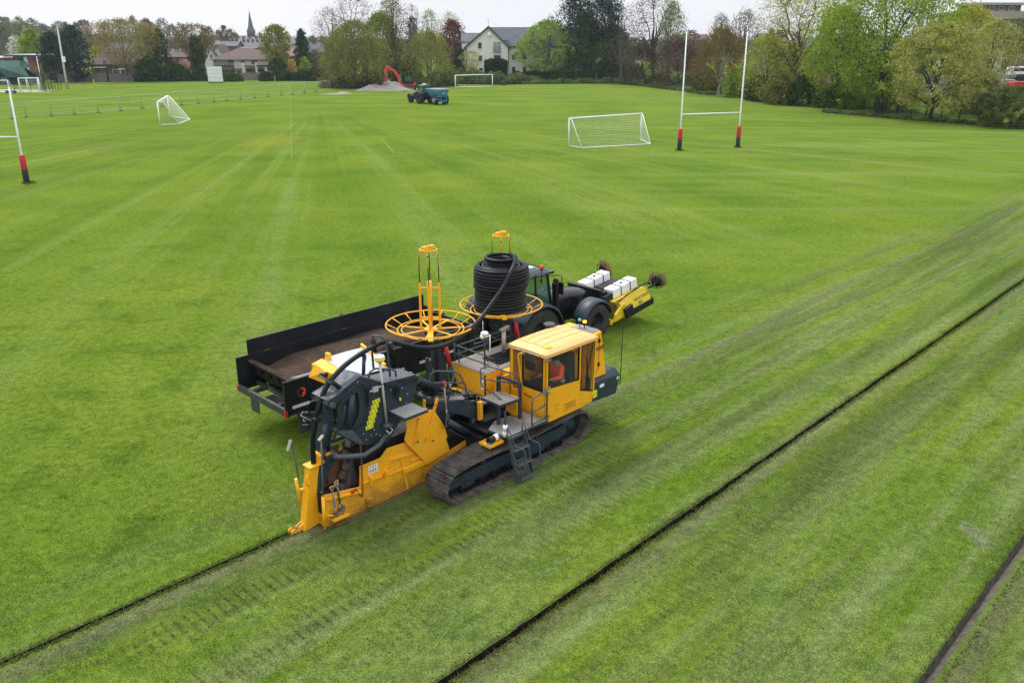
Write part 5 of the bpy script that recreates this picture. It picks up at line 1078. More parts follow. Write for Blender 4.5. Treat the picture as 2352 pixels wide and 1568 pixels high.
q = M(); q.box(.05, .07, 1.5, 1.9, .5, .86); q.box(.045, .05, 1.6, 1.8, .60, .64); q.build('mud_flap', paint('grey_flap', (.04, .045, .05), .7), TL)
def wheel(name, x, y, r, wd, parent, side=-1, rim=BLACK, rr=.5, lugs=22, tyre=RUBBER):
    """tyre with curved shoulders and slanted lugs, dished rim; axle along y"""
    q = M(); h = wd/2
    q.lathe([(r*rr, -h*.85), (r*.80, -h), (r*.93, -h*.92), (r*.965, -h*.6), (r*.97, 0), (r*.965, h*.6), (r*.93, h*.92), (r*.80, h), (r*rr, h*.85)], (x, y, r), 'y', 40)
    for k in range(lugs*2):
        a = 2*math.pi*k/(lugs*2); s = 1 if k % 2 else -1; da = .55/lugs*2*math.pi*.35
        def P(rad, ang, yy): return (x+rad*math.cos(ang), y+yy, r+rad*math.sin(ang))
        sw = 2*math.pi/lugs*.55
        q.hexa([P(r*.95, a, 0), P(r*.95, a+da, 0), P(r*.90, a+da+sw, s*h*1.0), P(r*.90, a+sw, s*h*1.0)], [P(r*1.0, a, 0), P(r*1.0, a+da, 0), P(r*.975, a+da+sw, s*h*.97), P(r*.975, a+sw, s*h*.97)])
    ty = q.build('tyre', tyre)
    w_ = bpy.data.objects.new(name, None); COL.objects.link(w_); w_.parent = parent; w_.empty_display_size = .2; ty.parent = w_
    q = M(); q.lathe([(r*rr*1.04, side*h*.86), (r*rr*.98, side*h*.80), (r*rr*.86, side*h*.45), (r*rr*.5, side*h*.15), (r*rr*.42, side*h*.2), (r*rr*.30, side*h*.38), (0, side*h*.40)], (x, y, r), 'y', 32)
    for k in range(8):
        a = k*math.pi/4; q.cyl((x+r*rr*.36*math.cos(a), y+side*h*.2, r+r*rr*.36*math.sin(a)), (x+r*rr*.36*math.cos(a), y+side*h*.36, r+r*rr*.36*math.sin(a)), r*.02, 6)
    q.build('rim', rim, w_); return w_
for y in (.28, 2.12):
    for x in (2.2, 3.55): wheel('wheel', x, y, .56, .42, TL, -1 if y < 1 else 1)

# ================================================================ tractor (local x forward, origin under the rear axle)
def tractor(name, label, loc, rz, roofm=BLACKP, glassm=GREENGL, rimm=BLACK, detail=True):
    t = thing(name, label, 'tractor', loc, rz)
    for y in (-1.02, 1.02): wheel('rear_wheel', 0, y, .88, .58, t, -1 if y < 0 else 1, rim=rimm, lugs=20)
    for y in (-1.03, 1.03): wheel('front_wheel', 2.78, y, .66, .50, t, -1 if y < 0 else 1, rim=rimm, lugs=18)
    q = M(); q.box(-.6, 3.1, -.28, .28, .62, 1.0); q.box(-.5, .5, -.35, .35, .6, 1.25); q.cyl((0, -.9, .88), (0, .9, .88), .14, 12); q.cyl((2.78, -.9, .66), (2.78, .9, .66), .10, 12); q.box(.75, 1.5, -.95, -.35, .55, .95); q.box(.75, 1.5, .35, .95, .55, .95); q.build('chassis', BLACK, t, bev=.02)
    hd = M(); secs = [(1.15, .42, 1.72), (2.2, .42, 1.70), (2.9, .40, 1.62), (3.3, .36, 1.48), (3.42, .30, 1.2)]; prev = None; V = []
    for x, w_, zt in secs:
        pr = [(-w_, 1.0), (-w_, zt-.2), (-w_*.9, zt-.08), (-w_*.6, zt), (0, zt+.03), (w_*.6, zt), (w_*.9, zt-.08), (w_, zt-.2), (w_, 1.0)]; V.append([(x, a, b) for a, b in pr])
    k = len(V[0]); hd.add([v for s in V for v in s], [(i*k+j, i*k+j+1, (i+1)*k+j+1, (i+1)*k+j) for i in range(len(V)-1) for j in range(k-1)]+[tuple(range((len(V)-1)*k, len(V)*k))], True)
    H = hd.build('bonnet', BLACKP, t)
    q = M()
    for s in (-1, 1):
        q = M()
        for i in range(9): q.box(1.6+i*.12, 1.66+i*.12, s*.425-.004, s*.425+.004, 1.15, 1.42)
        q.build('bonnet_louvre', BLACK, H)
    q = M()
    for s in (-1, 1): q.hexa([(3.35, s*.2-.08, 1.18), (3.41, s*.2-.08, 1.18), (3.41, s*.2+.08, 1.18), (3.35, s*.2+.08, 1.18)], [(3.30, s*.2-.08, 1.34), (3.37, s*.2-.08, 1.34), (3.37, s*.2+.08, 1.34), (3.30, s*.2+.08, 1.34)])
    build_each(q, 'headlight', PLASTW, H, 0)
    # cab: four leaning pillars, glass all round, rounded roof
    B = dict(a=(1.18, -.62, 1.15), b=(1.18, .62, 1.15), c=(-.42, .72, 1.35), d=(-.42, -.72, 1.35)); Tp = dict(a=(.92, -.62, 2.62), b=(.92, .62, 2.62), c=(-.52, .66, 2.62), d=(-.52, -.66, 2.62))
    q = M()
    for kk in 'abcd': q.bar(B[kk], Tp[kk], .065, .075)
    q.bar((.28, -.80, 1.2), (.25, -.72, 2.62), .05, .05); q.bar((.28, .80, 1.2), (.25, .72, 2.62), .05, .05)
    q.prism([(-.45, 1.35), (.30, 1.0), (1.2, .95), (1.2, 1.2), (.3, 1.22), (-.45, 1.42)], -.66, -.60); q.prism([(-.45, 1.35), (.30, 1.0), (1.2, .95), (1.2, 1.2), (.3, 1.22), (-.45, 1.42)], .60, .66); q.box(-.45, 1.2, -.6, .6, .95, 1.1)
    CB_ = q.build('cab_frame', BLACK, t, bev=.01)
    q = M(); q.quad(B['a'], (.28, -.80, 1.2), (.25, -.72, 2.6), Tp['a']); q.quad((.28, -.80, 1.2), B['d'], Tp['d'], (.25, -.72, 2.6)); q.quad(B['b'], (.28, .80, 1.2), (.25, .72, 2.6), Tp['b']); q.quad((.28, .80, 1.2), B['c'], Tp['c'], (.25, .72, 2.6)); q.quad(B['a'], B['b'], Tp['b'], Tp['a']); q.quad(B['d'], B['c'], Tp['c'], Tp['d'])
    q.build('cab_glass', glassm, CB_, fix=False)
    q = M(); n_ = 10; vs = []
    for i in range(n_+1):
        for j in range(n_+1):
            a = -1+2*i/n_; b = -1+2*j/n_; e = max(abs(a), abs(b)); x = .22+.92*a*(1-.03*b*b); y = .80*b*(1-.05*a*a); vs.append((x, y, 2.68+.12*(1-.5*a*a-.3*b*b)*(1 if e < 1 else .2)-(.05 if e == 1 else 0)))
    q.add(vs, [(i*(n_+1)+j, (i+1)*(n_+1)+j, (i+1)*(n_+1)+j+1, i*(n_+1)+j+1) for i in range(n_) for j in range(n_)], True)
    q.box(-.68, 1.1, -.76, .76, 2.60, 2.68); RF = q.build('cab_roof', roofm, CB_, fix=False)
    q = M(); q.box(-.1, .65, -.35, .35, 2.79, 2.81); q.build('roof_hatch', paint('pale_hatch', (.5, .54, .56), .3), RF)
    q = M(); q.m(0).cyl((.42, -.84, 2.4), (.42, -.84, 2.86), .016, 6); q.m(0).bar((.42, -.76, 2.5), (.42, -.84, 2.5), .03); q.m(0).lathe([(0, -.02), (.075, -.02), (.07, .01)], (.42, -.84, 2.88), 'z', 14); q.m(1).lathe([(.06, 0), (.065, .07), (.05, .11), (0, .12)], (.42, -.84, 2.89), 'z', 16); q.build('beacon', [BLACK, paint('beacon_lens', (.75, .07, .02), .25, damt=0)], RF)
    q = M(); q.box(.05, .55, -.25, .25, 1.1, 1.45); q.prism([(.0, 1.45), (.15, 1.45), (.05, 2.1), (-.08, 2.1)], -.22, .22); q.build('driver_seat', SEAT, CB_, bev=.04)
    q = M(); q.bar((1.05, 0, 1.1), (.85, 0, 1.62), .08); q.tube([(.78+.12*math.sin(a)*.4, .19*math.cos(a), 1.66+.17*math.sin(a)) for a in np.linspace(0, 2*math.pi, 20, endpoint=False)], .015, 6, closed=True); q.bar((.82, -.17, 1.66), (.82, .17, 1.66), .02); q.box(.95, 1.15, -.3, .3, 1.3, 1.6); q.prism([(.2, 1.2), (.75, 1.2), (.6, 1.5), (.3, 1.55)], -.52, -.40); q.build('steering_column', paint('cab_trim', (.05, .06, .06), .5), CB_)
    # mudguards
    for s in (-1, 1):
        for cx, r, a0, a1, w0, w1, nm in ((0, 1.0, 8, 150, .60, 1.36, 'rear_mudguard'), (2.78, .78, 12, 165, .78, 1.32, 'front_mudguard')):
            g = M(); n2 = 14; rc = .88 if cx == 0 else .66; vs = []
            for i in range(n2+1):
                a = R_(a0+(a1-a0)*i/n2); ro = r+(.04 if cx == 0 and i > 9 else 0)
                for yy, dr in ((w0, 0), (w0+.01, .015), (w1-.16, .015), (w1-.02, -.005), (w1, -.05)): vs.append((cx+(ro+dr)*math.cos(a), s*yy, rc+(ro+dr)*math.sin(a)))
            vs2 = [(cx+(v[0]-cx)*.975, v[1], rc+(v[2]-rc)*.975) for v in vs]; N = len(vs)
            g.add(vs+vs2, [(i*5+j, i*5+j+1, i*5+j+6, i*5+j+5) for i in range(n2) for j in range(4)]+[(N+i*5+j, N+i*5+j+5, N+i*5+j+6, N+i*5+j+1) for i in range(n2) for j in range(4)]+[(0, 1, 2, 3, 4, N+4, N+3, N+2, N+1, N), tuple(n2*5+x for x in (0, 1, 2, 3, 4))+tuple(N+n2*5+x for x in (4, 3, 2, 1, 0))], True)
            g.build(nm, SLATE if detail else BLACK, t)
            if nm == 'front_mudguard': bq = M(); bq.bar((cx-.2, s*.5, 1.2), (cx, s*.8, 1.42), .05); bq.build('guard_bracket', BLACK, t)
    q = M(); q.bar((1.30, -.72, 1.0), (1.22, -.70, 2.25), .18, .16); q.bar((1.22, -.70, 2.22), (1.30, -.68, 2.36), .16, .14); q.build('exhaust_stack', BLACK, t, bev=.03)
    q = M()
    for s in (-1, 1): q = M(); q.tube([(1.0, s*.66, 2.52), (1.12, s*.95, 2.56), (1.15, s*1.05, 2.54), (1.15, s*1.05, 2.3)], .016, 6); q.box(1.10, 1.14, s*1.05-.10, s*1.05+.10, 1.95, 2.35); q.build('mirror', BLACK, t, bev=.01)
    q = M()
    for s in (-1, 1):
        q = M()
        for i in range(3): q.box(.95+i*.02, 1.45-i*.03, s*(.75+.08*(2-i))-.12, s*(.75+.08*(2-i))+.12, .50+i*.22, .53+i*.22)
        q.tube([(1.25, s*.66, 1.15), (1.30, s*.72, 1.5), (1.27, s*.70, 1.95), (1.12, s*.66, 2.05)], .014, 6); q.build('cab_step', BLACK, t)
    q = M(); q.bar((-.5, 0, .7), (-1.15, 0, .62), .12, .10); q.bar((-.5, -.4, .75), (-1.0, -.42, .6), .06); q.bar((-.5, .4, .75), (-1.0, .42, .6), .06); q.box(-.62, -.5, -.5, .5, .9, 1.25); q.build('rear_hitch', BLACK, t)
    return t
NTR = tractor('tractor', 'black tractor with green tinted cab glass hitched to the black trailer behind the pipe coil', (.035, 26.13, 0), R_(45.1))
q = M()
for k in range(5):
    p0 = Vector((-.62, -.35+k*.12, 1.2)); p1 = Vector((-1.7, -.5+k*.1, 1.25))
    q.tube([p0.lerp(p1, f)+Vector((0, 0, -.35*math.sin(math.pi*f))) + Vector((0, .03*math.cos(f*60), .03*math.sin(f*60))) for f in np.linspace(0, 1, 60)], .012, 5)
q.build('coiled_air_line', BLACK, NTR)
# ---- sweeper on the front linkage, lifted and tipped up
SW = thing('sweeper', 'yellow sweeper attachment with white water tanks and round side brushes on the tractor front', 'sweeper', Vector((.035, 26.13, 0))+Vector((math.cos(R_(45.1)), math.sin(R_(45.1)), 0))*3.95+Vector((0, 0, .50)), R_(45.1))
SW.rotation_euler = (0, -R_(8.5), R_(45.1))
q = M(); q.hexa([(.45, -1.22, 0), (1.95, -1.25, 0), (1.95, 1.25, 0), (.45, 1.22, 0)], [(.15, -.95, .52), (1.80, -.98, .52), (1.80, .98, .52), (.15, .95, .52)])
q.hexa([(1.80, -1.25, .02), (2.05, -1.15, .02), (2.05, 1.15, .02), (1.80, 1.25, .02)], [(1.75, -.98, .5), (1.98, -.98, .42), (1.98, .98, .42), (1.75, .98, .5)])
q.prism([(-.2, -.05), (.5, -.05), (.5, .42), (.3, .46), (-.1, .2)], -1.22, -1.12); q.prism([(-.2, -.05), (.5, -.05), (.5, .42), (.3, .46), (-.1, .2)], 1.12, 1.22); q.build('hood', SWYEL, SW, bev=.02)
q = M(); q.box(.4, 1.98, -1.29, -1.255, -.12, .10); q.box(.4, 1.98, 1.255, 1.29, -.12, .10); q.box(1.95, 2.0, -1.2, 1.2, -.1, .1); q.build('rubber_skirt', BLACK, SW)
q = M(); q.box(.32, .72, -1.36, -1.24, -.02, .32, rot=Matrix.Rotation(R_(-15), 3, 'Y')); q.build('hose_bracket', BLACK, SW, bev=.01)
text('MAXI SWEEP', .15, SW, (.95, -1.22, .30), (R_(62), 0, 0), INK, font_shear=.2); text('900', .15, SW, (1.12, -1.28, .15), (R_(62), 0, 0), INK, font_shear=.3)
q = M(); q.box(-.05, .05, -.55, 1.0, .1, .95); q.box(.05, .25, -.6, -.5, .3, .85); q.box(.05, .25, .9, 1.0, .3, .85); q.box(-.1, .35, -.75, -.55, .5, .75); q.build('mounting_frame', BLACK, SW, bev=.015)
for y0 in (-.78, .45):
    q = M()
    for i, (x0, x1) in enumerate(((.35, .78), (.80, 1.30), (1.32, 1.70))): q.box(x0, x1, y0, y0+.42, .53, .86)
    tk = q.build('water_tank', PLASTW, SW, bev=.02)
    q = M(); q.m(0).lathe([(.06, 0), (.06, .02), (0, .02)], (1.05, y0+.21, .861), 'z', 16)
    for x in (.79, 1.31): q.m(0).box(x-.015, x+.015, y0-.012, y0+.432, .5, .875)
    q.build('tank_strap', [BLACK], tk)
q = M(); q.hexa([(.6, -.2, .53), (1.7, -.2, .53), (1.7, .4, .53), (.6, .4, .53)], [(.7, -.15, .66), (1.6, -.15, .66), (1.75, .35, .62), (.7, .35, .66)]); q.hexa([(1.3, .6, .53), (2.0, .6, .50), (2.0, .95, .50), (1.3, .95, .53)], [(1.3, .62, .72), (1.8, .62, .62), (1.8, .93, .62), (1.3, .93, .72)]); q.build('hopper_lid', BLACK, SW)
q = M()
for pts in ([(.1, -1.1, .5), (.4, -1.15, .62), (.8, -1.05, .62), (1.3, -1.08, .64), (1.8, -1.1, .72), (2.0, -1.15, .6)], [(.1, -.95, .5), (.5, -1.1, .6), (1.1, -1.0, .60), (1.7, -.95, .62), (2.1, -1.1, .55)], [(-.6, -.7, .45), (-.2, -1.0, .3), (.1, -1.1, .5), (.3, -1.2, .3), (.4, -1.28, .1)]): q.tube(bez(pts, 60), .02, 6)
q.build('hydraulic_hose', BLACK, SW)
q = M(); q.cyl((-.35, -.7, -.05), (-.35, -.78, .35), .04, 8); q.bar((-.3, -1.1, -.1), (.1, -1.15, .12), .08); q.bar((-.3, -1.1, -.1), (-.3, -1.1, .1), .06); q.build('linkage_arm', SWYEL, SW)
q = M(); q.cyl((-.45, .1, .1), (-.05, .25, .8), .035, 8); q.cyl((-.2, .2, .5), (-.0, .27, .88), .025, 8); q.build('top_link', STEEL, SW)
def brush(c, yaw, parent):
    t = bpy.data.objects.new('side_brush', None); COL.objects.link(t); t.parent = parent; t.location = c; t.rotation_euler = (0, R_(78), yaw); t.empty_display_size = .2
    q = M(); q.lathe([(0, -.12), (.07, -.12), (.07, -.02), (.20, -.02), (.20, .02), (0, .02)], (0, 0, 0), 'z', 20); q.ring((0, 0, -.04), .27, .014, 28); q.bar((-.27, 0, -.04), (.27, 0, -.04), .03); q.cyl((0, 0, -.1), (-.1, 0, -.4), .03); q.build('brush_hub', BLACK, t)
    q = M(); r = random.Random(3)
    for i in range(230):
        a = r.uniform(0, 2*math.pi); r0 = r.uniform(.10, .2); r1 = r0+r.uniform(.16, .22); z1 = r.uniform(.10, .24); q.tube([(r0*math.cos(a), r0*math.sin(a), 0), (r1*math.cos(a), r1*math.sin(a), z1)], [.006, .004], 3, cap=False)
    q.build('bristles', paint('brush_bristle', (.20, .09, .06), .8, damt=.4), t); return t
brush((2.35, -1.16, .56), R_(20), SW); brush((2.25, 1.25, .58), R_(-10), SW)
q = M(); q.bar((1.95, -1.1, .45), (2.3, -1.16, .48), .06); q.bar((1.95, 1.1, .42), (2.2, 1.2, .5), .06); q.build('brush_arm', BLACK, SW)
# ================================================================ things on the field
def net_lines(q, A, B, C_, D, nu, nv, r=.006, sag=0):
    """grid of cords on the patch A B (top) C D (bottom)"""
    A, B, C_, D = map(Vector, (A, B, C_, D))
    def P(u, v): 
        p = A.lerp(B, u).lerp(D.lerp(C_, u), v); return p+Vector((0, 0, -sag*math.sin(math.pi*u)*math.sin(math.pi*v)))
    for i in range(nu+1): q.tube([P(i/nu, v) for v in np.linspace(0, 1, 5)], r, 3, cap=False)
    for j in range(nv+1): q.tube([P(u, j/nv) for u in np.linspace(0, 1, 6)], r, 3, cap=False)
NETW = paint('net_cord', (.55, .58, .50), .8, damt=.1)
def goal_box(name, label, fl, fr, br, bl, h, toph, rp, netr=.006, dens=.16, rr=.06):
    """goal with front posts fl, fr, back ground corners bl, br; toph = depth of the top stay"""
    t = thing(name, label, 'football goal', (0, 0, 0)); fl, fr, br, bl = [Vector((p[0], p[1], 0)) for p in (fl, fr, br, bl)]; c_ = (fl+fr+br+bl)/4; t.location = c_
    fl, fr, br, bl = [p-c_ for p in (fl, fr, br, bl)]; H = Vector((0, 0, h)); dl = (bl-fl).normalized(); dr = (br-fr).normalized()
    for p in (fl, fr): q = M(); q.cyl(p, p+H, rr, 10); q.build('goal_post', WHITE, t)
    q = M(); q.cyl(fl+H, fr+H, rr, 10); q.build('crossbar', WHITE, t)
    tl, tr_ = fl+H+dl*toph, fr+H+dr*toph
    q = M(); q.tube([fl+H, tl, bl+Vector((0, 0, .04))], rr*.55, 6); q.tube([fr+H, tr_, br+Vector((0, 0, .04))], rr*.55, 6); build_each(q, 'net_stay', WHITE, t)
    q = M(); z = Vector((0, 0, .05)); q.tube([fl+z, bl+z, br+z, fr+z], rr*.7, 6); q.build('ground_frame', WHITE, t)
    q = M(); W_ = (fr-fl).length; D_ = (bl-fl).length; nu = int(W_/dens); nv = int(h/dens)
    net_lines(q, tl, tr_, br, bl, nu, nv, netr); net_lines(q, fl+H, fr+H, tr_, tl, nu, max(1, int(toph/dens)), netr)
    for a, b, c2, d in ((fl+H, tl, bl, fl), (fr+H, tr_, br, fr)): net_lines(q, a, b, c2, d, max(2, int(D_/dens*.8)), nv, netr)
    q.build('goal_net', NETW, t, fix=False); return t
goal_box('football_goal', 'white football goal with full net standing left of the rugby posts', gp(1306, 336), gp(1471, 321), gp(1494, 332), gp(1336, 341), 2.62, .35, 0, .0045, .19, .07)
goal_box('football_goal', 'white football goal turned sideways on the left side of the pitch', gp(368, 288), gp(390, 268), gp(437, 275), gp(410, 286), 2.7, .7, 0, .0045, .26, .075)
goal_box('football_goal', 'far white football goal in front of the brambles beside the cream house', gp(1046, 203.5), gp(1131, 200.8), gp(1132, 199), gp(1047, 201), 2.7, .2, 0, .004, .5, .10)
def rugby(name, label, a, b, ht, bar=True, only=None):
    a = Vector(a); b = Vector(b); c_ = (a+b)/2; t = thing(name, label, 'rugby posts', c_, 0); a -= c_; b -= c_
    PADR = paint('red_post_pad', (.55, .02, .03), .6, damt=.15); PADB = paint('black_post_pad', (.012, .014, .016), .55, damt=.2)
    for p in (a, b):
        q = M(); q.tube([p, p+Vector((0, 0, 3.4)), p+Vector((0, 0, ht))], [.075, .07, .055], 10); q.build('upright', WHITE, t)
        q = M(); q.m(0).lathe([(0, 0), (.20, 0), (.21, .02), (.21, .98), (.20, 1.0)], p, 'z', 10); q.m(1).lathe([(.20, 1.0), (.21, 1.02), (.20, 1.95), (.19, 1.98), (0, 1.98)], p, 'z', 10); q.build('post_pad', [PADB, PADR], t)
    q = M(); q.cyl(a+Vector((0, 0, 3.25)), b+Vector((0, 0, 3.25)), .055, 10); q.build('crossbar', WHITE, t); return t
rugby('rugby_posts', 'pair of tall white rugby posts with red and black pads right of the netted goal', gp(1560, 346), gp(1694, 339), 10.4)
pl = gp(62, 421); rugby('rugby_posts', 'white rugby post with red and black pad at the left edge of the pitch', pl, pl+Vector((-6.2, -.45, 0)), 6.6)
for (px, py, r_, n_) in ((1560, 346, .42, 150), (1694, 339, .42, 150), (66, 421, .5, 260)):
    c_ = gp(px, py); r = np.random.default_rng(int(px)); a = r.uniform(0, 2*math.pi, n_); d = r_*np.sqrt(r.random(n_)); P_ = np.stack([c_.x+d*np.cos(a), c_.y+d*np.sin(a)*.7, np.zeros(n_)], 1)
    blades('long_grass', P_, np.full(n_, .17), .03, BLADE, 'tuft of longer grass left uncut round a rugby post', seed=6)
# ---- temporary site fence
GALV = paint('galvanised_tube', (.40, .44, .45), .5, .3, damt=.3)
feet = [(-30, 277), (29, 274), (60, 270), (118, 267), (171, 263.5), (226, 259.5), (277, 255.5), (327, 250), (372, 246), (417, 241.5), (456, 238), (492, 235), (521, 231.8), (553, 228.5), (585, 226.2), (616, 222.5), (646, 219.5), (673, 217.5), (700, 214.5), (727, 212), (760, 208.5)]
def fence_panel(a, b, label, h=2.05):
    a = Vector(a); b = Vector(b); t = thing('fence_panel', label, 'fence', a, 0, 'temporary mesh fence panels on block feet'); d = b-a; L_ = d.length; u = d/L_; a0 = u*.04; b0 = d-u*.04
    q = M(); q.tube([a0+Vector((0, 0, .05)), a0+Vector((0, 0, h)), b0+Vector((0, 0, h)), b0+Vector((0, 0, .05))], .026, 6); q.cyl(a0+Vector((0, 0, .18)), b0+Vector((0, 0, .18)), .025, 5); q.build('frame', GALV, t)
    q = M()
    for i in range(1, int(L_/.35)): p = a0.lerp(b0, i*.35/L_); q.tube([p+Vector((0, 0, .2)), p+Vector((0, 0, h))], .0045, 3, cap=False)
    for z in np.arange(.4, h, .4): q.tube([a0+Vector((0, 0, z)), b0+Vector((0, 0, z))], .0045, 3, cap=False)
    q.build('mesh_infill', GALV, t, fix=False)
    n_ = Vector((-u.y, u.x, 0)); q = M(); q.bar(a0-n_*.36+Vector((0, 0, .06)), a0+n_*.36+Vector((0, 0, .06)), .22, .12); q.build('block_foot', paint('rubber_block', (.10, .10, .10), .8), t)
FL_ = ['temporary mesh fence panel %s' % s for s in ('cut by the left edge of the photo', 'just left of the left rugby post', 'directly behind the left rugby post', 'first to the right of the left rugby post', 'second to the right of the left rugby post', 'below the start of the bleached strip', 'below the middle of the bleached strip', 'just left of the sideways goal', 'behind the sideways goal', 'just right of the sideways goal', 'second right of the sideways goal', 'third right of the sideways goal', 'below the white sight screen', 'just right of the white sight screen', 'second right of the sight screen', 'left of the yellow stakes', 'behind the left yellow stake', 'behind the right yellow stake', 'before the big olive tree', 'nearest the big olive tree')]
for i in range(len(feet)-1): fence_panel(gp(*feet[i]), gp(*feet[i+1]), FL_[i])
def stake(px, py, h, label, m=None):
    q = M(); q.cyl((0, 0, 0), (.05, 0, h), .06, 6); q.lathe([(0, 0), (.07, 0), (.07, .03), (0, .05)], (.05, 0, h), 'z', 6); o = q.build('stake', m or paint('yellow_stake', (.62, .62, .06), .5)); o.location = gp(px, py); tag(o, label, 'stake')
stake(666, 217.5, 1.6, 'left of two yellow stakes in the temporary fence'); stake(700, 214, 1.6, 'right of two yellow stakes in the temporary fence'); stake(632, 191, 1.6, 'yellow stake near the hedge beyond the sight screen'); stake(217, 202, 1.7, 'yellow stake right of the leaning floodlight mast')
# ---- sight screen
c_ = gp(496, 191); S = thing('sight_screen', 'white slatted cricket sight screen standing at the far boundary', 'sight screen', c_, R_(4))
q = M(); w2 = 1.75; h = 3.85; q.box(-w2, w2, -.04, .04, .35, h); SS = q.build('screen_board', WHITE, S)
q = M()
for z in (.35, 1.25, 2.15, 3.0, h): q.box(-w2, w2, -.07, -.041, z-.03, z+.03)
for i in range(7): x = -w2+i*w2/3; q.box(x-.025, x+.025, -.065, -.041, .35, h)
q.build('batten', paint('grey_batten', (.42, .46, .5), .6), SS)
q = M(); q.box(-w2-.1, w2+.1, -.5, .9, .12, .25); q.bar((-w2, .8, .2), (-w2, .05, 3.2), .08); q.bar((w2, .8, .2), (w2, .05, 3.2), .08)
for x in (-1.4, 1.4): q.lathe([(0, -.05), (.16, -.05), (.16, .05), (0, .05)], (x, -.4, .16), 'y', 12)
q.build('wheeled_base', paint('dark_green_frame', (.03, .10, .07), .6), S)
# ---- floodlight and thin masts
c_ = gp(155, 204); F_ = thing('floodlight_mast', 'tall pale floodlight mast with lamp head and a box halfway up', 'floodlight', c_, 0)
q = M(); q.tube([(0, 0, 0), (0, 0, 12.7)], [.26, .13], 10); q.build('mast', paint('pale_mast', (.52, .54, .53), .6), F_)
q = M(); q.bar((-.1, 0, 12.7), (.1, 0, 12.7), .5, .2); q.box(-1.15, .1, -.3, .3, 12.65, 12.9); q.build('lamp_head', paint('lamp_grey', (.25, .28, .28), .5), F_, bev=.03)
q = M(); q.box(-.05, .5, -.3, .3, 5.4, 6.5); q.build('control_box', PLASTW, F_, bev=.05)
q = M(); q.tube([(0, 0, 0), (-.1, 0, 6.6)], [.09, .06], 8); o = q.build('mast', WHITE); o.name = 'flag_pole'; o.location = gp(98, 205); tag(o, 'thin white pole between the green roof and the floodlight', 'pole')
# small goals on the artificial strip
TURF = paint('pale_artificial_turf', (.30, .32, .16), .9)
q = M(); a, b, c2, d = gp(-60, 213, .006), gp(112, 212, .006), gp(130, 206, .006), gp(-60, 205, .006); q.quad(a, b, c2, d); o = q.build('turf_strip', TURF, fix=False); tag(o, 'pale artificial strip with the small goals', kind='structure')
def mgoal(label, pl_, pr, h=2.3, dep=2.4):
    a = Vector(pl_); b = Vector(pr); u = (b-a).normalized(); n_ = Vector((-u.y, u.x, 0)); c_ = (a+b)/2; t = thing('small_goal', label, 'training goal', c_, 0, 'small white goals inside the left fence'); a -= c_; b -= c_; H = Vector((0, 0, h)); W2 = WHITE
    for p in (a, b): q = M(); q.cyl(p, p+H, .09, 8); q.build('goal_post', W2, t)
    q = M(); q.cyl(a+H, b+H, .09, 8); q.build('crossbar', W2, t)
    q = M(); q.tube([a+H, a+H+n_*.8, a+n_*dep+u*.3], .06, 6); q.tube([b+H, b+H+n_*.8, b+n_*dep+u*.3], .06, 6); q.tube([a, a+n_*dep, b+n_*dep, b], .06, 6); build_each(q, 'net_stay', W2, t)
    q = M(); net_lines(q, a+H+n_*.8, b+H+n_*.8, b+n_*dep, a+n_*dep, 8, 5, .012); q.build('goal_net', NETW, t, fix=False)
mgoal('small white goal cut by the left edge of the photo', gp(-12, 213), gp(22, 212.5)); mgoal('wide white goal in the middle of the fenced strip', gp(47, 212.5), gp(93, 211.5), 2.7); mgoal('rear white goal behind the wide one on the fenced strip', gp(64, 208), gp(90, 207.5), 2.4)
DGREEN = paint('dark_green_fence', (.012, .04, .038), .6)
def mesh_fence(label, pts, h, step=2.6, wires=True, name='strip_fence', m=DGREEN, r=.05, zs=5):
    P_ = [gp(*p) for p in pts]; t = thing(name, label, 'fence', P_[0], 0); o0 = P_[0]; q = M(); w_ = M()
    for a, b in zip(P_[:-1], P_[1:]):
        n_ = max(1, round((b-a).length/step))
        for i in range(n_+1): p = a.lerp(b, i/n_)-o0; q.cyl(p, p+Vector((0, 0, h)), r, 5)
        if wires:
            for z in np.linspace(.1, h, zs): w_.tube([a-o0+Vector((0, 0, z)), b-o0+Vector((0, 0, z))], .02, 3, cap=False)
            nn = int((b-a).length/.5)
            for i in range(nn): p = a.lerp(b, i/nn)-o0; w_.tube([p, p+Vector((0, 0, h))], .010, 3, cap=False)
    q.build('fence_post', m, t); w_.build('wire_mesh', m, t, fix=False); return t
mesh_fence('low dark fence along the front of the small goals', [(-40, 214), (108, 211), (122, 207.5)], 1.5)
mesh_fence('dark green mesh fence right of the small goals', [(90, 205), (106, 211.5), (142, 206.5)], 3.6, 1.8)
q = M(); q.box(-.9, .9, -.4, .4, .3, .5); q.cyl((-.7, -.3, .25), (-.7, .3, .25), .25, 12); q.cyl((.7, -.3, .25), (.7, .3, .25), .25, 12); q.bar((.6, 0, .4), (1.3, 0, 1.3), .06); o = q.build('hand_cart', paint('navy_cart', (.02, .05, .12), .5)); o.location = gp(26, 214.5); tag(o, 'small dark blue hand cart beside the fenced strip', 'cart')
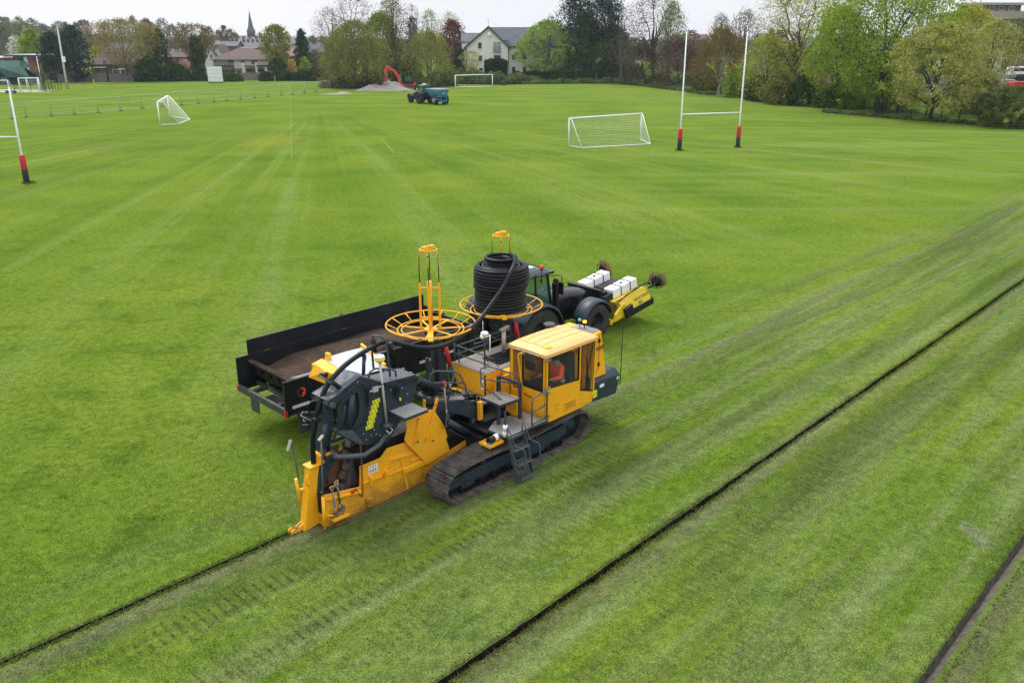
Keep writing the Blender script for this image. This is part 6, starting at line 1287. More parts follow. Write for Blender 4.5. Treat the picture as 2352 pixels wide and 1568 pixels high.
# ---- gravel heaps
GRIT = soil_mat('grey_pink_gravel', (.22, .195, .175), (.36, .325, .295), 2.2)
def heap(name, label, peaks, seed, ext):
    cx = np.mean([gp(p[0], p[1]).x for p in peaks]); cy = np.mean([gp(p[0], p[1]).y for p in peaks]); n = 90; xs = np.linspace(-ext[0], ext[0], n); ys = np.linspace(-ext[1], ext[1], 50); X, Y = np.meshgrid(xs, ys, indexing='ij'); Z = np.zeros_like(X)-.05; r = np.random.default_rng(seed)
    for px, py, h, R in peaks:
        c2 = gp(px, py); h = h*.58; d = np.hypot(X+cx-c2.x, (Y+cy-c2.y)); wobl = 1+.10*np.sin(np.arctan2(Y+cy-c2.y, X+cx-c2.x)*3+px); Z = np.maximum(Z, h*(1-(d/(R*wobl))**1.15)-.02)
    Z = np.where(Z > 0, Z+r.normal(size=Z.shape)*.025, -.05); V = np.stack([X, Y, Z], -1).reshape(-1, 3); i = np.arange(n-1)[:, None]*50; j = np.arange(49)[None]; F = np.stack([i+j, i+50+j, i+51+j, i+j+1], -1).reshape(-1, 4)
    o = mesh_np(name, V, F, GRIT, smooth=False); o.location = (cx, cy, 0); tag(o, label, 'gravel heap')
heap('gravel_heap', 'broad pale gravel heap left of the red excavator', [(845, 208, 1.5, 2.6), (852, 206, 1.9, 2.2), (872, 208, 1.0, 3.2), (885, 204, 1.7, 3.0), (905, 206, 2.9, 4.6), (898, 205, 2.2, 3.6), (916, 207, 1.6, 3.2), (930, 210, .3, 2.0), (862, 204, 1.9, 2.2)], 1, (9.5, 6))
heap('gravel_heap', 'small low gravel heap left of the broad one', [(787, 215.5, .75, 1.6), (781, 216, .4, 1.6), (757, 217, .12, 2.2), (765, 216, .15, 1.6)], 2, (4.4, 2.2))
# ---- red excavator
e0 = gp(936, 206); EX = thing('excavator', 'red and black midi excavator reaching its bucket over the gravel heap', 'excavator', e0, math.pi+.42); k_ = 1.02; EX.scale = (k_, k_, k_)
EXR = paint('excavator_red', (.62, .05, .018), .4, damt=.15)
for s in (-1, 1):
    q = M()
    pr = [(-1.3, .05), (1.3, .05), (1.55, .25), (1.55, .45), (1.3, .65), (-1.3, .65), (-1.55, .45), (-1.55, .25)]
    q.prism(pr, s*.98-.22, s*.98+.22)
    for i in range(22): q.box(-1.35+i*.125, -1.29+i*.125, s*.98-.23, s*.98+.23, .64, .68)
    q.build('crawler_track', TRACKM, EX)
q = M(); q.box(-.9, .9, -.76, .76, .3, .6); q.lathe([(0, .6), (.55, .6), (.55, .85), (0, .85)], (0, 0, 0), 'z', 20); q.box(1.4, 1.9, -1.1, 1.1, .2, .55); q.build('undercarriage', BLACK, EX)
q = M(); q.prism([(-1.35, .85), (1.0, .85), (1.05, 1.02), (-1.35, 1.02)], -1.05, 1.05); q.prism([(-1.55, .9), (-1.2, .86), (-1.2, 1.5), (-1.5, 1.4)], -1.05, 1.05); q.build('revolving_deck', EXR, EX, bev=.03)
q = M(); q.prism([(-1.2, 1.03), (.9, 1.03), (.8, 1.2), (-.9, 1.75), (-1.2, 1.7)], -1.0, .05); q.build('engine_cover', BLACK, EX, bev=.05)
q = M(); q.prism([(-.9, 1.15), (.1, 1.15), (.0, 1.7), (-.9, 1.8)], -.95, -.1); q.box(-.8, 1.0, .10, 1.03, 1.15, 1.3); q.bar((.95, .12, 1.2), (.70, .12, 2.65), .09); q.bar((.95, 1.0, 1.2), (.70, 1.0, 2.65), .09); q.bar((-.75, .12, 1.2), (-.7, .12, 2.65), .09); q.bar((-.75, 1.0, 1.2), (-.7, 1.0, 2.65), .09); q.box(-.78, .76, .08, 1.04, 2.62, 2.74); q.box(-.3, .1, .4, .8, 1.3, 1.9); q.box(-.75, .7, .14, .98, 1.3, 1.75); q.build('cab', BLACK, EX, bev=.02)
q = M(); q.box(-.72, .74, .13, .14, 1.7, 2.62); q.box(-.72, .74, .98, .99, 1.7, 2.62); q.build('cab_glass', GREENGL, EX)
BP = [(.9, 1.0), (1.15, 1.35), (1.45, 2.3), (1.85, 3.25), (2.4, 3.9), (3.3, 4.3), (4.15, 4.55), (4.3, 4.35), (3.6, 3.95), (2.7, 3.45), (2.2, 2.75), (1.75, 1.8), (1.35, 1.0)]
q = M(); q.prism(BP, -.32, -.10); BM_ = q.build('boom', EXR, EX, bev=.02)
q = M(); q.prism([(2.62, 3.82), (3.3, 4.1), (3.24, 3.86), (2.72, 3.62)], -.337, -.322); BL = q.build('name_panel', PLASTW, BM_)
q = M()
for i in range(6): q.prism([(2.74+i*.085, 3.75+i*.037), (2.80+i*.085, 3.776+i*.037), (2.79+i*.085, 3.90+i*.034), (2.73+i*.085, 3.875+i*.034)], -.345, -.338)
q.build('worn_lettering', paint('navy_ink', (.02, .02, .08), .5), BL)
q = M(); q.prism([(4.0, 4.75), (4.42, 4.7), (4.55, 4.0), (4.45, 2.2), (4.2, 1.9), (4.1, 2.2), (4.05, 3.6), (3.95, 4.3)], -.30, -.12); q.prism([(4.1, 1.95), (4.6, 2.0), (4.75, 1.6), (4.2, 1.5)], -.32, -.1); q.build('dipper_arm', EXR, EX, bev=.02)
q = M(); q.cyl((1.2, -.38, 1.4), (1.9, -.38, 2.9), .08, 8); q.cyl((3.3, -.2, 4.35), (4.1, -.2, 4.7), .07, 8); q.cyl((4.6, -.2, 3.9), (4.75, -.2, 2.0), .05, 8); q.build('hydraulic_ram', STEEL, EX)
q = M(); q.prism([(4.1, 1.55), (4.75, 1.6), (5.0, 1.3), (4.9, .9), (4.3, .75), (3.8, 1.0), (3.65, 1.05), (3.9, 1.35)], -.6, .2); q.build('bucket', STEEL, EX, bev=.03)
q = M(); q.tube([(-.6, .6, 2.74), (-.6, .6, 3.2)], .05); q.box(-.9, .1, .2, .9, 3.25, 3.4); q.bar((-.8, .5, 2.8), (-.7, .5, 3.3), .2); q.build('roof_rack', BLACK, EX)
# ---- far tractor with blue spreader
fx = (gp(942, 236)+gp(955, 231))*.5; ang = R_(125)
FT = copy_tree(NTR); FT.name = 'tractor'; tag(FT, 'distant dark tractor with a white roof antenna pulling the blue spreader', 'tractor')
for ch in list(FT.children):
    if ch.name.startswith('coiled_air_line'): bpy.data.objects.remove(ch)
rw = gp(963, 238.5); d = Vector((math.cos(ang), math.sin(ang), 0)); s_ = Vector((-d.y, d.x, 0)); FT.location = rw-s_*1.15; FT.rotation_euler = (0, 0, ang); FT.scale = (1.05, 1.05, 1.05)
q = M(); q.lathe([(0, 0), (.30, .02), (.34, .08), (.25, .15), (0, .17)], (0, 0, 0), 'z', 16); o = q.build('gps_dome', PLASTW, FT); o.location = (.2, 0, 2.80)
q = M(); q.box(-.55, -.5, -.45, .35, 2.62, 2.76); q.build('number_plate', paint('amber_plate', (.7, .35, .02), .5), FT)
person('driver in bright yellow high visibility jacket inside the distant tractor cab', FT.location+Vector((0, 0, 1.75))-d*.05, ang, SIT, paint('lime_hi_vis', (.30, .85, .05), .6, damt=0))
so2 = gp(999, 241)-s_*.95+d*.5; SP = thing('spreader', 'light blue hopper spreader on two big wheels behind the distant tractor', 'spreader', so2, ang); SP.scale = (.86, .86, .86)
q = M(); q.hexa([(-1.1, -.5, 1.0), (1.6, -.45, 1.1), (1.6, .45, 1.1), (-1.1, .5, 1.0)], [(-1.7, -1.15, 2.25), (2.2, -1.15, 2.25), (2.2, 1.15, 2.25), (-1.7, 1.15, 2.25)])
q.hexa([(-1.7, -1.15, 2.25), (2.2, -1.15, 2.25), (2.2, 1.15, 2.25), (-1.7, 1.15, 2.25)], [(-1.85, -1.3, 2.75), (2.4, -1.3, 2.75), (2.4, 1.3, 2.75), (-1.85, 1.3, 2.75)]); HP = q.build('hopper', paint('light_blue_paint', (.045, .26, .46), .5, damt=.35, dirt=(.12, .14, .15)), SP)
q = M()
for a, b in (((-1.88, -1.33), (2.43, -1.33)), ((-1.88, 1.33), (2.43, 1.33)), ((-1.88, -1.33), (-1.88, 1.33)), ((2.43, -1.33), (2.43, 1.33))): q.bar((*a, 2.78), (*b, 2.78), .10, .08)
q.build('rim', paint('pale_blue_worn', (.30, .50, .60), .6, damt=.5, dirt=(.3, .28, .25)), HP)
q = M(); q.box(-1.7, 2.2, -1.15, 1.15, 2.76, 2.79); q.build('sand_load', GRIT, HP)
q = M(); q.box(-1.6, 2.2, -.4, .4, .6, .9); q.bar((2.2, 0, .75), (3.6, 0, .62), .2, .15); q.bar((2.1, -.5, 1.1), (2.4, -.5, 2.3), .07); q.bar((-1.95, -.55, .6), (-1.95, -.55, 2.3), .10); q.bar((-1.95, .55, .6), (-1.95, .55, 2.3), .10); q.bar((-1.95, -.6, .65), (-1.95, .6, .65), .22, .22); q.box(-2.4, -1.6, .9, 1.9, 1.0, 1.1); q.box(-2.0, -1.5, .6, 1.5, 1.5, 1.6); q.build('frame', BLUE, SP)
q = M(); q.box(-1.3, -.9, -.5, .5, .9, 2.0); q.cyl((-1.6, 0, .95), (-.2, 0, .95), .3, 12); q.build('spinner_housing', BLACK, SP)
q = M(); q.box(-1.98, -1.95, -.95, -.7, 1.95, 2.1); q.box(-1.98, -1.95, .7, .95, 1.95, 2.1); q.build('tail_light', RED, SP); q = M(); q.box(-1.99, -1.96, -.3, .3, 1.95, 2.1); q.build('number_plate', paint('amber_plate', (.7, .35, .02), .5), SP)
for y in (-1.0, 1.0): wheel('wheel', -.6, y*1.1, .90, .72, SP, -1 if y < 0 else 1, rim=paint('grey_rim', (.32, .30, .28), .6), rr=.48, lugs=16)
q = M(); q.lathe([(0, -.4), (.42, -.4), (.42, .4), (0, .4)], (0, 0, .45), 'y', 16); q.bar((0, 0, .5), (-1.0, 0, .9), .08); q.box(-.4, .4, -.45, .45, .7, .95); o = q.build('garden_roller', paint('dark_green_machine', (.03, .06, .05), .6)); o.location = gp(1157, 196.5); o.rotation_euler = (0, 0, 1); tag(o, 'small dark roller machine on the grass right of the far goal', 'machine')
# ================================================================ vegetation
LB = 1.6
LBS = dict(leaf_brown_twigs=.8, twig_purple=.85, twig_pink=.9, leaf_grey_twigs=1.0, leaf_budding_brown=.95, leaf_russet=1.0, leaf_ivy=1.2, leaf_hedge=1.15, leaf_bright_green=1.65, leaf_sycamore=1.7, leaf_spring_green=1.6, leaf_olive_maple=1.9, leaf_pale_maple=1.8, leaf_pale_grey_green=1.1, far_wood_leaf=1.05, leaf_willow=1.45, leaf_olive=1.4, leaf_shade_ivy=1.1, leaf_mid_ivy=1.15)
def leaf_mat(name, a, b, c_, trans=.36):
    """leaf colours vary from leaf to leaf and clump to clump"""
    if name in MC: return MC[name]
    lb = LBS.get(name, LB); a, b, c_ = [tuple(min(.8, x*k*lb) for x, k in zip(q_, (1.04, 1.0, .85))) for q_ in (a, b, c_)]
    t = NT(name); g = t.n('ShaderNodeNewGeometry'); rp = t.n('ShaderNodeValToRGB'); t.l(g.outputs['Random Per Island'], rp.inputs[0])
    e = rp.color_ramp.elements; e[0].color = (*[x*.62 for x in a], 1); e[1].color = (*[min(1, x*1.25) for x in c_], 1)
    for p, cc in ((.3, a), (.6, b), (.85, c_)): x = rp.color_ramp.elements.new(p); x.color = (*cc, 1)
    col = t.mix(.55, rp.outputs[0], t.mix(t.noise(t.coord(), .6, 3, .6, .40, .60), tuple(x*.7 for x in a), c_))
    d = t.n('ShaderNodeBsdfDiffuse'); tr = t.n('ShaderNodeBsdfTranslucent'); mx = t.n('ShaderNodeMixShader'); mx.inputs[0].default_value = trans
    t.l(col, d.inputs[0]); t.l(col, tr.inputs[0]); t.l(d.outputs[0], mx.inputs[1]); t.l(tr.outputs[0], mx.inputs[2]); t.l(mx.outputs[0], t.o.inputs[0]); MC[name] = t.m; return t.m
BRIGHT = leaf_mat('leaf_bright_green', (.065, .125, .012), (.13, .205, .018), (.22, .29, .035))
FRESH = leaf_mat('leaf_spring_green', (.065, .125, .012), (.105, .185, .018), (.18, .26, .035))
OLIVE = leaf_mat('leaf_olive', (.085, .105, .022), (.13, .15, .035), (.20, .20, .075))
WILLOW = leaf_mat('leaf_willow', (.11, .135, .022), (.16, .18, .035), (.22, .23, .06))
YELLOW = leaf_mat('leaf_yellow_green', (.15, .18, .02), (.23, .26, .03), (.33, .32, .06))
BROWN = leaf_mat('leaf_budding_brown', (.10, .075, .030), (.16, .115, .045), (.22, .16, .07))
RUSSET = leaf_mat('leaf_russet', (.12, .075, .022), (.18, .115, .03), (.20, .17, .045))
PURPLE = leaf_mat('leaf_copper_beech', (.050, .020, .034), (.085, .034, .052), (.12, .06, .078))
PLUM = leaf_mat('leaf_red_plum', (.060, .020, .022), (.105, .034, .034), (.14, .06, .052))
DARK = leaf_mat('leaf_dark_evergreen', (.008, .024, .016), (.014, .038, .022), (.028, .060, .030), .1)
PINE = leaf_mat('leaf_blue_pine', (.008, .024, .022), (.014, .038, .034), (.026, .058, .046), .1)
IVY = leaf_mat('leaf_ivy', (.014, .040, .012), (.030, .070, .018), (.055, .105, .028), .15)
HEDGE = leaf_mat('leaf_hedge', (.016, .042, .012), (.030, .068, .018), (.050, .098, .026), .12)
BRAMB = leaf_mat('leaf_bramble', (.04, .075, .022), (.07, .12, .035), (.13, .17, .06), .2)
GREY = leaf_mat('leaf_grey_twigs', (.12, .12, .085), (.17, .165, .12), (.23, .22, .16))
GREYG = leaf_mat('leaf_pale_grey_green', (.085, .105, .065), (.125, .15, .09), (.18, .20, .13))
TWIGB = leaf_mat('leaf_brown_twigs', (.085, .060, .048), (.13, .095, .075), (.18, .14, .11), .1)
PINK = leaf_mat('blossom_pink', (.32, .16, .18), (.45, .25, .28), (.58, .38, .40)); WHITEB = leaf_mat('blossom_white', (.25, .27, .22), (.40, .42, .36), (.6, .6, .55)); ORB = leaf_mat('blossom_orange', (.30, .17, .05), (.42, .26, .08), (.45, .36, .15))
BARK = paint('brown_bark', (.060, .046, .036), .9, var=.25, damt=.5, dirt=(.03, .035, .02)); BARKG = paint('grey_bark', (.135, .12, .10), .9, var=.25, damt=.5, dirt=(.06, .065, .04)); BARKW = paint('birch_bark', (.30, .28, .25), .8, var=.25, damt=.6, dirt=(.05, .045, .04)); BARKD = paint('dark_bark', (.028, .023, .018), .9, damt=.3)
def segs(P0, P1, r0, r1, n=3):
    """tapered n-sided branches as arrays"""
    d = P1-P0; L = np.linalg.norm(d, axis=1)[:, None]+1e-9; d = d/L; a = np.where(np.abs(d[:, 2:3]) < .9, np.array([[0, 0, 1.]]), np.array([[1., 0, 0]])); x = np.cross(d, a); x /= np.linalg.norm(x, axis=1)[:, None]; y = np.cross(d, x); an = 2*np.pi*np.arange(n)/n
    rg = x[:, None, :]*np.cos(an)[None, :, None]+y[:, None, :]*np.sin(an)[None, :, None]
    V = np.concatenate([P0[:, None, :]+rg*r0[:, None, None], P1[:, None, :]+rg*r1[:, None, None]], 1).reshape(-1, 3); b = np.arange(len(P0))[:, None]*2*n; j = np.arange(n)[None]
    F = np.stack([b+j, b+(j+1) % n, b+n+(j+1) % n, b+n+j], -1).reshape(-1, 4); return V, F
def env_radius(form, t):
    t = np.clip(t, 0, 1)
    if form == 'vase': return np.interp(t, [0, .15, .45, .75, .92, 1], [.25, .55, .9, 1., .72, .25])
    if form == 'cone': return np.interp(t, [0, .1, .5, .85, 1], [.75, 1, .72, .3, .05])
    if form == 'column': return np.interp(t, [0, .15, .6, .9, 1], [.6, .95, 1, .6, .15])
    if form == 'weep': return np.interp(t, [0, .25, .6, .85, 1], [.95, 1, .88, .6, .15])
    if form == 'bush': return np.interp(t, [0, .3, .65, .9, 1], [.92, 1, .85, .5, .15])
    return np.interp(t, [0, .18, .45, .75, .93, 1], [.45, .85, 1., .82, .45, .12])
def tree(name, label, px, base, top, wpx, form, leaf, bark, cat='tree', group=None, dens=1., twigs=1., t0=.22, leafsize=None, seed=None, trunk=1., Y=None, aspect=1.0, skew=0, smp=None):
    """px, base, top, wpx: where the photo shows it; Y: its distance when the foot is hidden"""
    if Y is None: b = gp(px, base); Y = b.y
    else: b = at(px, base, Y); b.z = 0
    topz = at(px, top, Y).z; H = topz; wm = abs(at(px+wpx/2, base, Y).x-at(px-wpx/2, base, Y).x)/2; r = np.random.default_rng(seed if seed is not None else int(px*7+top*3+base))
    t = thing(name, label, cat, b, 0, group); R = wm; zb = H*t0; zc = H-zb; ls = leafsize or max(.22, Y*.0019)
    ecc = r.uniform(.85, 1.1, 6); ph = r.uniform(0, 6.28, 6)
    def env(tt, az): 
        w_ = 1+.15*np.sin(az*2+ph[0]+tt*3)+.13*np.sin(az*3+ph[1]-tt*7)+.10*np.sin(az*5+ph[2]+tt*12)
        return R*env_radius(form, tt)*w_
    tr0 = max(.10, .020*H)*trunk
    # trunk
    nt_ = 8; tt = np.linspace(0, 1, nt_+1); th = zb+zc*(.85 if form in ('cone', 'column') else .55); wob_ = np.cumsum(r.normal(size=(nt_+1, 2))*.010*H, 0); wob_[0] = 0
    TP = np.stack([wob_[:, 0]+skew*tt*H*.1, wob_[:, 1], tt*th], 1); TRr = tr0*(1-.75*tt); TRr[0] *= 1.5
    sV, sF = [], []; off = 0
    def push(P0, P1, a, b2, n=3):
        nonlocal off
        V, F = segs(P0, P1, a, b2, n); sV.append(V); sF.append(F+off); off += len(V)
    push(TP[:-1], TP[1:], TRr[:-1], TRr[1:], 8)
    # main limbs
    n1 = 6 if form == 'bush' else (16 if form in ('cone', 'column') else 11); az = np.arange(n1)*2.4+r.uniform(0, 6); t1 = np.clip(np.linspace(.18, .92, n1)+r.normal(size=n1)*.05, .05, .98)
    rr = env(t1, az)*r.uniform(.5, .72, n1); L1 = np.stack([rr*np.cos(az), rr*np.sin(az), zb+zc*t1], 1); L1[:, :2] += TP[-1, :2]*t1[:, None]
    st = np.clip((L1[:, 2]*(.42 if form != 'cone' else .95)-0)/th, .08, 1.); S1 = np.stack([np.interp(st, tt, TP[:, k]) for k in range(3)], 1)
    samp = [TP[3:]]; srad = [TRr[3:]]; k1 = 7; u = np.linspace(0, 1, k1+1)
    mid = S1*.45+L1*.55; mid[:, 2] += .02*H*(1 if form != 'cone' else -1); 
    if form in ('round', 'vase', 'weep'): mid = S1*.5+L1*.5; mid[:, :2] = S1[:, :2]+(L1[:, :2]-S1[:, :2])*.38; mid[:, 2] = S1[:, 2]+(L1[:, 2]-S1[:, 2])*.60
    prev = S1
    for q_ in range(1, k1+1):
        w_ = u[q_]; P = S1*(1-w_)**2+mid*2*w_*(1-w_)+L1*w_*w_; P = P+r.normal(size=P.shape)*.006*H; ra = tr0*.5*(1-.78*u[q_-1]); rb = tr0*.5*(1-.78*w_)
        push(prev, P, np.full(n1, ra), np.full(n1, rb), 5); samp.append(P); srad.append(np.full(n1, rb)); prev = P
    def grow(num, rad_lo, rad_hi, samp, srad, steps, rmul, n, tpow=1., droop=0., close=None):
        az = r.uniform(0, 2*np.pi, num); t_ = r.random(num)**tpow; rr = env(t_, az)*np.sqrt(r.uniform(rad_lo**2, rad_hi**2, num)); T = np.stack([rr*np.cos(az), rr*np.sin(az)*aspect, zb+zc*t_*1.0], 1)
        S = np.concatenate(samp); SR = np.concatenate(srad); idx = np.empty(num, int)
        for i0 in range(0, num, 2000):
            D = T[i0:i0+2000, None, :]-S[None]; D[..., 2] = np.where(D[..., 2] < 0, D[..., 2]*2.2, D[..., 2]*.8); idx[i0:i0+2000] = np.argmin((D**2).sum(-1), 1)
        A = S[idx]; ra = np.minimum(SR[idx]*.7, tr0*rmul); 
        if close is not None: T = A+(T-A)*np.minimum(1, close/(np.linalg.norm(T-A, axis=1)[:, None]+1e-6))
        mid = A*.5+T*.5+r.normal(size=A.shape)*.10*np.linalg.norm(T-A, axis=1)[:, None]; mid[:, 2] += droop
        prev = A; out = []; orr = []
        for q_ in range(1, steps+1):
            w_ = q_/steps; P = A*(1-w_)**2+mid*2*w_*(1-w_)+T*w_*w_; a = ra*(1-.8*(w_-1/steps)); b2 = ra*(1-.8*w_); push(prev, P, a, b2, n); out.append(P); orr.append(b2); prev = P
        return out, orr, T, A
    n2 = int((90 if form != 'bush' else 50)*twigs**.5); o2, r2, T2, _ = grow(n2, .35, .88, samp, srad, 4, .16, 4, .85)
    n3 = int((420 if dens > .45 else 750)*twigs); o3, r3, T3, A3 = grow(n3, .40, 1.0, samp[1:]+o2, srad[1:]+r2, 2, .05, 3, .8, close=.30*H if form != 'weep' else None)
    if smp is None and twigs > 1.2:
        n4 = int(1500*twigs); o4, r4, T4, A4 = grow(n4, .5, 1.06, o2+o3, r2+r3, 2, .022, 3, .8, close=.10*H); TT = np.concatenate([T3, T4])
    else: TT = T3
    mesh_np('trunk', np.concatenate(sV), np.concatenate(sF), bark, t)
    # leaves grouped in clumps round the twig ends
    area = 4*math.pi*R*R*.55+2*math.pi*R*zc*.5; nl = int(min(26000, dens*area*1.9/(ls*ls*.55))); nl = max(nl, 400) if dens > 0 else 0
    if nl:
        pick = r.integers(0, len(TT), nl); sg = .034*H if form != 'bush' else .05*H; sg = min(sg, .52); C_ = TT[pick]+r.normal(size=(nl, 3))*sg*np.array([1, 1, .75])
        if form == 'weep': C_[:, 2] -= np.abs(r.normal(size=nl))*.07*H
        C_[:, 2] = np.maximum(C_[:, 2], .15)
        nrm = (C_-TT[pick])/sg*.9+r.normal(size=(nl, 3))*.55+np.array([0, 0, .25]); nrm /= np.linalg.norm(nrm, axis=1)[:, None]; a = r.normal(size=(nl, 3)); x = np.cross(nrm, a); x /= np.linalg.norm(x, axis=1)[:, None]; y = np.cross(nrm, x)
        if form == 'weep': y = y*.4+np.array([0, 0, -1.])*.8; 
        s = ls*r.uniform(.45, 1.15, nl)[:, None]*.62; sx, sy = x*s*.62, y*s
        V = np.stack([C_-sy, C_+sx-sy*.1, C_+sy, C_-sx+sy*.15], 1).reshape(-1, 3); F = np.arange(nl*4).reshape(nl, 4); mesh_np('crown', V, F, leaf, t)
    return t
def gv(px, Y): p = at(px, 190, Y); p.z = 0; return p
def hedge(name, label, pts, depth, h, leaf, cat='hedge', dens=1., bumpy=.15, ls=.3, group=None, square=False):
    """leafy mass along a ground line, with a lumpy dark core"""
    P_ = [gp(*p) if not isinstance(p, Vector) else p for p in pts]; c_ = P_[0]; t = thing(name, label, cat, c_, 0, group); r = np.random.default_rng(int(abs(c_.x*31+c_.y*7)) % 9999)
    segl = [(b-a).length for a, b in zip(P_[:-1], P_[1:])]; T_ = sum(segl); hh = h if isinstance(h, (list, tuple)) else [h, h]
    def pos(s):
        s = np.clip(s, 0, T_-1e-3); cum = np.r_[0, np.cumsum(segl)]; xs = np.interp(s, cum, [p.x for p in P_]); ys = np.interp(s, cum, [p.y for p in P_]); return xs-c_.x, ys-c_.y
    def ht(s): return np.interp(s/T_, np.linspace(0, 1, len(hh)), hh)*(1+bumpy*(np.sin(s*1.1+1)+.7*np.sin(s*2.7+2)+.5*np.sin(s*5.1)))
    na = max(4, int(T_/.6)); nb = 9; s = np.linspace(0, T_, na); a = np.linspace(0, math.pi, nb); X, Y = pos(s); dx = np.gradient(X); dy = np.gradient(Y); L = np.hypot(dx, dy)+1e-9; nx_, ny_ = -dy/L, dx/L; V = []
    endf = np.clip(np.minimum(s, T_-s)/(depth*.4+.01), .25, 1)**(.5 if not square else .08)
    for i in range(na):
        for j in range(nb): V.append((X[i]+nx_[i]*math.cos(a[j])*depth*.42*endf[i], Y[i]+ny_[i]*math.cos(a[j])*depth*.42*endf[i], max(0, math.sin(a[j])**(.6 if not square else .3)*ht(s[i])*.88*endf[i])))
    i = np.arange(na-1)[:, None]*nb; j = np.arange(nb-1)[None]; F = np.stack([i+j, i+j+1, i+nb+j+1, i+nb+j], -1).reshape(-1, 4); mesh_np('inner_growth', np.array(V), F, HCORE, t)
    n = int(min(22000, dens*T_*(np.mean(hh)*2+depth)*2.1/(ls*ls*.5))); s_ = r.uniform(0, T_, n); X, Y = pos(s_); an = r.uniform(0.02, math.pi-.02, n); ef = np.clip(np.minimum(s_, T_-s_)/(depth*.4+.01), .3, 1)**(.5 if not square else .06); dxx = np.interp(s_, s, nx_); dyy = np.interp(s_, s, ny_)
    rad = depth/2*ef*r.uniform(.9, 1.08, n); C_ = np.stack([X+dxx*np.cos(an)*rad, Y+dyy*np.cos(an)*rad, np.sin(an)**(.6 if not square else .3)*ht(s_)*ef*r.uniform(.86, 1.04, n)], 1)
    nrm = r.normal(size=(n, 3)); nrm[:, 2] = np.abs(nrm[:, 2])+.2; nrm /= np.linalg.norm(nrm, axis=1)[:, None]; x = np.cross(nrm, r.normal(size=(n, 3))); x /= np.linalg.norm(x, axis=1)[:, None]; y = np.cross(nrm, x); sz = ls*r.uniform(.5, 1.2, n)[:, None]*.6
    V = np.stack([C_-y*sz, C_+x*sz*.65, C_+y*sz, C_-x*sz*.65], 1).reshape(-1, 3); mesh_np('foliage', V, np.arange(n*4).reshape(n, 4), leaf, t); return t
HCORE = paint('hedge_inner_twigs', (.014, .022, .010), .95, damt=.3)
W_ = 'tree'
# --- left edge and far left
tree('broadleaf_tree', 'round bright green tree left of the dark pines', 82, 160, 69, 66, 'round', BRIGHT, BARK, Y=262, dens=1.3, t0=.1)
tree('pine_tree', 'left of two dark blue green pines behind the floodlight', 131, 188, 76, 62, 'round', PINE, BARKD, Y=222, dens=1.5, t0=.04)
tree('pine_tree', 'right and taller of the two dark blue green pines, with visible trunk', 180, 188, 62, 64, 'column', PINE, BARKD, Y=220, dens=1.5, t0=.06)
tree('oak_tree', 'wide brown budding oak with spreading limbs before the brick house', 299, 187.5, 46, 172, 'vase', leaf_mat('leaf_budding_oak', (.11, .10, .035), (.16, .14, .045), (.22, .19, .075)), BARK, dens=.30, twigs=2.0, t0=.25, leafsize=.30)
tree('ivy_clad_tree', 'tall tree with brown crown and trunk wrapped in dark ivy left of the sight screen', 458, 184, 57, 100, 'vase', RUSSET, BARKD, dens=.34, twigs=1.8, t0=.38, leafsize=.33, Y=230)
tree('ivy_column', 'dark green ivy climbing the trunk left of the sight screen', 458, 185, 82, 38, 'column', IVY, BARKD, cat='ivy', dens=1.8, t0=.0, Y=229, twigs=.6)
tree('broadleaf_tree', 'tall ivy green tree between the oak and the brick house gable', 371, 186, 66, 54, 'column', IVY, BARKD, dens=1.2, t0=0, Y=232)
tree('broadleaf_tree', 'brownish tree top behind the ivy green one', 350, 186, 60, 66, 'round', OLIVE, BARK, dens=.5, Y=262)
tree('large_bush', 'big dark green bush below the ivy green tree', 346, 187, 132, 62, 'bush', IVY, BARKD, cat='bush', dens=1.4, t0=0, Y=224)
tree('large_bush', 'dark green bush left of the sight screen hedge', 404, 187, 147, 62, 'bush', HEDGE, BARKD, cat='bush', dens=1.4, t0=0, Y=226)
tree('magnolia', 'pink flowering magnolia in front of the dark brick house', 428, 176, 139, 34, 'bush', PINK, BARKG, cat='tree', dens=.8, t0=.1, Y=234, leafsize=.3)
tree('hawthorn', 'white blossomed tree left of the bright green one', 47, 165, 84, 34, 'round', WHITEB, BARK, dens=.7, Y=300)
tree('garden_bush', 'olive bush between green roof and dark pines', 93, 190, 155, 26, 'bush', OLIVE, BARK, cat='bush', t0=0, Y=215)
tree('broadleaf_tree', 'yellow green tree at the oak left shoulder', 232, 186, 108, 34, 'round', YELLOW, BARK, Y=248, dens=.8)
# far wood on the rise at the left, individually
far = [(8, 34, 60, GREYG), (34, 42, 50, GREY), (62, 41, 46, OLIVE), (88, 44, 44, GREYG), (112, 56, 44, GREY), (20, 60, 50, GREYG), (150, 50, 44, GREY), (128, 66, 40, GREYG), (165, 52, 40, GREYG), (206, 47, 42, PURPLE), (189, 52, 30, GREY), (254, 52, 46, GREY), (292, 46, 40, GREYG), (318, 38, 34, GREYG), (349, 45, 54, PURPLE), (384, 43, 34, GREY), (366, 56, 34, FRESH), (404, 58, 40, GREYG), (424, 55, 36, GREY), (10, 90, 40, GREYG), (34, 110, 44, GREY), (55, 100, 30, GREYG), (220, 92, 40, GREY), (262, 96, 40, GREYG)]
adj = {id(GREYG): 'pale grey green', id(GREY): 'grey barely leafed', id(OLIVE): 'olive', id(PURPLE): 'purple copper', id(FRESH): 'fresh green'}
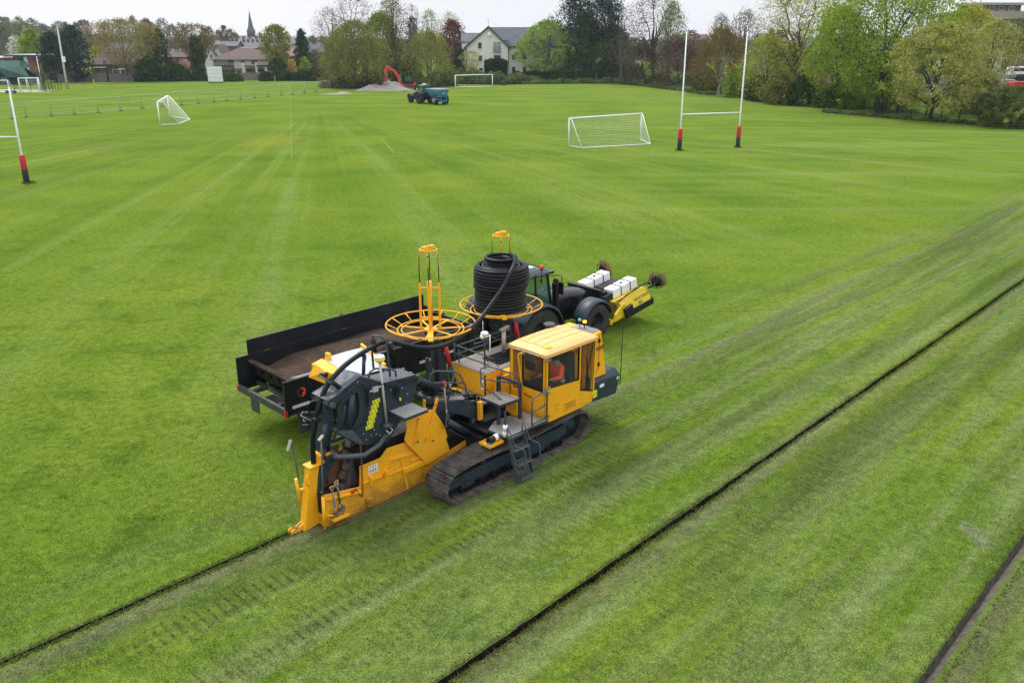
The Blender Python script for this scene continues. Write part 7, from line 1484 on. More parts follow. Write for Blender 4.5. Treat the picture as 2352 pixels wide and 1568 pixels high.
nm = ['at the far left edge', 'second from the left edge', 'highest on the wooded rise', 'on the right slope of the rise', 'above the bright green tree', 'low at the left edge', 'between the rise and the pines', 'behind the left pine', 'left of the taller pine top', 'just right of the taller pine top', 'behind the taller pine', 'behind the left part of the oak', 'behind the middle of the oak', 'standing highest behind the oak', 'behind the right part of the oak', 'right of the purple tree behind the oak', 'below the purple tree behind the oak', 'between the oak and the ivy clad tree', 'left of the ivy clad tree top', 'lowest at the left edge', 'above the green roof', 'left of the white blossomed tree', 'low between pine and oak', 'low behind the oak']
for i, (px, tp, w2, lf) in enumerate(far):
    YY = (430 if tp < 65 else 330)+(i*37 % 60); tree('distant_tree', '%s tree %s' % (adj[id(lf)], nm[i]), px, 150, tp, w2, 'round' if i % 3 else 'vase', lf, BARKG, Y=YY, dens=.8 if lf is PURPLE else .55, t0=.12, leafsize=.62, twigs=.8, group='distant trees on the skyline left')
far2 = [(522, 60, 26, PURPLE, 'purple topped tree left of the church spire'), (536, 68, 34, GREYG, 'pale grey tree left of the church'), (509, 70, 30, GREY, 'grey tree further left of the church'), (548, 76, 24, GREYG, 'low pale tree before the church'), (605, 76, 26, GREY, 'bare grey tree right of the church'), (722, 82, 30, GREYG, 'round grey green tree right of the dark conifer'), (745, 84, 26, GREY, 'low grey tree left of the big olive group'), (488, 62, 30, GREY, 'grey tree right of the ivy clad tree'), (472, 76, 30, GREYG, 'pale tree behind the ivy clad tree')]
for i, (px, tp, w2, lf, l) in enumerate(far2): tree('distant_tree', l, px, 150, tp, w2, 'round', lf, BARKG, Y=400+(i*53 % 80), dens=.7, t0=.1, leafsize=.62, twigs=.8, group='distant trees round the church')
tree('broadleaf_tree', 'olive green tree right of the cream tiled house', 641, 174, 60, 72, 'round', leaf_mat('leaf_olive_spring', (.095, .115, .022), (.14, .165, .03), (.19, .21, .05)), BARK, Y=242, dens=1.2, twigs=1.2, t0=.25)
tree('conifer', 'dark green conifer between the houses in the middle left', 699, 176, 71, 50, 'cone', DARK, BARKD, Y=248, dens=1.6, t0=.03)
tree('garden_bush', 'orange flowering bush beside the dark conifer', 672, 176, 139, 26, 'bush', ORB, BARK, cat='bush', Y=238, t0=0); tree('garden_bush', 'light green bush right of the orange one', 702, 178, 133, 30, 'bush', FRESH, BARK, cat='bush', Y=236, t0=0); tree('garden_bush', 'dark bush left of the orange one', 640, 180, 134, 44, 'bush', HEDGE, BARK, cat='bush', Y=236, t0=0); tree('garden_bush', 'bare purple brown shrub before the dark brick house', 725, 178, 115, 26, 'bush', TWIGB, BARK, cat='bush', Y=244, t0=.1, dens=.6); tree('garden_bush', 'green bush at the end of the far hedge', 738, 184, 158, 40, 'bush', HEDGE, BARK, cat='bush', Y=226, t0=0)
# --- central group
tree('bare_tree', 'bare grey branched tree left of the olive group', 764, 190, 17, 92, 'round', GREY, BARKG, Y=206, dens=.10, twigs=2.6, t0=.22, leafsize=.25)
tree('bare_tree', 'tallest bare tree rising out of the olive group', 822, 192, -14, 112, 'vase', GREY, BARKG, Y=204, dens=.06, twigs=2.6, t0=.3, leafsize=.25)
tree('willow_tree', 'big olive leaved tree with leaning trunk left of the gravel heap', 820, 203.5, 50, 156, 'round', OLIVE, BARK, dens=.62, twigs=2.0, t0=.12, leafsize=.34, skew=-.5)
tree('broadleaf_tree', 'olive tree with low drooping limbs at the left of the big group', 778, 200, 80, 90, 'weep', leaf_mat('leaf_olive_spring', (.095, .115, .022), (.14, .165, .03), (.19, .21, .05)), BARK, dens=.55, t0=.04, Y=197, twigs=1.6)
tree('broadleaf_tree', 'yellow green tree behind the big olive tree', 880, 196, 32, 100, 'round', FRESH, BARK, Y=212, dens=1.1, t0=.05)
tree('tall_sparse_tree', 'tall slender half leafed tree above the excavator', 907, 196, -10, 62, 'column', OLIVE, BARK, Y=206, dens=.55, twigs=2.0, t0=.15, leafsize=.28)
tree('bare_tree', 'small bare tree right of the tall slender one', 950, 190, 8, 46, 'vase', GREY, BARKG, Y=232, dens=.05, twigs=1.8, t0=.4, leafsize=.2)
tree('conifer', 'small dark conifer top above the willow', 951, 185, 40, 24, 'column', DARK, BARKD, Y=240, dens=1.2, t0=.3)
tree('broadleaf_tree', 'thin pale green tree behind the willow', 990, 186, 24, 52, 'round', FRESH, BARKG, Y=244, dens=.22, twigs=2.2, t0=.35, leafsize=.28)
tree('broadleaf_tree', 'thin pale tree behind the red plum tree', 1036, 186, 30, 62, 'round', YELLOW, BARKG, Y=262, dens=.15, twigs=2.0, t0=.35, leafsize=.28)
tree('plum_tree', 'dark red leaved tree left of the cream house', 1042, 188, 48, 62, 'round', PLUM, BARKD, Y=238, dens=1.0, twigs=1.4, t0=.12)
tree('willow_tree', 'drooping yellow olive willow behind the blue spreader', 984, 197.5, 69, 124, 'weep', WILLOW, BARKG, dens=.8, twigs=1.8, t0=.06)
tree('evergreen_bush', 'dark evergreen between the willow and the cream house', 1056, 190, 110, 32, 'column', DARK, BARKD, cat='bush', Y=226, dens=1.4, t0=0)
tree('ivy_clad_tree', 'dark ivy growth behind the gravel heap gateway', 905, 194, 118, 44, 'column', IVY, BARKD, Y=212, dens=1.4, t0=0)
tree('ivy_clad_tree', 'dark leafy growth behind the excavator cab', 944, 196, 130, 50, 'column', leaf_mat('leaf_shade_ivy', (.02, .05, .015), (.04, .08, .02), (.07, .11, .03)), BARKD, Y=204, dens=1.4, t0=0)
# --- cream house surroundings
tree('small_tree', 'young yellow budding tree in front of the cream house gable', 1083, 186, 118, 42, 'vase', YELLOW, BARKG, Y=218, dens=.35, twigs=1.2, t0=.22, leafsize=.22)
tree('sycamore_tree', 'bright green spreading tree in front of the cream house', 1259, 187.5, 51, 142, 'round', leaf_mat('leaf_sycamore', (.075, .14, .022), (.135, .215, .03), (.23, .31, .06)), BARKD, dens=.72, twigs=1.0, t0=.17, trunk=1.5, leafsize=.40)
# --- tall group right of the house
tree('pine_tree', 'huge dark pine rising past the top of the photo', 1352, 186, -35, 150, 'round', PINE, BARKD, Y=224, dens=.9, twigs=1.4, t0=.42, leafsize=.45)
tree('ivy_clad_tree', 'dark green ivy covered tree under the huge pine', 1342, 188, 30, 84, 'column', leaf_mat('leaf_mid_ivy', (.03, .065, .018), (.055, .10, .026), (.09, .145, .04)), BARKD, Y=221, dens=1.2, t0=0, leafsize=.42)
tree('ivy_clad_tree', 'second ivy covered tree right of the huge pine trunk', 1408, 186, 60, 80, 'column', leaf_mat('leaf_shade_ivy', (.02, .05, .015), (.04, .08, .02), (.07, .11, .03)), BARKD, Y=238, dens=1.2, t0=0, leafsize=.42)
tree('bare_tree', 'pale grey bare tree with lichen right of the bright green tree', 1368, 186.5, 14, 74, 'vase', GREY, BARKG, dens=.12, twigs=2.6, t0=.30, leafsize=.25)
tree('bare_tree', 'brown bare tree with crooked trunk on the grass bank', 1418, 188.5, 12, 84, 'column', TWIGB, BARKG, dens=.12, twigs=2.4, t0=.22, leafsize=.25)
tree('bare_tree', 'large bare brown tree at the centre right skyline', 1498, 194, -22, 150, 'round', BROWN, BARKD, dens=.12, twigs=3.0, t0=.25, leafsize=.26, Y=208)
tree('birch_tree', 'green drooping birch right of the large bare tree', 1537, 192, 2, 70, 'weep', FRESH, BARKG, Y=222, dens=.42, twigs=1.4, t0=.35, leafsize=.3)
tree('twiggy_shrub', 'brown twiggy thicket below the large bare tree', 1475, 196, 104, 96, 'bush', TWIGB, BARKD, cat='shrub', Y=206, dens=.55, twigs=1.6, t0=0, leafsize=.26)
tree('twiggy_shrub', 'purple brown bare thicket left of the left rugby post', 1556, 200, 92, 112, 'bush', leaf_mat('twig_purple', (.09, .058, .055), (.135, .09, .085), (.18, .13, .12), .1), BARKD, cat='shrub', Y=190, dens=.7, twigs=2.0, t0=0, leafsize=.26)
tree('birch_tree', 'russet birch with white trunk between the rugby posts', 1650, 219.5, 62, 136, 'weep', RUSSET, BARKW, dens=.75, twigs=1.7, t0=.16, leafsize=.3)
tree('birch_tree', 'drooping birch top left behind the russet birch', 1645, 200, 30, 58, 'weep', BROWN, BARKG, Y=205, dens=.3, twigs=1.4, t0=.5, leafsize=.26)
tree('birch_tree', 'drooping birch top right behind the russet birch', 1700, 200, 20, 84, 'weep', BROWN, BARKG, Y=200, dens=.28, twigs=1.4, t0=.45, leafsize=.26)
tree('twiggy_shrub', 'pinkish bare treetops behind the purple thicket', 1580, 190, 72, 84, 'round', leaf_mat('twig_pink', (.15, .10, .09), (.2, .14, .12), (.25, .19, .16), .1), BARKG, Y=240, dens=.3, twigs=1.2, t0=.2)
# --- right side
tree('bare_tree', 'many stemmed bare tree with first pale leaves right of the rugby posts', 1822, 236, -30, 176, 'vase', YELLOW, BARK, Y=146, dens=.36, twigs=3.0, t0=.16, leafsize=.24, trunk=1.5)
tree('maple_tree', 'pale olive tree between the rugby posts and the many stemmed tree', 1752, 232, 84, 110, 'round', leaf_mat('leaf_pale_maple', (.12, .15, .03), (.18, .21, .045), (.26, .28, .09)), BARK, Y=150, dens=1.2, twigs=1.4, t0=.0, leafsize=.28)
tree('maple_tree', 'tall fresh green maple right of the many stemmed tree', 2018, 262, -40, 286, 'vase', BRIGHT, BARKD, dens=.95, twigs=2.0, t0=.12, leafsize=.30, trunk=1.3)
tree('maple_tree', 'smaller fresh green tree against the left side of the tall maple', 1912, 250, 20, 136, 'round', BRIGHT, BARKD, dens=.95, twigs=1.3, t0=.18, leafsize=.29)
tree('maple_tree', 'olive yellow maple with low spreading crown near the metal fence', 2138, 279, 58, 250, 'round', leaf_mat('leaf_olive_maple', (.11, .13, .028), (.17, .185, .04), (.25, .25, .085)), BARKD, dens=.62, twigs=1.0, t0=.14, seed=77, leafsize=.27, trunk=1.2)
tree('yellow_tree', 'bright yellow leaved tree behind the olive maple', 2200, 240, 16, 120, 'round', YELLOW, BARK, Y=160, dens=1.0, t0=.2, leafsize=.32)
tree('broadleaf_tree', 'olive brown tree at the right edge of the photo', 2375, 250, 22, 150, 'round', leaf_mat('leaf_dull_olive', (.06, .075, .02), (.09, .11, .03), (.13, .15, .05)), BARKD, Y=176, dens=1.1, twigs=1.4, t0=.42, leafsize=.32)
tree('broadleaf_tree', 'olive tree crown behind the yellow tree', 2262, 240, 50, 120, 'round', leaf_mat('leaf_olive_maple', (.11, .13, .028), (.17, .185, .04), (.25, .25, .085)), BARKD, Y=140, dens=.5, twigs=1.5, t0=.2, leafsize=.3)
tree('large_bush', 'large brown green bush at the right edge by the field', 2322, 284, 203, 180, 'bush', leaf_mat('leaf_brown_bush', (.045, .07, .018), (.07, .10, .028), (.10, .13, .045)), BARKD, cat='bush', dens=1.5, t0=0, leafsize=.2, Y=104)
under = [(1585, 206, 168, 60, BRAMB), (1622, 214, 160, 70, IVY), (1700, 224, 158, 84, FRESH), (1740, 232, 176, 70, IVY), (1790, 240, 168, 80, OLIVE), (1842, 243, 176, 80, IVY), (1880, 246, 190, 50, HEDGE), (1895, 248, 196, 60, BRAMB), (1940, 250, 190, 80, FRESH), (1985, 248, 160, 90, BRIGHT), (2060, 256, 176, 100, FRESH), (2230, 262, 160, 110, OLIVE), (1512, 200, 172, 60, IVY), (2290, 262, 218, 70, OLIVE)]
un = ['left of the left rugby post', 'under the left side of the russet birch', 'bright under the right side of the russet birch', 'behind the right rugby post', 'under the pale olive tree', 'under the many stemmed tree', 'left of the small fresh green tree', 'at the foot of the small fresh green tree', 'right of the small fresh green tree', 'behind the tall maple trunk', 'between the maple trunks behind the fence', 'right of the olive maple above the fence', 'below the brown thicket', 'behind the bush at the right edge']
for (px, bs, tp, w2, lf), l in zip(under, un): tree('understory_bush', 'wild bush '+l, px, bs, tp, w2, 'bush', lf, BARKD, cat='bush', dens=1.25, t0=0, leafsize=.27, group='wild bushes along the right boundary')
# --- hedges and brambles
tree_hd = hedge('clipped_hedge', 'tall clipped dark green hedge block in front of the cream house', [gv(1113, 222), gv(1166, 222)], 3.2, at(1140, 137, 222).z, HEDGE, dens=2.0, bumpy=.012, square=True, ls=.26)
hedge('bramble_bank', 'pale green bramble bank behind the far goal', [(1028, 189), (1080, 193), (1140, 194), (1185, 193), (1240, 190)], 5, [2.2, 2.6, 2.4, 2.0, 1.0], BRAMB, cat='brambles', bumpy=.2, ls=.32)
hedge('boundary_hedge', 'dark hedge at the foot of the cream house right of the clipped block', [(1168, 189), (1230, 189), (1300, 189), (1350, 189)], 3, [2.6, 2.6, 2.5, 2.4], HEDGE, bumpy=.06, ls=.3)
hedge('boundary_hedge', 'bushy hedge below the gable left of the clipped block', [(1048, 189.5), (1112, 189.5)], 3, [2.4, 2.8], BRAMB, bumpy=.15, ls=.32)
hedge('grass_bank', 'rough grassy bank under the bare trees', [(1180, 193), (1290, 192), (1400, 191), (1450, 193), (1520, 201), (1600, 211), (1640, 218)], 5, [.7, .9, 1.1, 1.2, 1.0, .8, .5], leaf_mat('rough_grass', (.05, .09, .022), (.08, .13, .03), (.13, .18, .06)), cat='undergrowth', bumpy=.2, ls=.26)
hedge('woodland_edge', 'dark undergrowth beneath the ivy covered trees', [(1295, 184), (1360, 183), (1430, 185), (1470, 188)], 6, [3.2, 4.2, 4.0, 3.0], IVY, cat='undergrowth', bumpy=.2, ls=.34)
hedge('boundary_hedge', 'dark leafy hedge on the wall right of the cream tiled house', [(594, 187), (670, 186), (752, 187)], 2.6, [2.3, 2.2, 2.5], HEDGE, bumpy=.1, ls=.3)
hedge('boundary_hedge', 'green hedge right of the white sight screen', [(514, 188), (560, 187.5)], 2.2, [2.2, 2.1], leaf_mat('leaf_mid_hedge', (.03, .06, .015), (.055, .10, .024), (.08, .13, .035)), bumpy=.1, ls=.3)
hedge('boundary_hedge', 'mixed hedge left of the white sight screen', [(308, 188), (360, 187), (430, 187), (480, 186)], 2.5, [2.6, 3.0, 2.4, 1.8], HEDGE, bumpy=.15, ls=.3)
hedge('undergrowth', 'undergrowth at the foot of the big olive tree left of the gravel', [(740, 201), (790, 203), (840, 203), (880, 201)], 4, [1.0, 2.2, 3.5, 3.2], OLIVE, cat='undergrowth', bumpy=.25, ls=.3)
hedge('undergrowth', 'undergrowth below the willow right of the excavator', [(945, 201), (1000, 200), (1042, 196)], 4, [2.6, 2.6, 2.4], BRAMB, cat='undergrowth', bumpy=.2, ls=.3)
hedge('undergrowth', 'low growth along the dark metal fence on the right', [(1890, 258), (1990, 266), (2100, 276), (2240, 286)], 1.4, [.5, .35, .35, .6], leaf_mat('rough_grass', (.05, .09, .022), (.08, .13, .03), (.13, .18, .06)), cat='undergrowth', bumpy=.3, ls=.2)

# ================================================================ fences and walls along the boundary
def palisade(label, pts, h, m, name='metal_fence'):
    P_ = [gp(*p) for p in pts]; o0 = P_[0]; t = thing(name, label, 'fence', o0, 0); q = M(); w_ = M()
    for a, b in zip(P_[:-1], P_[1:]):
        n_ = max(1, round((b-a).length/2.75)); d = (b-a).normalized(); s = Vector((-d.y, d.x, 0))*.06
        for i in range(n_): p = a.lerp(b, i/n_)-o0; w_.bar(p+s, p+s+Vector((0, 0, h)), .14, .14)
        for z in (.4, h-.35): w_.bar(a-o0+Vector((0, 0, z)), b-o0+Vector((0, 0, z)), .06, .06)
        nn = int((b-a).length/.16)
        for i in range(nn): p = a.lerp(b, i/nn)-o0-s; q.bar(p, p+Vector((0, 0, h)), .07, .02)
    w_.build('fence_post', m, t); q.build('pales', m, t); return t
palisade('dark green metal railing fence under the maples on the right', [(1960, 250), (2060, 262), (2160, 272), (2290, 283)], 2.5, paint('black_green_rail', (.014, .030, .028), .5))
palisade('green metal fence half hidden behind the bare trees', [(1390, 190), (1450, 193), (1505, 199), (1580, 209)], 2.4, paint('teal_fence', (.015, .075, .07), .5))
BRICK = None
def brick_mat(name, a, b, mortar, sc_=4):
    t = NT(name); br = t.n('ShaderNodeTexBrick'); m = t.mapping(t.coord(), rot=(R_(90), 0, 0), sc_=(1, 1, 1)); t.l(m, br.inputs['Vector']); br.inputs['Scale'].default_value = sc_
    br.inputs['Color1'].default_value = (*a, 1); br.inputs['Color2'].default_value = (*b, 1); br.inputs['Mortar'].default_value = (*mortar, 1); br.inputs['Mortar Size'].default_value = .012
    col = t.mix(1., br.outputs[0], t.noise(t.coord(), 1.2, 5, .6, .3, .7, .75, 1.2), 'MULTIPLY'); t.bsdf(col, .9, bump=br.outputs[1], bstr=.3); return t.m
BRICKR = brick_mat('red_brick', (.20, .075, .055), (.26, .105, .08), (.25, .2, .17)); BRICKD = brick_mat('dark_brick', (.11, .06, .05), (.16, .085, .065), (.15, .13, .12)); BRICKG = brick_mat('grey_brick', (.14, .125, .11), (.19, .17, .15), (.16, .15, .14))
RENDERC = paint('cream_render', (.74, .70, .61), .85, var=.04, damt=.12, dirt=(.35, .32, .26)); RENDERW = paint('white_render', (.58, .57, .54), .85, var=.04, damt=.15, dirt=(.38, .36, .33)); RENDERG = paint('grey_render', (.38, .38, .37), .85, damt=.15)
def tile_mat(name, a, b, sc_=2.2):
    t = NT(name); w_ = t.n('ShaderNodeTexBrick'); m = t.mapping(t.coord('Object')); t.l(m, w_.inputs['Vector']); w_.inputs['Scale'].default_value = sc_; w_.inputs['Color1'].default_value = (*a, 1); w_.inputs['Color2'].default_value = (*b, 1); w_.inputs['Mortar'].default_value = (*[x*.6 for x in a], 1); w_.inputs['Mortar Size'].default_value = .02
    col = t.mix(1., w_.outputs[0], t.noise(t.coord(), .8, 6, .7, .3, .7, .7, 1.3), 'MULTIPLY'); t.bsdf(col, .8, bump=w_.outputs[1], bstr=.4); return t.m
SLATER = tile_mat('slate_roof', (.095, .10, .115), (.14, .145, .165)); TILER = tile_mat('brown_red_tile', (.095, .066, .055), (.14, .092, .075)); TILEO = tile_mat('orange_tile', (.20, .115, .085), (.25, .15, .11)); GREENR = tile_mat('green_felt_roof', (.025, .085, .065), (.035, .11, .085))
PANE = paint('window_pane', (.035, .045, .055), .12, damt=.1); PANEL_ = paint('pale_window_pane', (.30, .36, .38), .15, damt=.1); FRW = paint('white_window_frame', (.62, .62, .62), .5); FRG = paint('green_window_frame', (.015, .05, .04), .4)
def win(parent, x, z, w_, h, y, fr=FRW, pane=PANE, cols=2, rows=2, sill=None, name='window'):
    """window on a wall facing -y at local (x, z) = lower left"""
    q = M(); t_ = max(.05, w_*.05)
    for a in (x, x+w_-t_): q.box(a, a+t_, y-.05, y+.02, z, z+h)
    for b in (z, z+h-t_): q.box(x+t_, x+w_-t_, y-.05, y+.02, b, b+t_)
    for i in range(1, cols): q.box(x+w_*i/cols-.02, x+w_*i/cols+.02, y-.045, y+.01, z+t_, z+h-t_)
    for i in range(1, rows): q.box(x+t_, x+w_-t_, y-.04, y+.01, z+h*i/rows-.02, z+h*i/rows+.02)
    o = q.build(name, fr, parent); p = M(); p.box(x+t_*.5, x+w_-t_*.5, y-.02, y-.012, z+t_*.5, z+h-t_*.5); p.build('pane', pane, o)
    if sill: s = M(); s.box(x-.12, x+w_+.12, y-.14, y+.02, z-.16, z); s.box(x-.1, x, y-.04, y+.02, z, z+h+.1); s.box(x+w_, x+w_+.1, y-.04, y+.02, z, z+h+.1); s.box(x-.1, x+w_+.1, y-.04, y+.02, z+h, z+h+.1); s.build('sill', sill, o)
    return o
def gable(q, x0, x1, y0, y1, ze, zr, axis='x', over=.4, th=.18):
    """double pitched roof; ridge along axis"""
    if axis == 'x':
        ym = (y0+y1)/2; f = over/(ym-y0)*(zr-ze)
        for (ya, s) in ((y0-over, 0), (y1+over, 1)): q.hexa([(x0-over, ya, ze-f), (x1+over, ya, ze-f), (x1+over, ym, zr), (x0-over, ym, zr)], [(x0-over, ya, ze-f+th), (x1+over, ya, ze-f+th), (x1+over, ym, zr+th), (x0-over, ym, zr+th)])
    else:
        xm = (x0+x1)/2; f = over/(xm-x0)*(zr-ze)
        for xa in (x0-over, x1+over): q.hexa([(xa, y0-over, ze-f), (xa, y1+over, ze-f), (xm, y1+over, zr), (xm, y0-over, zr)], [(xa, y0-over, ze-f+th), (xa, y1+over, ze-f+th), (xm, y1+over, zr+th), (xm, y0-over, zr+th)])
def hip(q, x0, x1, y0, y1, ze, zr, over=.5, inset=None, th=.15):
    ym = (y0+y1)/2; ins = inset if inset is not None else (y1-y0)/2; a, b, c2, d = (x0-over, y0-over, ze), (x1+over, y0-over, ze), (x1+over, y1+over, ze), (x0-over, y1+over, ze); r0, r1 = (x0+ins, ym, zr), (x1-ins, ym, zr)
    q.add([a, b, c2, d, r0, r1], [(0, 1, 5, 4), (1, 2, 5), (2, 3, 4, 5), (3, 0, 4), (3, 2, 1, 0)]); q.box(x0-over, x1+over, y0-over, y1+over, ze-th, ze-.002)
def chimney(parent, x, y, z0, z1, w_=.7, m=BRICKD, pots=2):
    q = M(); q.box(x-w_/2, x+w_/2, y-.35, y+.35, z0, z1); q.box(x-w_/2-.06, x+w_/2+.06, y-.41, y+.41, z1, z1+.12); o = q.build('chimney', m, parent); p = M()
    for i in range(pots): xx = x-w_/2+w_*(i+.5)/pots; p.lathe([(.12, 0), (.14, .1), (.11, .45), (.13, .5)], (xx, y, z1+.12), 'z', 8)
    p.build('chimney_pot', paint('terracotta', (.20, .08, .05), .8), o); return o
# cream house: origin at its left front corner
hz = at(1072, 190, 226); CH = thing('cream_house', 'large cream rendered house with slate roofs and green bargeboards', 'house', (hz.x, 226, 0), R_(1))
m_ = 226/FPX/math.cos(PITCH)*1.0; u = lambda px: (at(px, 190, 226).x-hz.x); zz = lambda py: at(1176, py, 226).z
wg = u(1167); xa = (u(1123)); zr_, ze_ = zz(62)+.05, zz(110)-.25; q = M(); q.prism([(0, 0), (wg, 0), (wg, ze_+.7/(wg+.7-xa)*(zr_-ze_)), (xa, zr_), (0, ze_+.7/(xa+.7)*(zr_-ze_))], 0, 9); q.box(wg, u(1340), 1.0, 10, 0, zz(107)); q.box(-1.2, 0, 3, 10, 0, zz(100)); q.build('wall', RENDERC, CH)
q = M(); xs = [(-.7, zz(110)-.3), (xa, zz(62)), (wg+.7, zz(110)-.3)]
for a, b in ((xs[0], xs[1]), (xs[1], xs[2])): q.hexa([(a[0], -.4, a[1]), (b[0], -.4, b[1]), (b[0], 9.4, b[1]), (a[0], 9.4, a[1])], [(a[0], -.4, a[1]+.25), (b[0], -.4, b[1]+.25), (b[0], 9.4, b[1]+.25), (a[0], 9.4, a[1]+.25)])
q.hexa([(wg-1, .6, zz(107)-.1), (u(1340), .6, zz(107)-.1), (u(1340), 5.6, zz(64)), (wg-5.2, 5.6, zz(64))], [(wg-1, .6, zz(107)+.1), (u(1340), .6, zz(107)+.1), (u(1340), 5.6, zz(64)+.2), (wg-5.2, 5.6, zz(64)+.2)])
q.hexa([(wg-5, 5.6, zz(64)), (u(1340), 5.6, zz(64)), (u(1340), 10.6, zz(107)), (wg-5, 10.6, zz(107))], [(wg-5, 5.6, zz(64)+.2), (u(1340), 5.6, zz(64)+.2), (u(1340), 10.6, zz(107)+.1), (wg-5, 10.6, zz(107)+.1)])
q.hexa([(-1.4, 2.7, zz(98)), (3.5, 2.7, zz(98)), (3.5, 6.2, zz(77)), (-1.4, 6.2, zz(77))], [(-1.4, 2.7, zz(98)+.15), (3.5, 2.7, zz(98)+.15), (3.5, 6.2, zz(77)+.15), (-1.4, 6.2, zz(77)+.15)])
ROO = q.build('roof', SLATER, CH)
q = M()
for a, b in ((xs[0], xs[1]), (xs[1], xs[2])): q.bar((a[0], -.45, a[1]+.05), (b[0], -.45, b[1]+.05), .08, .50, up=(0, -1, 0)) if False else q.hexa([(a[0], -.48, a[1]-.25), (b[0], -.48, b[1]-.25), (b[0], -.405, b[1]-.25), (a[0], -.405, a[1]-.25)], [(a[0], -.48, a[1]+.25), (b[0], -.48, b[1]+.25), (b[0], -.405, b[1]+.25), (a[0], -.405, a[1]+.25)])
q.box(wg+.5, u(1340), .5, .62, zz(107)-.25, zz(107)); q.box(wg-1.4, wg+.4, -.3, 1.2, zz(96), zz(96)+.25); q.build('bargeboard', paint('dark_green_board', (.012, .055, .042), .5), CH)
q = M(); q.cyl((xa, -.1, zz(62)), (xa, -.1, zz(43)), .04, 5); q.bar((xa-.6, -.1, zz(44)), (xa+.1, -.1, zz(44)), .05); q.build('aerial', STEEL, ROO)
q = M(); q.lathe([(0, -.06), (.45, 0), (.5, .04)], (xa+.2, -.35, zz(80)), 'y', 16); q.bar((xa+.2, 0, zz(84)), (xa+.2, -.3, zz(81)), .05); q.build('satellite_dish', PLASTW, CH)
I_ = lambda X, Y2: ((1840+X*.2211)*.5742, (60+Y2*.2211)*.5742)
for X, Y2, X2, Y3, c_, r_, kind in ((338, 505, 398, 608, 2, 3, 0), (343, 738, 403, 838, 2, 3, 0), (618, 730, 740, 812, 3, 2, 0), (220, 965, 275, 1010, 1, 1, 0), (352, 965, 412, 1010, 1, 1, 0), (940, 722, 1000, 810, 1, 2, 1), (943, 945, 1002, 1032, 2, 3, 1), (1138, 942, 1198, 1030, 1, 2, 1), (1135, 722, 1195, 808, 1, 2, 1)):
    a = I_(X, Y2); b = I_(X2, Y3); x0, x1 = u(a[0]), u(b[0]); z1, z0 = zz(a[1]), zz(b[1]); win(CH, x0, z0, x1-x0, z1-z0, 0 if kind == 0 else 1.0, FRG, PANE, c_, r_, RENDERW)
a = I_(614, 500); b = I_(735, 680); fd = win(CH, u(a[0]), zz(b[1]), u(b[0])-u(a[0]), zz(a[1])-zz(b[1]), 0, FRG, PANEL_, 1, 1, RENDERW, name='french_window')
q = M(); x0, x1 = u(I_(597, 0)[0]), u(I_(755, 0)[0]); z0 = zz(I_(0, 680)[1]); z1 = zz(I_(0, 583)[1]); q.bar((x0, -.4, z1), (x1, -.4, z1), .05); q.bar((x0, -.4, z0), (x1, -.4, z0), .05)
for i in range(12): q.bar((x0+(x1-x0)*i/11, -.4, z0), (x0+(x1-x0)*i/11, -.4, z1), .025)
q.build('juliet_railing', BLACK, fd)
a = I_(930, 362); b = I_(1022, 422); q = M(); z0, z1 = zz(b[1]), zz(a[1]); yf = lambda z: .6+(z-zz(107))/(zz(64)-zz(107))*5-.02; q.hexa([(u(a[0]), yf(z0)-.12, z0), (u(b[0]), yf(z0)-.12, z0), (u(b[0]), yf(z0), z0+.05), (u(a[0]), yf(z0), z0+.05)], [(u(a[0]), yf(z1)-.12, z1), (u(b[0]), yf(z1)-.12, z1), (u(b[0]), yf(z1), z1+.05), (u(a[0]), yf(z1), z1+.05)]); q.build('roof_light', PLASTW, ROO)
q = M(); q.cyl((wg+.15, .9, 0), (wg+.15, .9, zz(107)), .07, 6); q.cyl((.1, -.12, 0), (.1, -.12, zz(113)), .07, 6); q.cyl((u(1330), .9, 0), (u(1330), .9, zz(107)), .07, 6); build_each(q, 'drainpipe', BLACK, CH)
# cream tiled house, middle left (white render, hipped red brown roof)
def site(px0, Y, base=190): p = at(px0, base, Y); return p, (lambda px: at(px, base, Y).x-p.x), (lambda py: at(1176, py, Y).z)
o_, u, zz = site(502, 244); WH = thing('tiled_house', 'white rendered house with hipped brown tiled roof behind the sight screen', 'house', (o_.x, 244, 0), 0)
q = M(); q.box(u(492), u(542), .8, 8, 0, zz(137)); q.box(u(542), u(622), 0, 9, zz(158), zz(137)); q.build('wall', RENDERW, WH)
q = M(); q.box(u(542), u(622), .3, 9, 0, zz(158)); q.box(u(492)-.1, u(541), .5, .8, 0, zz(163)); q.build('brick_wall', BRICKD, WH)
q = M(); hip(q, u(496), u(624), .2, 9.5, zz(137), zz(110), .8, 6.0); q.hexa([(u(488), -.6, zz(160)), (u(541), -.6, zz(160)), (u(541), .8, zz(160)), (u(488), .8, zz(160))], [(u(496), .5, zz(150)), (u(541), .5, zz(150)), (u(541), .8, zz(150)), (u(496), .8, zz(150))]); RO = q.build('roof', TILER, WH)
chimney(RO, u(609), 5, zz(125), zz(98), 1.4, BRICKD, 3); q = M(); q.box(u(549), u(588), 4.7, 5.0, zz(111), zz(110)+.1); q.build('ridge_tiles', PLASTW, RO)
J_ = lambda X, Y2: ((700+X*.2636)*.5742, (40+Y2*.2636)*.5742)
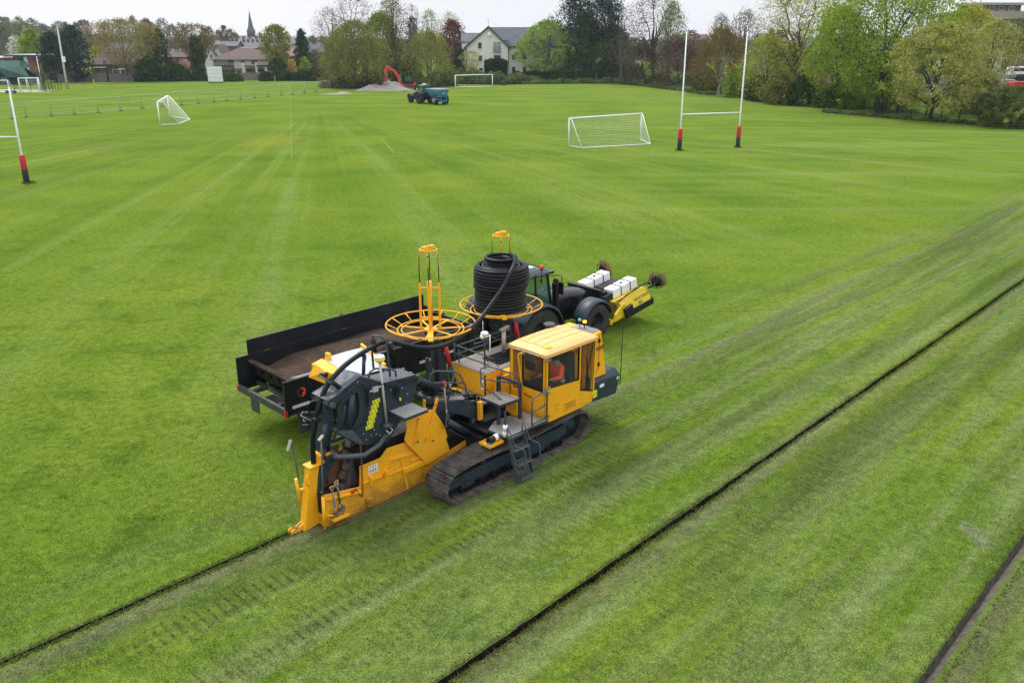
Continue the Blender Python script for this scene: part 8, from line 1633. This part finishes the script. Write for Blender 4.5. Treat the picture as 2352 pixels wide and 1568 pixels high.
for X, Y2, X2, Y3, c_, r_ in ((830, 755, 935, 812, 4, 2), (1028, 755, 1095, 808, 3, 2), (845, 890, 955, 960, 5, 2), (1190, 880, 1260, 945, 3, 1), (1345, 745, 1370, 790, 1, 1), (638, 760, 655, 812, 1, 1), (1400, 745, 1418, 785, 1, 1), (1185, 745, 1280, 830, 4, 1)):
    a = J_(X, Y2); b = J_(X2, Y3); win(WH, u(a[0]), zz(b[1]), u(b[0])-u(a[0]), zz(a[1])-zz(b[1]), 0 if Y3 < 900 else .3, FRW, PANE, c_, r_)
a = J_(705, 895); b = J_(760, 960); win(WH, u(a[0]), zz(b[1]), u(b[0])-u(a[0]), zz(a[1])-zz(b[1]), .5, FRW, PANE, 3, 1)
for X, X2, Y2 in ((1072, 1125, 800), (1272, 1310, 795), (1408, 1458, 860), (1470, 1500, 860)):
    a = J_(X, Y2); b = J_(X2, 960); q = M(); x0, x1 = u(a[0]), u(b[0]); q.prism([(x0, 0), (x1, 0), (x1-.15, zz(a[1])), (x0+.05, zz(a[1]))], -2.2, -1.6); q.build('porch_pillar', RENDERW, WH)
q = M(); a = J_(1115, 840); b = J_(1275, 862); q.box(u(a[0]), u(b[0]), -2.1, 0, zz(b[1]), zz(a[1])); q.bar((u(a[0]), -2, zz(a[1])+1), (u(b[0]), -2, zz(a[1])+1), .06); q.build('balcony', paint('balcony_wood', (.22, .10, .04), .6), WH)
q = M(); a = J_(1300, 835); b = J_(1500, 852); q.box(u(a[0]), u(b[0]), -2.6, .3, zz(b[1]), zz(a[1])); q.build('porch_roof', SLATE, WH)
q = M()
for X in (955, 1040): a = J_(X, 790); q.cyl((u(a[0]), -.8, 0), (u(a[0]), -.8, zz(a[1])), .04, 5)
for (X, Y2, X2, Y3) in ((955, 850, 1075, 850), (955, 880, 1060, 945), (1060, 870, 960, 940), (900, 850, 1050, 850)): a = J_(X, Y2); b = J_(X2, Y3); q.cyl((u(a[0]), -.8, zz(a[1])), (u(b[0]), -.8, zz(b[1])), .035, 5)
o = q.build('scaffold_frame', GALV, WH)
# neighbouring houses, left and middle
def house(name, label, x0, x1, Y, eave, ridge, wallm, roofm, wins=(), kind='gable', depth=8, chims=(), base=190, axis='x', fr=FRW, extra=None, group=None):
    o_, u, zz = site(x0, Y, base); h = thing(name, label, 'house', (o_.x, Y, 0), 0, group); q = M()
    if axis == 'y' and kind == 'gable': q.prism([(0, 0), (u(x1), 0), (u(x1), zz(eave)), (u(x1)/2, zz(ridge)-.1), (0, zz(eave))], 0, depth)
    else: q.box(0, u(x1), 0, depth, 0, zz(eave))
    if axis == 'x' and kind == 'gable': q.prism([(0, zz(eave)), (depth, zz(eave)), (depth/2, zz(ridge)-.1)], 0, .2, 'yz'); q.prism([(0, zz(eave)), (depth, zz(eave)), (depth/2, zz(ridge)-.1)], u(x1)-.2, u(x1), 'yz')
    q.build('wall', wallm, h); q = M()
    (gable(q, 0, u(x1), 0, depth, zz(eave), zz(ridge), axis) if kind == 'gable' else hip(q, 0, u(x1), 0, depth, zz(eave), zz(ridge)) if kind == 'hip' else q.box(-.5, u(x1)+.5, -.5, depth+.5, zz(eave), zz(ridge))); ro = q.build('roof', roofm, h)
    for (cx, top) in chims: chimney(ro, u(cx), depth/2, zz(ridge)-1.2, zz(top), .9, BRICKD, 3)
    for (a, b, c2, d, nc, nr_) in wins: win(h, u(a), zz(d), u(c2)-u(a), zz(b)-zz(d), 0, fr, PANE, nc, nr_)
    return h, u, zz
h, u, zz = house('brick_house', 'long dark brick house with brown roof behind the budding oak', 214, 322, 236, 148, 112, BRICKD, TILER, [(236, 161, 244, 170, 2, 2), (262, 160, 280, 171, 5, 2), (243, 139, 252, 148, 2, 1), (262, 141, 278, 149, 4, 1), (310, 160, 318, 171, 2, 2), (218, 139, 226, 148, 2, 1)], 'hip', chims=((318, 106),))
q = M()
for a, b in ((283, 286), (296, 298)): q.box(u(a), u(b), -1.2, -.9, 0, zz(160))
q.box(u(281), u(300), -1.4, -.8, zz(160), zz(157)); q.box(u(222), u(252), -.9, 0, zz(156), zz(154)); q.build('porch', RENDERW, h)
house('brick_house', 'brown brick house half hidden left of the ivy clad trunk', 384, 452, 246, 131, 114, BRICKD, TILER, [(418, 132, 430, 139, 4, 2), (404, 134, 410, 139, 2, 1)], 'gable', chims=((402, 95),))
house('gabled_house', 'house with two white gables right of the ivy clad trunk', 476, 498, 262, 122, 106, RENDERW, TILER, [(478, 128, 484, 135, 2, 1), (489, 126, 495, 134, 2, 1)], 'gable', axis='y', chims=()); house('gabled_house', 'white gable beside the cream tiled house roof', 497, 516, 264, 122, 104, RENDERW, TILER, [(501, 127, 508, 134, 2, 1)], 'gable', axis='y')
house('tiled_house', 'orange tiled house between the olive tree and the cream house', 613, 690, 262, 128, 107, BRICKR, TILEO, [(655, 124, 668, 132, 3, 1)], 'gable', chims=())
house('brick_house', 'dark brick house right of the dark conifer', 714, 772, 262, 120, 100, BRICKD, SLATER, [(733, 118, 738, 127, 1, 2)], 'gable', chims=((720, 96),))
house('slate_house', 'grey slate roofed house behind the brick house by the oak', 246, 356, 300, 122, 100, BRICKD, SLATER, [(322, 111, 327, 118, 1, 2)], 'gable', chims=((300, 96), (352, 96)))
for i, (a, b, e, r_) in enumerate(((500, 552, 106, 95), (550, 612, 108, 97), (520, 604, 97, 89))):
    house('terraced_row', 'row of grey slate roofs with many chimneys %s' % ('left below the church', 'right below the church', 'nearest the church')[i], a, b, (330, 345, 420)[i], e, r_, BRICKD, SLATER, [], 'gable', chims=[(a+(b-a)*k/6+2, r_-3.2) for k in range(1, 6)], group='terraced roofs below the church')
# church
o_, u, zz = site(574, 720, 110); CHU = thing('church', 'dark stone church with tall pointed spire on the skyline', 'church', (o_.x, 720, 0), 0); STN = paint('dark_church_stone', (.075, .08, .09), .9, damt=.3)
q = M(); s = u(585.5)-u(570.5); q.box(u(570.5), u(585.5), 0, s, 0, zz(73)); q.build('tower', STN, CHU); q = M(); cx = u(578); q.lathe([(s*.70, zz(73)), (s*.44, zz(64)), (s*.38, zz(61)), (.3, zz(29)), (0, zz(27))], (cx, s/2, 0), 'z', 8, sm=False); sp = q.build('spire', STN, CHU); q = M(); q.cyl((cx, s/2, zz(28)), (cx, s/2, zz(23)), .18, 5); q.build('finial', BLACK, sp)
q = M(); q.box(u(556), u(571), 2, 10, 0, zz(94)); q.box(u(583), u(612), 2, 10, 0, zz(98)); q.build('nave_wall', paint('pale_stone', (.26, .27, .28), .9), CHU); q = M(); gable(q, u(556), u(571), 2, 10, zz(95), zz(90)); gable(q, u(583), u(612), 2, 10, zz(97), zz(90)); q.build('nave_roof', SLATER, CHU)
q = M()
for x in (cx-2.1, cx+.9): q.box(x, x+1.2, -.1, 0, zz(87), zz(78))
build_each(q, 'belfry_opening', BLACK, CHU)
# brick building with blue roof and green roofed pavilion
o_, u, zz = site(40, 236, 190); BB = thing('brick_building', 'red brick building with flat white and blue roof left of the pines', 'building', (o_.x, 236, 0), R_(-4)); q = M(); q.box(0, u(150)-u(40)+0, 0, 10, 0, zz(128)); q.build('wall', BRICKR, BB)
q = M(); q.box(-1.6, u(150)+1, -1.4, 11, zz(128), zz(126)+.05); RO = q.build('roof', paint('white_flat_roof', (.52, .54, .56), .7, damt=.2), BB); q = M(); q.box(-1.65, u(150)+1, -1.5, -1.402, zz(129)-.1, zz(127)+.1); q.box(-1.7, -1.605, -1.4, 11, zz(129)-.1, zz(127)+.1); q.build('fascia', paint('blue_fascia', (.03, .06, .16), .5), RO)
q = M(); q.box(u(66), u(86)-1.3, -.25, 0, zz(160), zz(131)); q.build('white_panel', PLASTW, BB); q = M(); q.box(u(74)-1.2, u(76)-1.1, -.3, -.252, zz(160), zz(131)); q.build('panel_gap', SLATE, BB)
win(BB, u(52), zz(146), u(58)-u(52), zz(135)-zz(146), 0, FRG, PANE, 1, 2); win(BB, u(61)-.4, zz(146), .7, zz(135)-zz(146), 0, FRG, PANE, 1, 2)
o_, u, zz = site(-40, 208, 190); GP_ = thing('pavilion', 'dark timber pavilion with dark green roofs at the left edge', 'pavilion', (o_.x, 208, 0), 0); q = M(); q.box(0, u(35), 2, 12, 0, zz(175)); q.box(u(-2), u(78), -1.5, 2, 0, zz(177)); q.prism([(u(-6), zz(177)), (u(12), zz(156)), (u(28), zz(177))], -1.6, -1.2); q.build('wall', paint('black_timber', (.018, .02, .02), .8), GP_)
q = M(); q.hexa([(0, 1.5, zz(172)), (u(40), 1.5, zz(172)), (u(40), 7, zz(155)), (0, 7, zz(155))], [(0, 5, zz(141)), (u(27), 5, zz(141)), (u(30), 7, zz(142)), (0, 7, zz(142))])
q.hexa([(u(12), -2, zz(155)), (u(62), -.5, zz(155)), (u(78)+.3, -2.2, zz(177)), (u(28), -2.2, zz(177))], [(u(12), -1.9, zz(154)), (u(62), -.4, zz(154)), (u(78)+.3, -2.1, zz(176)), (u(28), -2.1, zz(176))]); q.hexa([(u(12), -1.9, zz(155)), (u(62), -.4, zz(155)), (u(78), 2.4, zz(176)), (u(0), 2.4, zz(176))], [(u(12), -1.8, zz(154)), (u(62), -.3, zz(154)), (u(78), 2.5, zz(175)), (u(0), 2.5, zz(175))])
q.hexa([(u(12), -2.2, zz(155)), (u(12)+.3, -2.2, zz(155)), (u(-3), -2.2, zz(180)), (u(-5), -2.2, zz(180))], [(u(12), 1, zz(154)), (u(12)+.3, 1, zz(154)), (u(-3), 1, zz(179)), (u(-5), 1, zz(179))]); q.build('roof', GREENR, GP_)
q = M(); q.box(u(13), u(26), -1.56, -1.502, zz(188), zz(177)); q.build('green_door', paint('bright_green_door', (.02, .22, .11), .6), GP_); q = M(); q.box(u(55), u(63), -1.56, -1.502, zz(187), zz(178)); q.build('green_shutter', paint('dull_green_door', (.015, .06, .045), .6), GP_)
house('brick_house', 'end of a low red brick building behind the green roof', -30, 18, 262, 133, 130, BRICKR, PLASTW, [], 'flat')
# boundary walls
def wall(label, pts, h, m, cap=None, name='brick_wall', cat='wall', th=.25):
    P_ = [gp(*p) for p in pts]; t = thing(name, label, cat, P_[0], 0); q = M(); c_ = M()
    for a, b in zip(P_[:-1], P_[1:]):
        a = a-P_[0]; b = b-P_[0]; q.bar(a+Vector((0, 0, h/2)), b+Vector((0, 0, h/2)), th, h); c_.bar(a+Vector((0, 0, h+.04)), b+Vector((0, 0, h+.04)), th+.1, .08)
        n_ = max(1, int((b-a).length/3.2))
        for i in range(n_+1): p = a.lerp(b, i/n_); c_.bar(p, p+Vector((0, 0, h+.1)), th+.12, th+.12)
    q.build('wall_face', m, t); c_.build('coping_and_piers', cap or m, t); return t
wall('grey brown garden wall behind the floodlight and the oak', [(138, 190), (190, 188.5), (250, 188), (312, 187.5)], 1.9, BRICKG)
wall('weathered timber fence behind the hedge right of the sight screen', [(556, 185), (622, 184), (700, 184)], 1.8, paint('grey_timber', (.17, .15, .135), .85, var=.2, damt=.3), name='timber_fence', cat='fence')
# right hand buildings glimpsed through trees
h, u, zz = house('apartment_block', 'brown brick block with stepped flat roof above the trees at top right', 2190, 2345, 262, 44, 26, BRICKD, paint('concrete_band', (.30, .26, .22), .8), [(2196+i*22, 52, 2208+i*22, 66, 2, 1) for i in range(6)]+[(2196+i*22, 92, 2208+i*22, 106, 2, 1) for i in range(6)], 'flat', depth=14)
q = M(); q.box(u(2215), u(2322), 2, 11, zz(26)+.02, zz(12)); q.build('upper_wall', BRICKD, h); q = M(); q.box(u(2210), u(2330), 1, 12, zz(12)+.01, zz(6)); q.build('upper_roof', paint('concrete_band', (.30, .26, .22), .8), h)
for a_ in (2228, 2250, 2272, 2294): win(h, u(a_), zz(24), 1.8, zz(15)-zz(24), 2.0, FRW, PANE, 2, 1)
house('white_house', 'white rendered house glimpsed through the olive maple', 2186, 2292, 178, 118, 88, RENDERW, SLATER, [(2206, 130, 2216, 145, 2, 2), (2252, 130, 2262, 145, 2, 2), (2206, 165, 2216, 180, 2, 2)], 'gable', axis='y')
house('brick_house', 'red brick house with white windows behind the many stemmed tree', 1830, 1900, 200, 118, 88, BRICKR, SLATER, [(1842, 132, 1848, 145, 2, 2), (1863, 130, 1871, 146, 2, 2), (1832, 168, 1846, 176, 4, 1), (1880, 132, 1888, 146, 2, 2), (1856, 168, 1870, 176, 3, 1)], 'gable', chims=((1835, 82),))
house('brick_house', 'pale fronted house left behind the many stemmed tree', 1745, 1800, 205, 96, 78, RENDERW, SLATER, [(1762, 108, 1772, 122, 2, 2), (1785, 108, 1795, 122, 2, 2)], 'gable', chims=((1772, 70), (1790, 74)))
house('brick_house', 'brick house behind the tall fresh green maple', 1925, 2060, 205, 112, 84, BRICKR, SLATER, [(1940, 125, 1950, 140, 2, 2), (1975, 125, 1985, 140, 2, 2), (1918+12, 172, 1926+16, 182, 2, 1), (2010, 125, 2020, 140, 2, 2)], 'gable', chims=((1950, 76),))
house('brick_house', 'low dark house behind the purple thicket', 1545, 1620, 300, 92, 80, BRICKD, TILER, [], 'gable', chims=())
def van(name, label, p, m, L=4.9, H=2.0, rz=0.1, high=True):
    t = thing(name, label, 'van' if high else 'car', p, rz); q = M(); z1 = H
    pr = [(-L/2, .45), (-L/2, .9), (-L/2+.15, z1-.15), (-L/2+.45, z1), (L/2-1.6, z1), (L/2-.85, 1.15), (L/2-.05, .95), (L/2, .45)]; q.prism(pr, -.9, .9); q.build('body', m, t, bev=.08)
    q = M(); q.prism([(-L/2+.4, 1.15), (-L/2+.5, z1-.2), (L/2-1.65, z1-.2), (L/2-1.05, 1.15)], -.915, -.905); q.build('side_window', PANE, t)
    for x in (-L/2+.9, L/2-.95): q = M(); q.lathe([(0, -.1), (.2, -.1), (.34, -.12), (.34, .12), (0, .12)], (x, -.85, .34), 'y', 18); q.build('wheel', RUBBER, t)
def cz(Y): return 1.0+(Y-148)*.105
q = M(); xa_ = at(2272, 190, 150).x; q.hexa([(xa_, 146, -.1), (xa_+60, 146, -.1), (xa_+60, 200, -.1), (xa_, 200, -.1)], [(xa_+1, 148, cz(148)), (xa_+60, 148, cz(148)), (xa_+60, 200, cz(170)), (xa_+4, 200, cz(170))]); o = q.build('raised_car_park', paint('dark_asphalt', (.05, .05, .05), .9, damt=.3)); tag(o, 'raised car park behind the bushes at the right edge', kind='structure')
def pk(px, Y): p = at(px, 190, Y); p.z = cz(Y); return p
van('parked_van', 'white van highest of the vehicles parked at the right edge', pk(2340, 168), WHITE, rz=.05)
van('parked_car', 'black car just below the white van at the right edge', pk(2349, 161), BLACKP, H=1.6, high=False); van('parked_car', 'red car lowest of the vehicles parked at the right edge', pk(2350, 153.5), RED, H=1.45, high=False); van('parked_car', 'silver car left of the red one at the right edge', pk(2316, 156), paint('silver_paint', (.4, .42, .43), .3, .4), L=4.0, H=1.45, high=False)
# track to the gate behind the heaps
q = M(); a, b, c2, d = gp(868, 198, .006), gp(905, 197, .006), gp(912, 183, .006), gp(886, 183, .006); q.quad(a, b, c2, d); o = q.build('gate_track', paint('pale_track', (.30, .28, .27), .9, damt=.3), fix=False); tag(o, 'pale hard track running through the gateway behind the gravel', kind='structure')
G_ = thing('metal_gate', 'open dark metal gate behind the excavator boom', 'gate', gp(903, 197), 0); q = M()
for x in (0, 1.0, 2.2): q.cyl((x, 0, 0), (x, 0, 2.6), .12, 6)
q.build('gate_post', BLACK, G_); q = M()
for x in np.arange(1.1, 2.2, .14): q.cyl((x, 0, .2), (x, 0, 2.4), .02, 4)
for z in (.3, 1.3, 2.3): q.cyl((1, 0, z), (2.2, 0, z), .03, 4)
q.build('gate_bars', PLASTW, G_)
# hill with woodland behind everything, ground rising gently
def terrain():
    xs = np.linspace(-900, 1100, 60); ys = np.linspace(430, 1500, 24); X, Y = np.meshgrid(xs, ys, indexing='ij')
    Z = np.clip((Y-430)/300, 0, 1)*(7+6*np.exp(-((X+230)/150)**2))+1.5*np.sin(X*.02)*np.clip((Y-430)/200, 0, 1)-.4
    V = np.stack([X, Y, Z], -1).reshape(-1, 3); i = np.arange(59)[:, None]*24; j = np.arange(23)[None]; F = np.stack([i+j, i+24+j, i+25+j, i+j+1], -1).reshape(-1, 4)
    t = NT('distant_wooded_slope'); c = t.coord(); col = t.mix(t.noise(c, .03, 6, .7, .4, .6), (.07, .085, .04), (.12, .125, .08)); t.bsdf(col, .95)
    o = mesh_np('hills', V, F, t.m, smooth=True); tag(o, 'low distant hills behind the town', kind='structure')
terrain()
def far_wood():
    r = np.random.default_rng(12); n = 60000; x = r.uniform(-420, 520, n); y = 470+r.random(n)*60; k = (x*.13).astype(int)
    hh = 8.5+1.2*np.sin(x*.11)+.8*np.sin(x*.31+1)+.6*np.sin(x*.7)+9*np.exp(-((x+300)/75)**2)-3.5*np.exp(-((x+150)/35)**2); z = 1.0+hh*r.random(n)**.7
    C_ = np.stack([x, y, z], 1); nrm = r.normal(size=(n, 3)); nrm /= np.linalg.norm(nrm, axis=1)[:, None]; a = np.cross(nrm, r.normal(size=(n, 3))); a /= np.linalg.norm(a, axis=1)[:, None]; b = np.cross(nrm, a); s = r.uniform(.4, .95, n)[:, None]
    V = np.stack([C_-b*s, C_+a*s, C_+b*s, C_-a*s], 1).reshape(-1, 3)
    o = mesh_np('distant_woodland', V, np.arange(n*4).reshape(n, 4), leaf_mat('far_wood_leaf', (.07, .08, .05), (.10, .115, .07), (.14, .145, .10))); tag(o, 'far woodland band of budding trees along the horizon', 'woodland', kind='stuff')
far_wood()
# haze: thin even air round the whole place
t = NT('air_haze'); v = t.n('ShaderNodeVolumePrincipled'); v.inputs['Color'].default_value = (.80, .86, .95, 1); v.inputs['Density'].default_value = .00014; v.inputs['Anisotropy'].default_value = .2; t.l(v.outputs[0], t.o.inputs['Volume'])
q = M(); q.box(-2150, 2150, -2150, 2150, -1.6, 62); o = q.build('haze', t.m); tag(o, 'thin pale haze over the whole place', 'haze', kind='stuff')
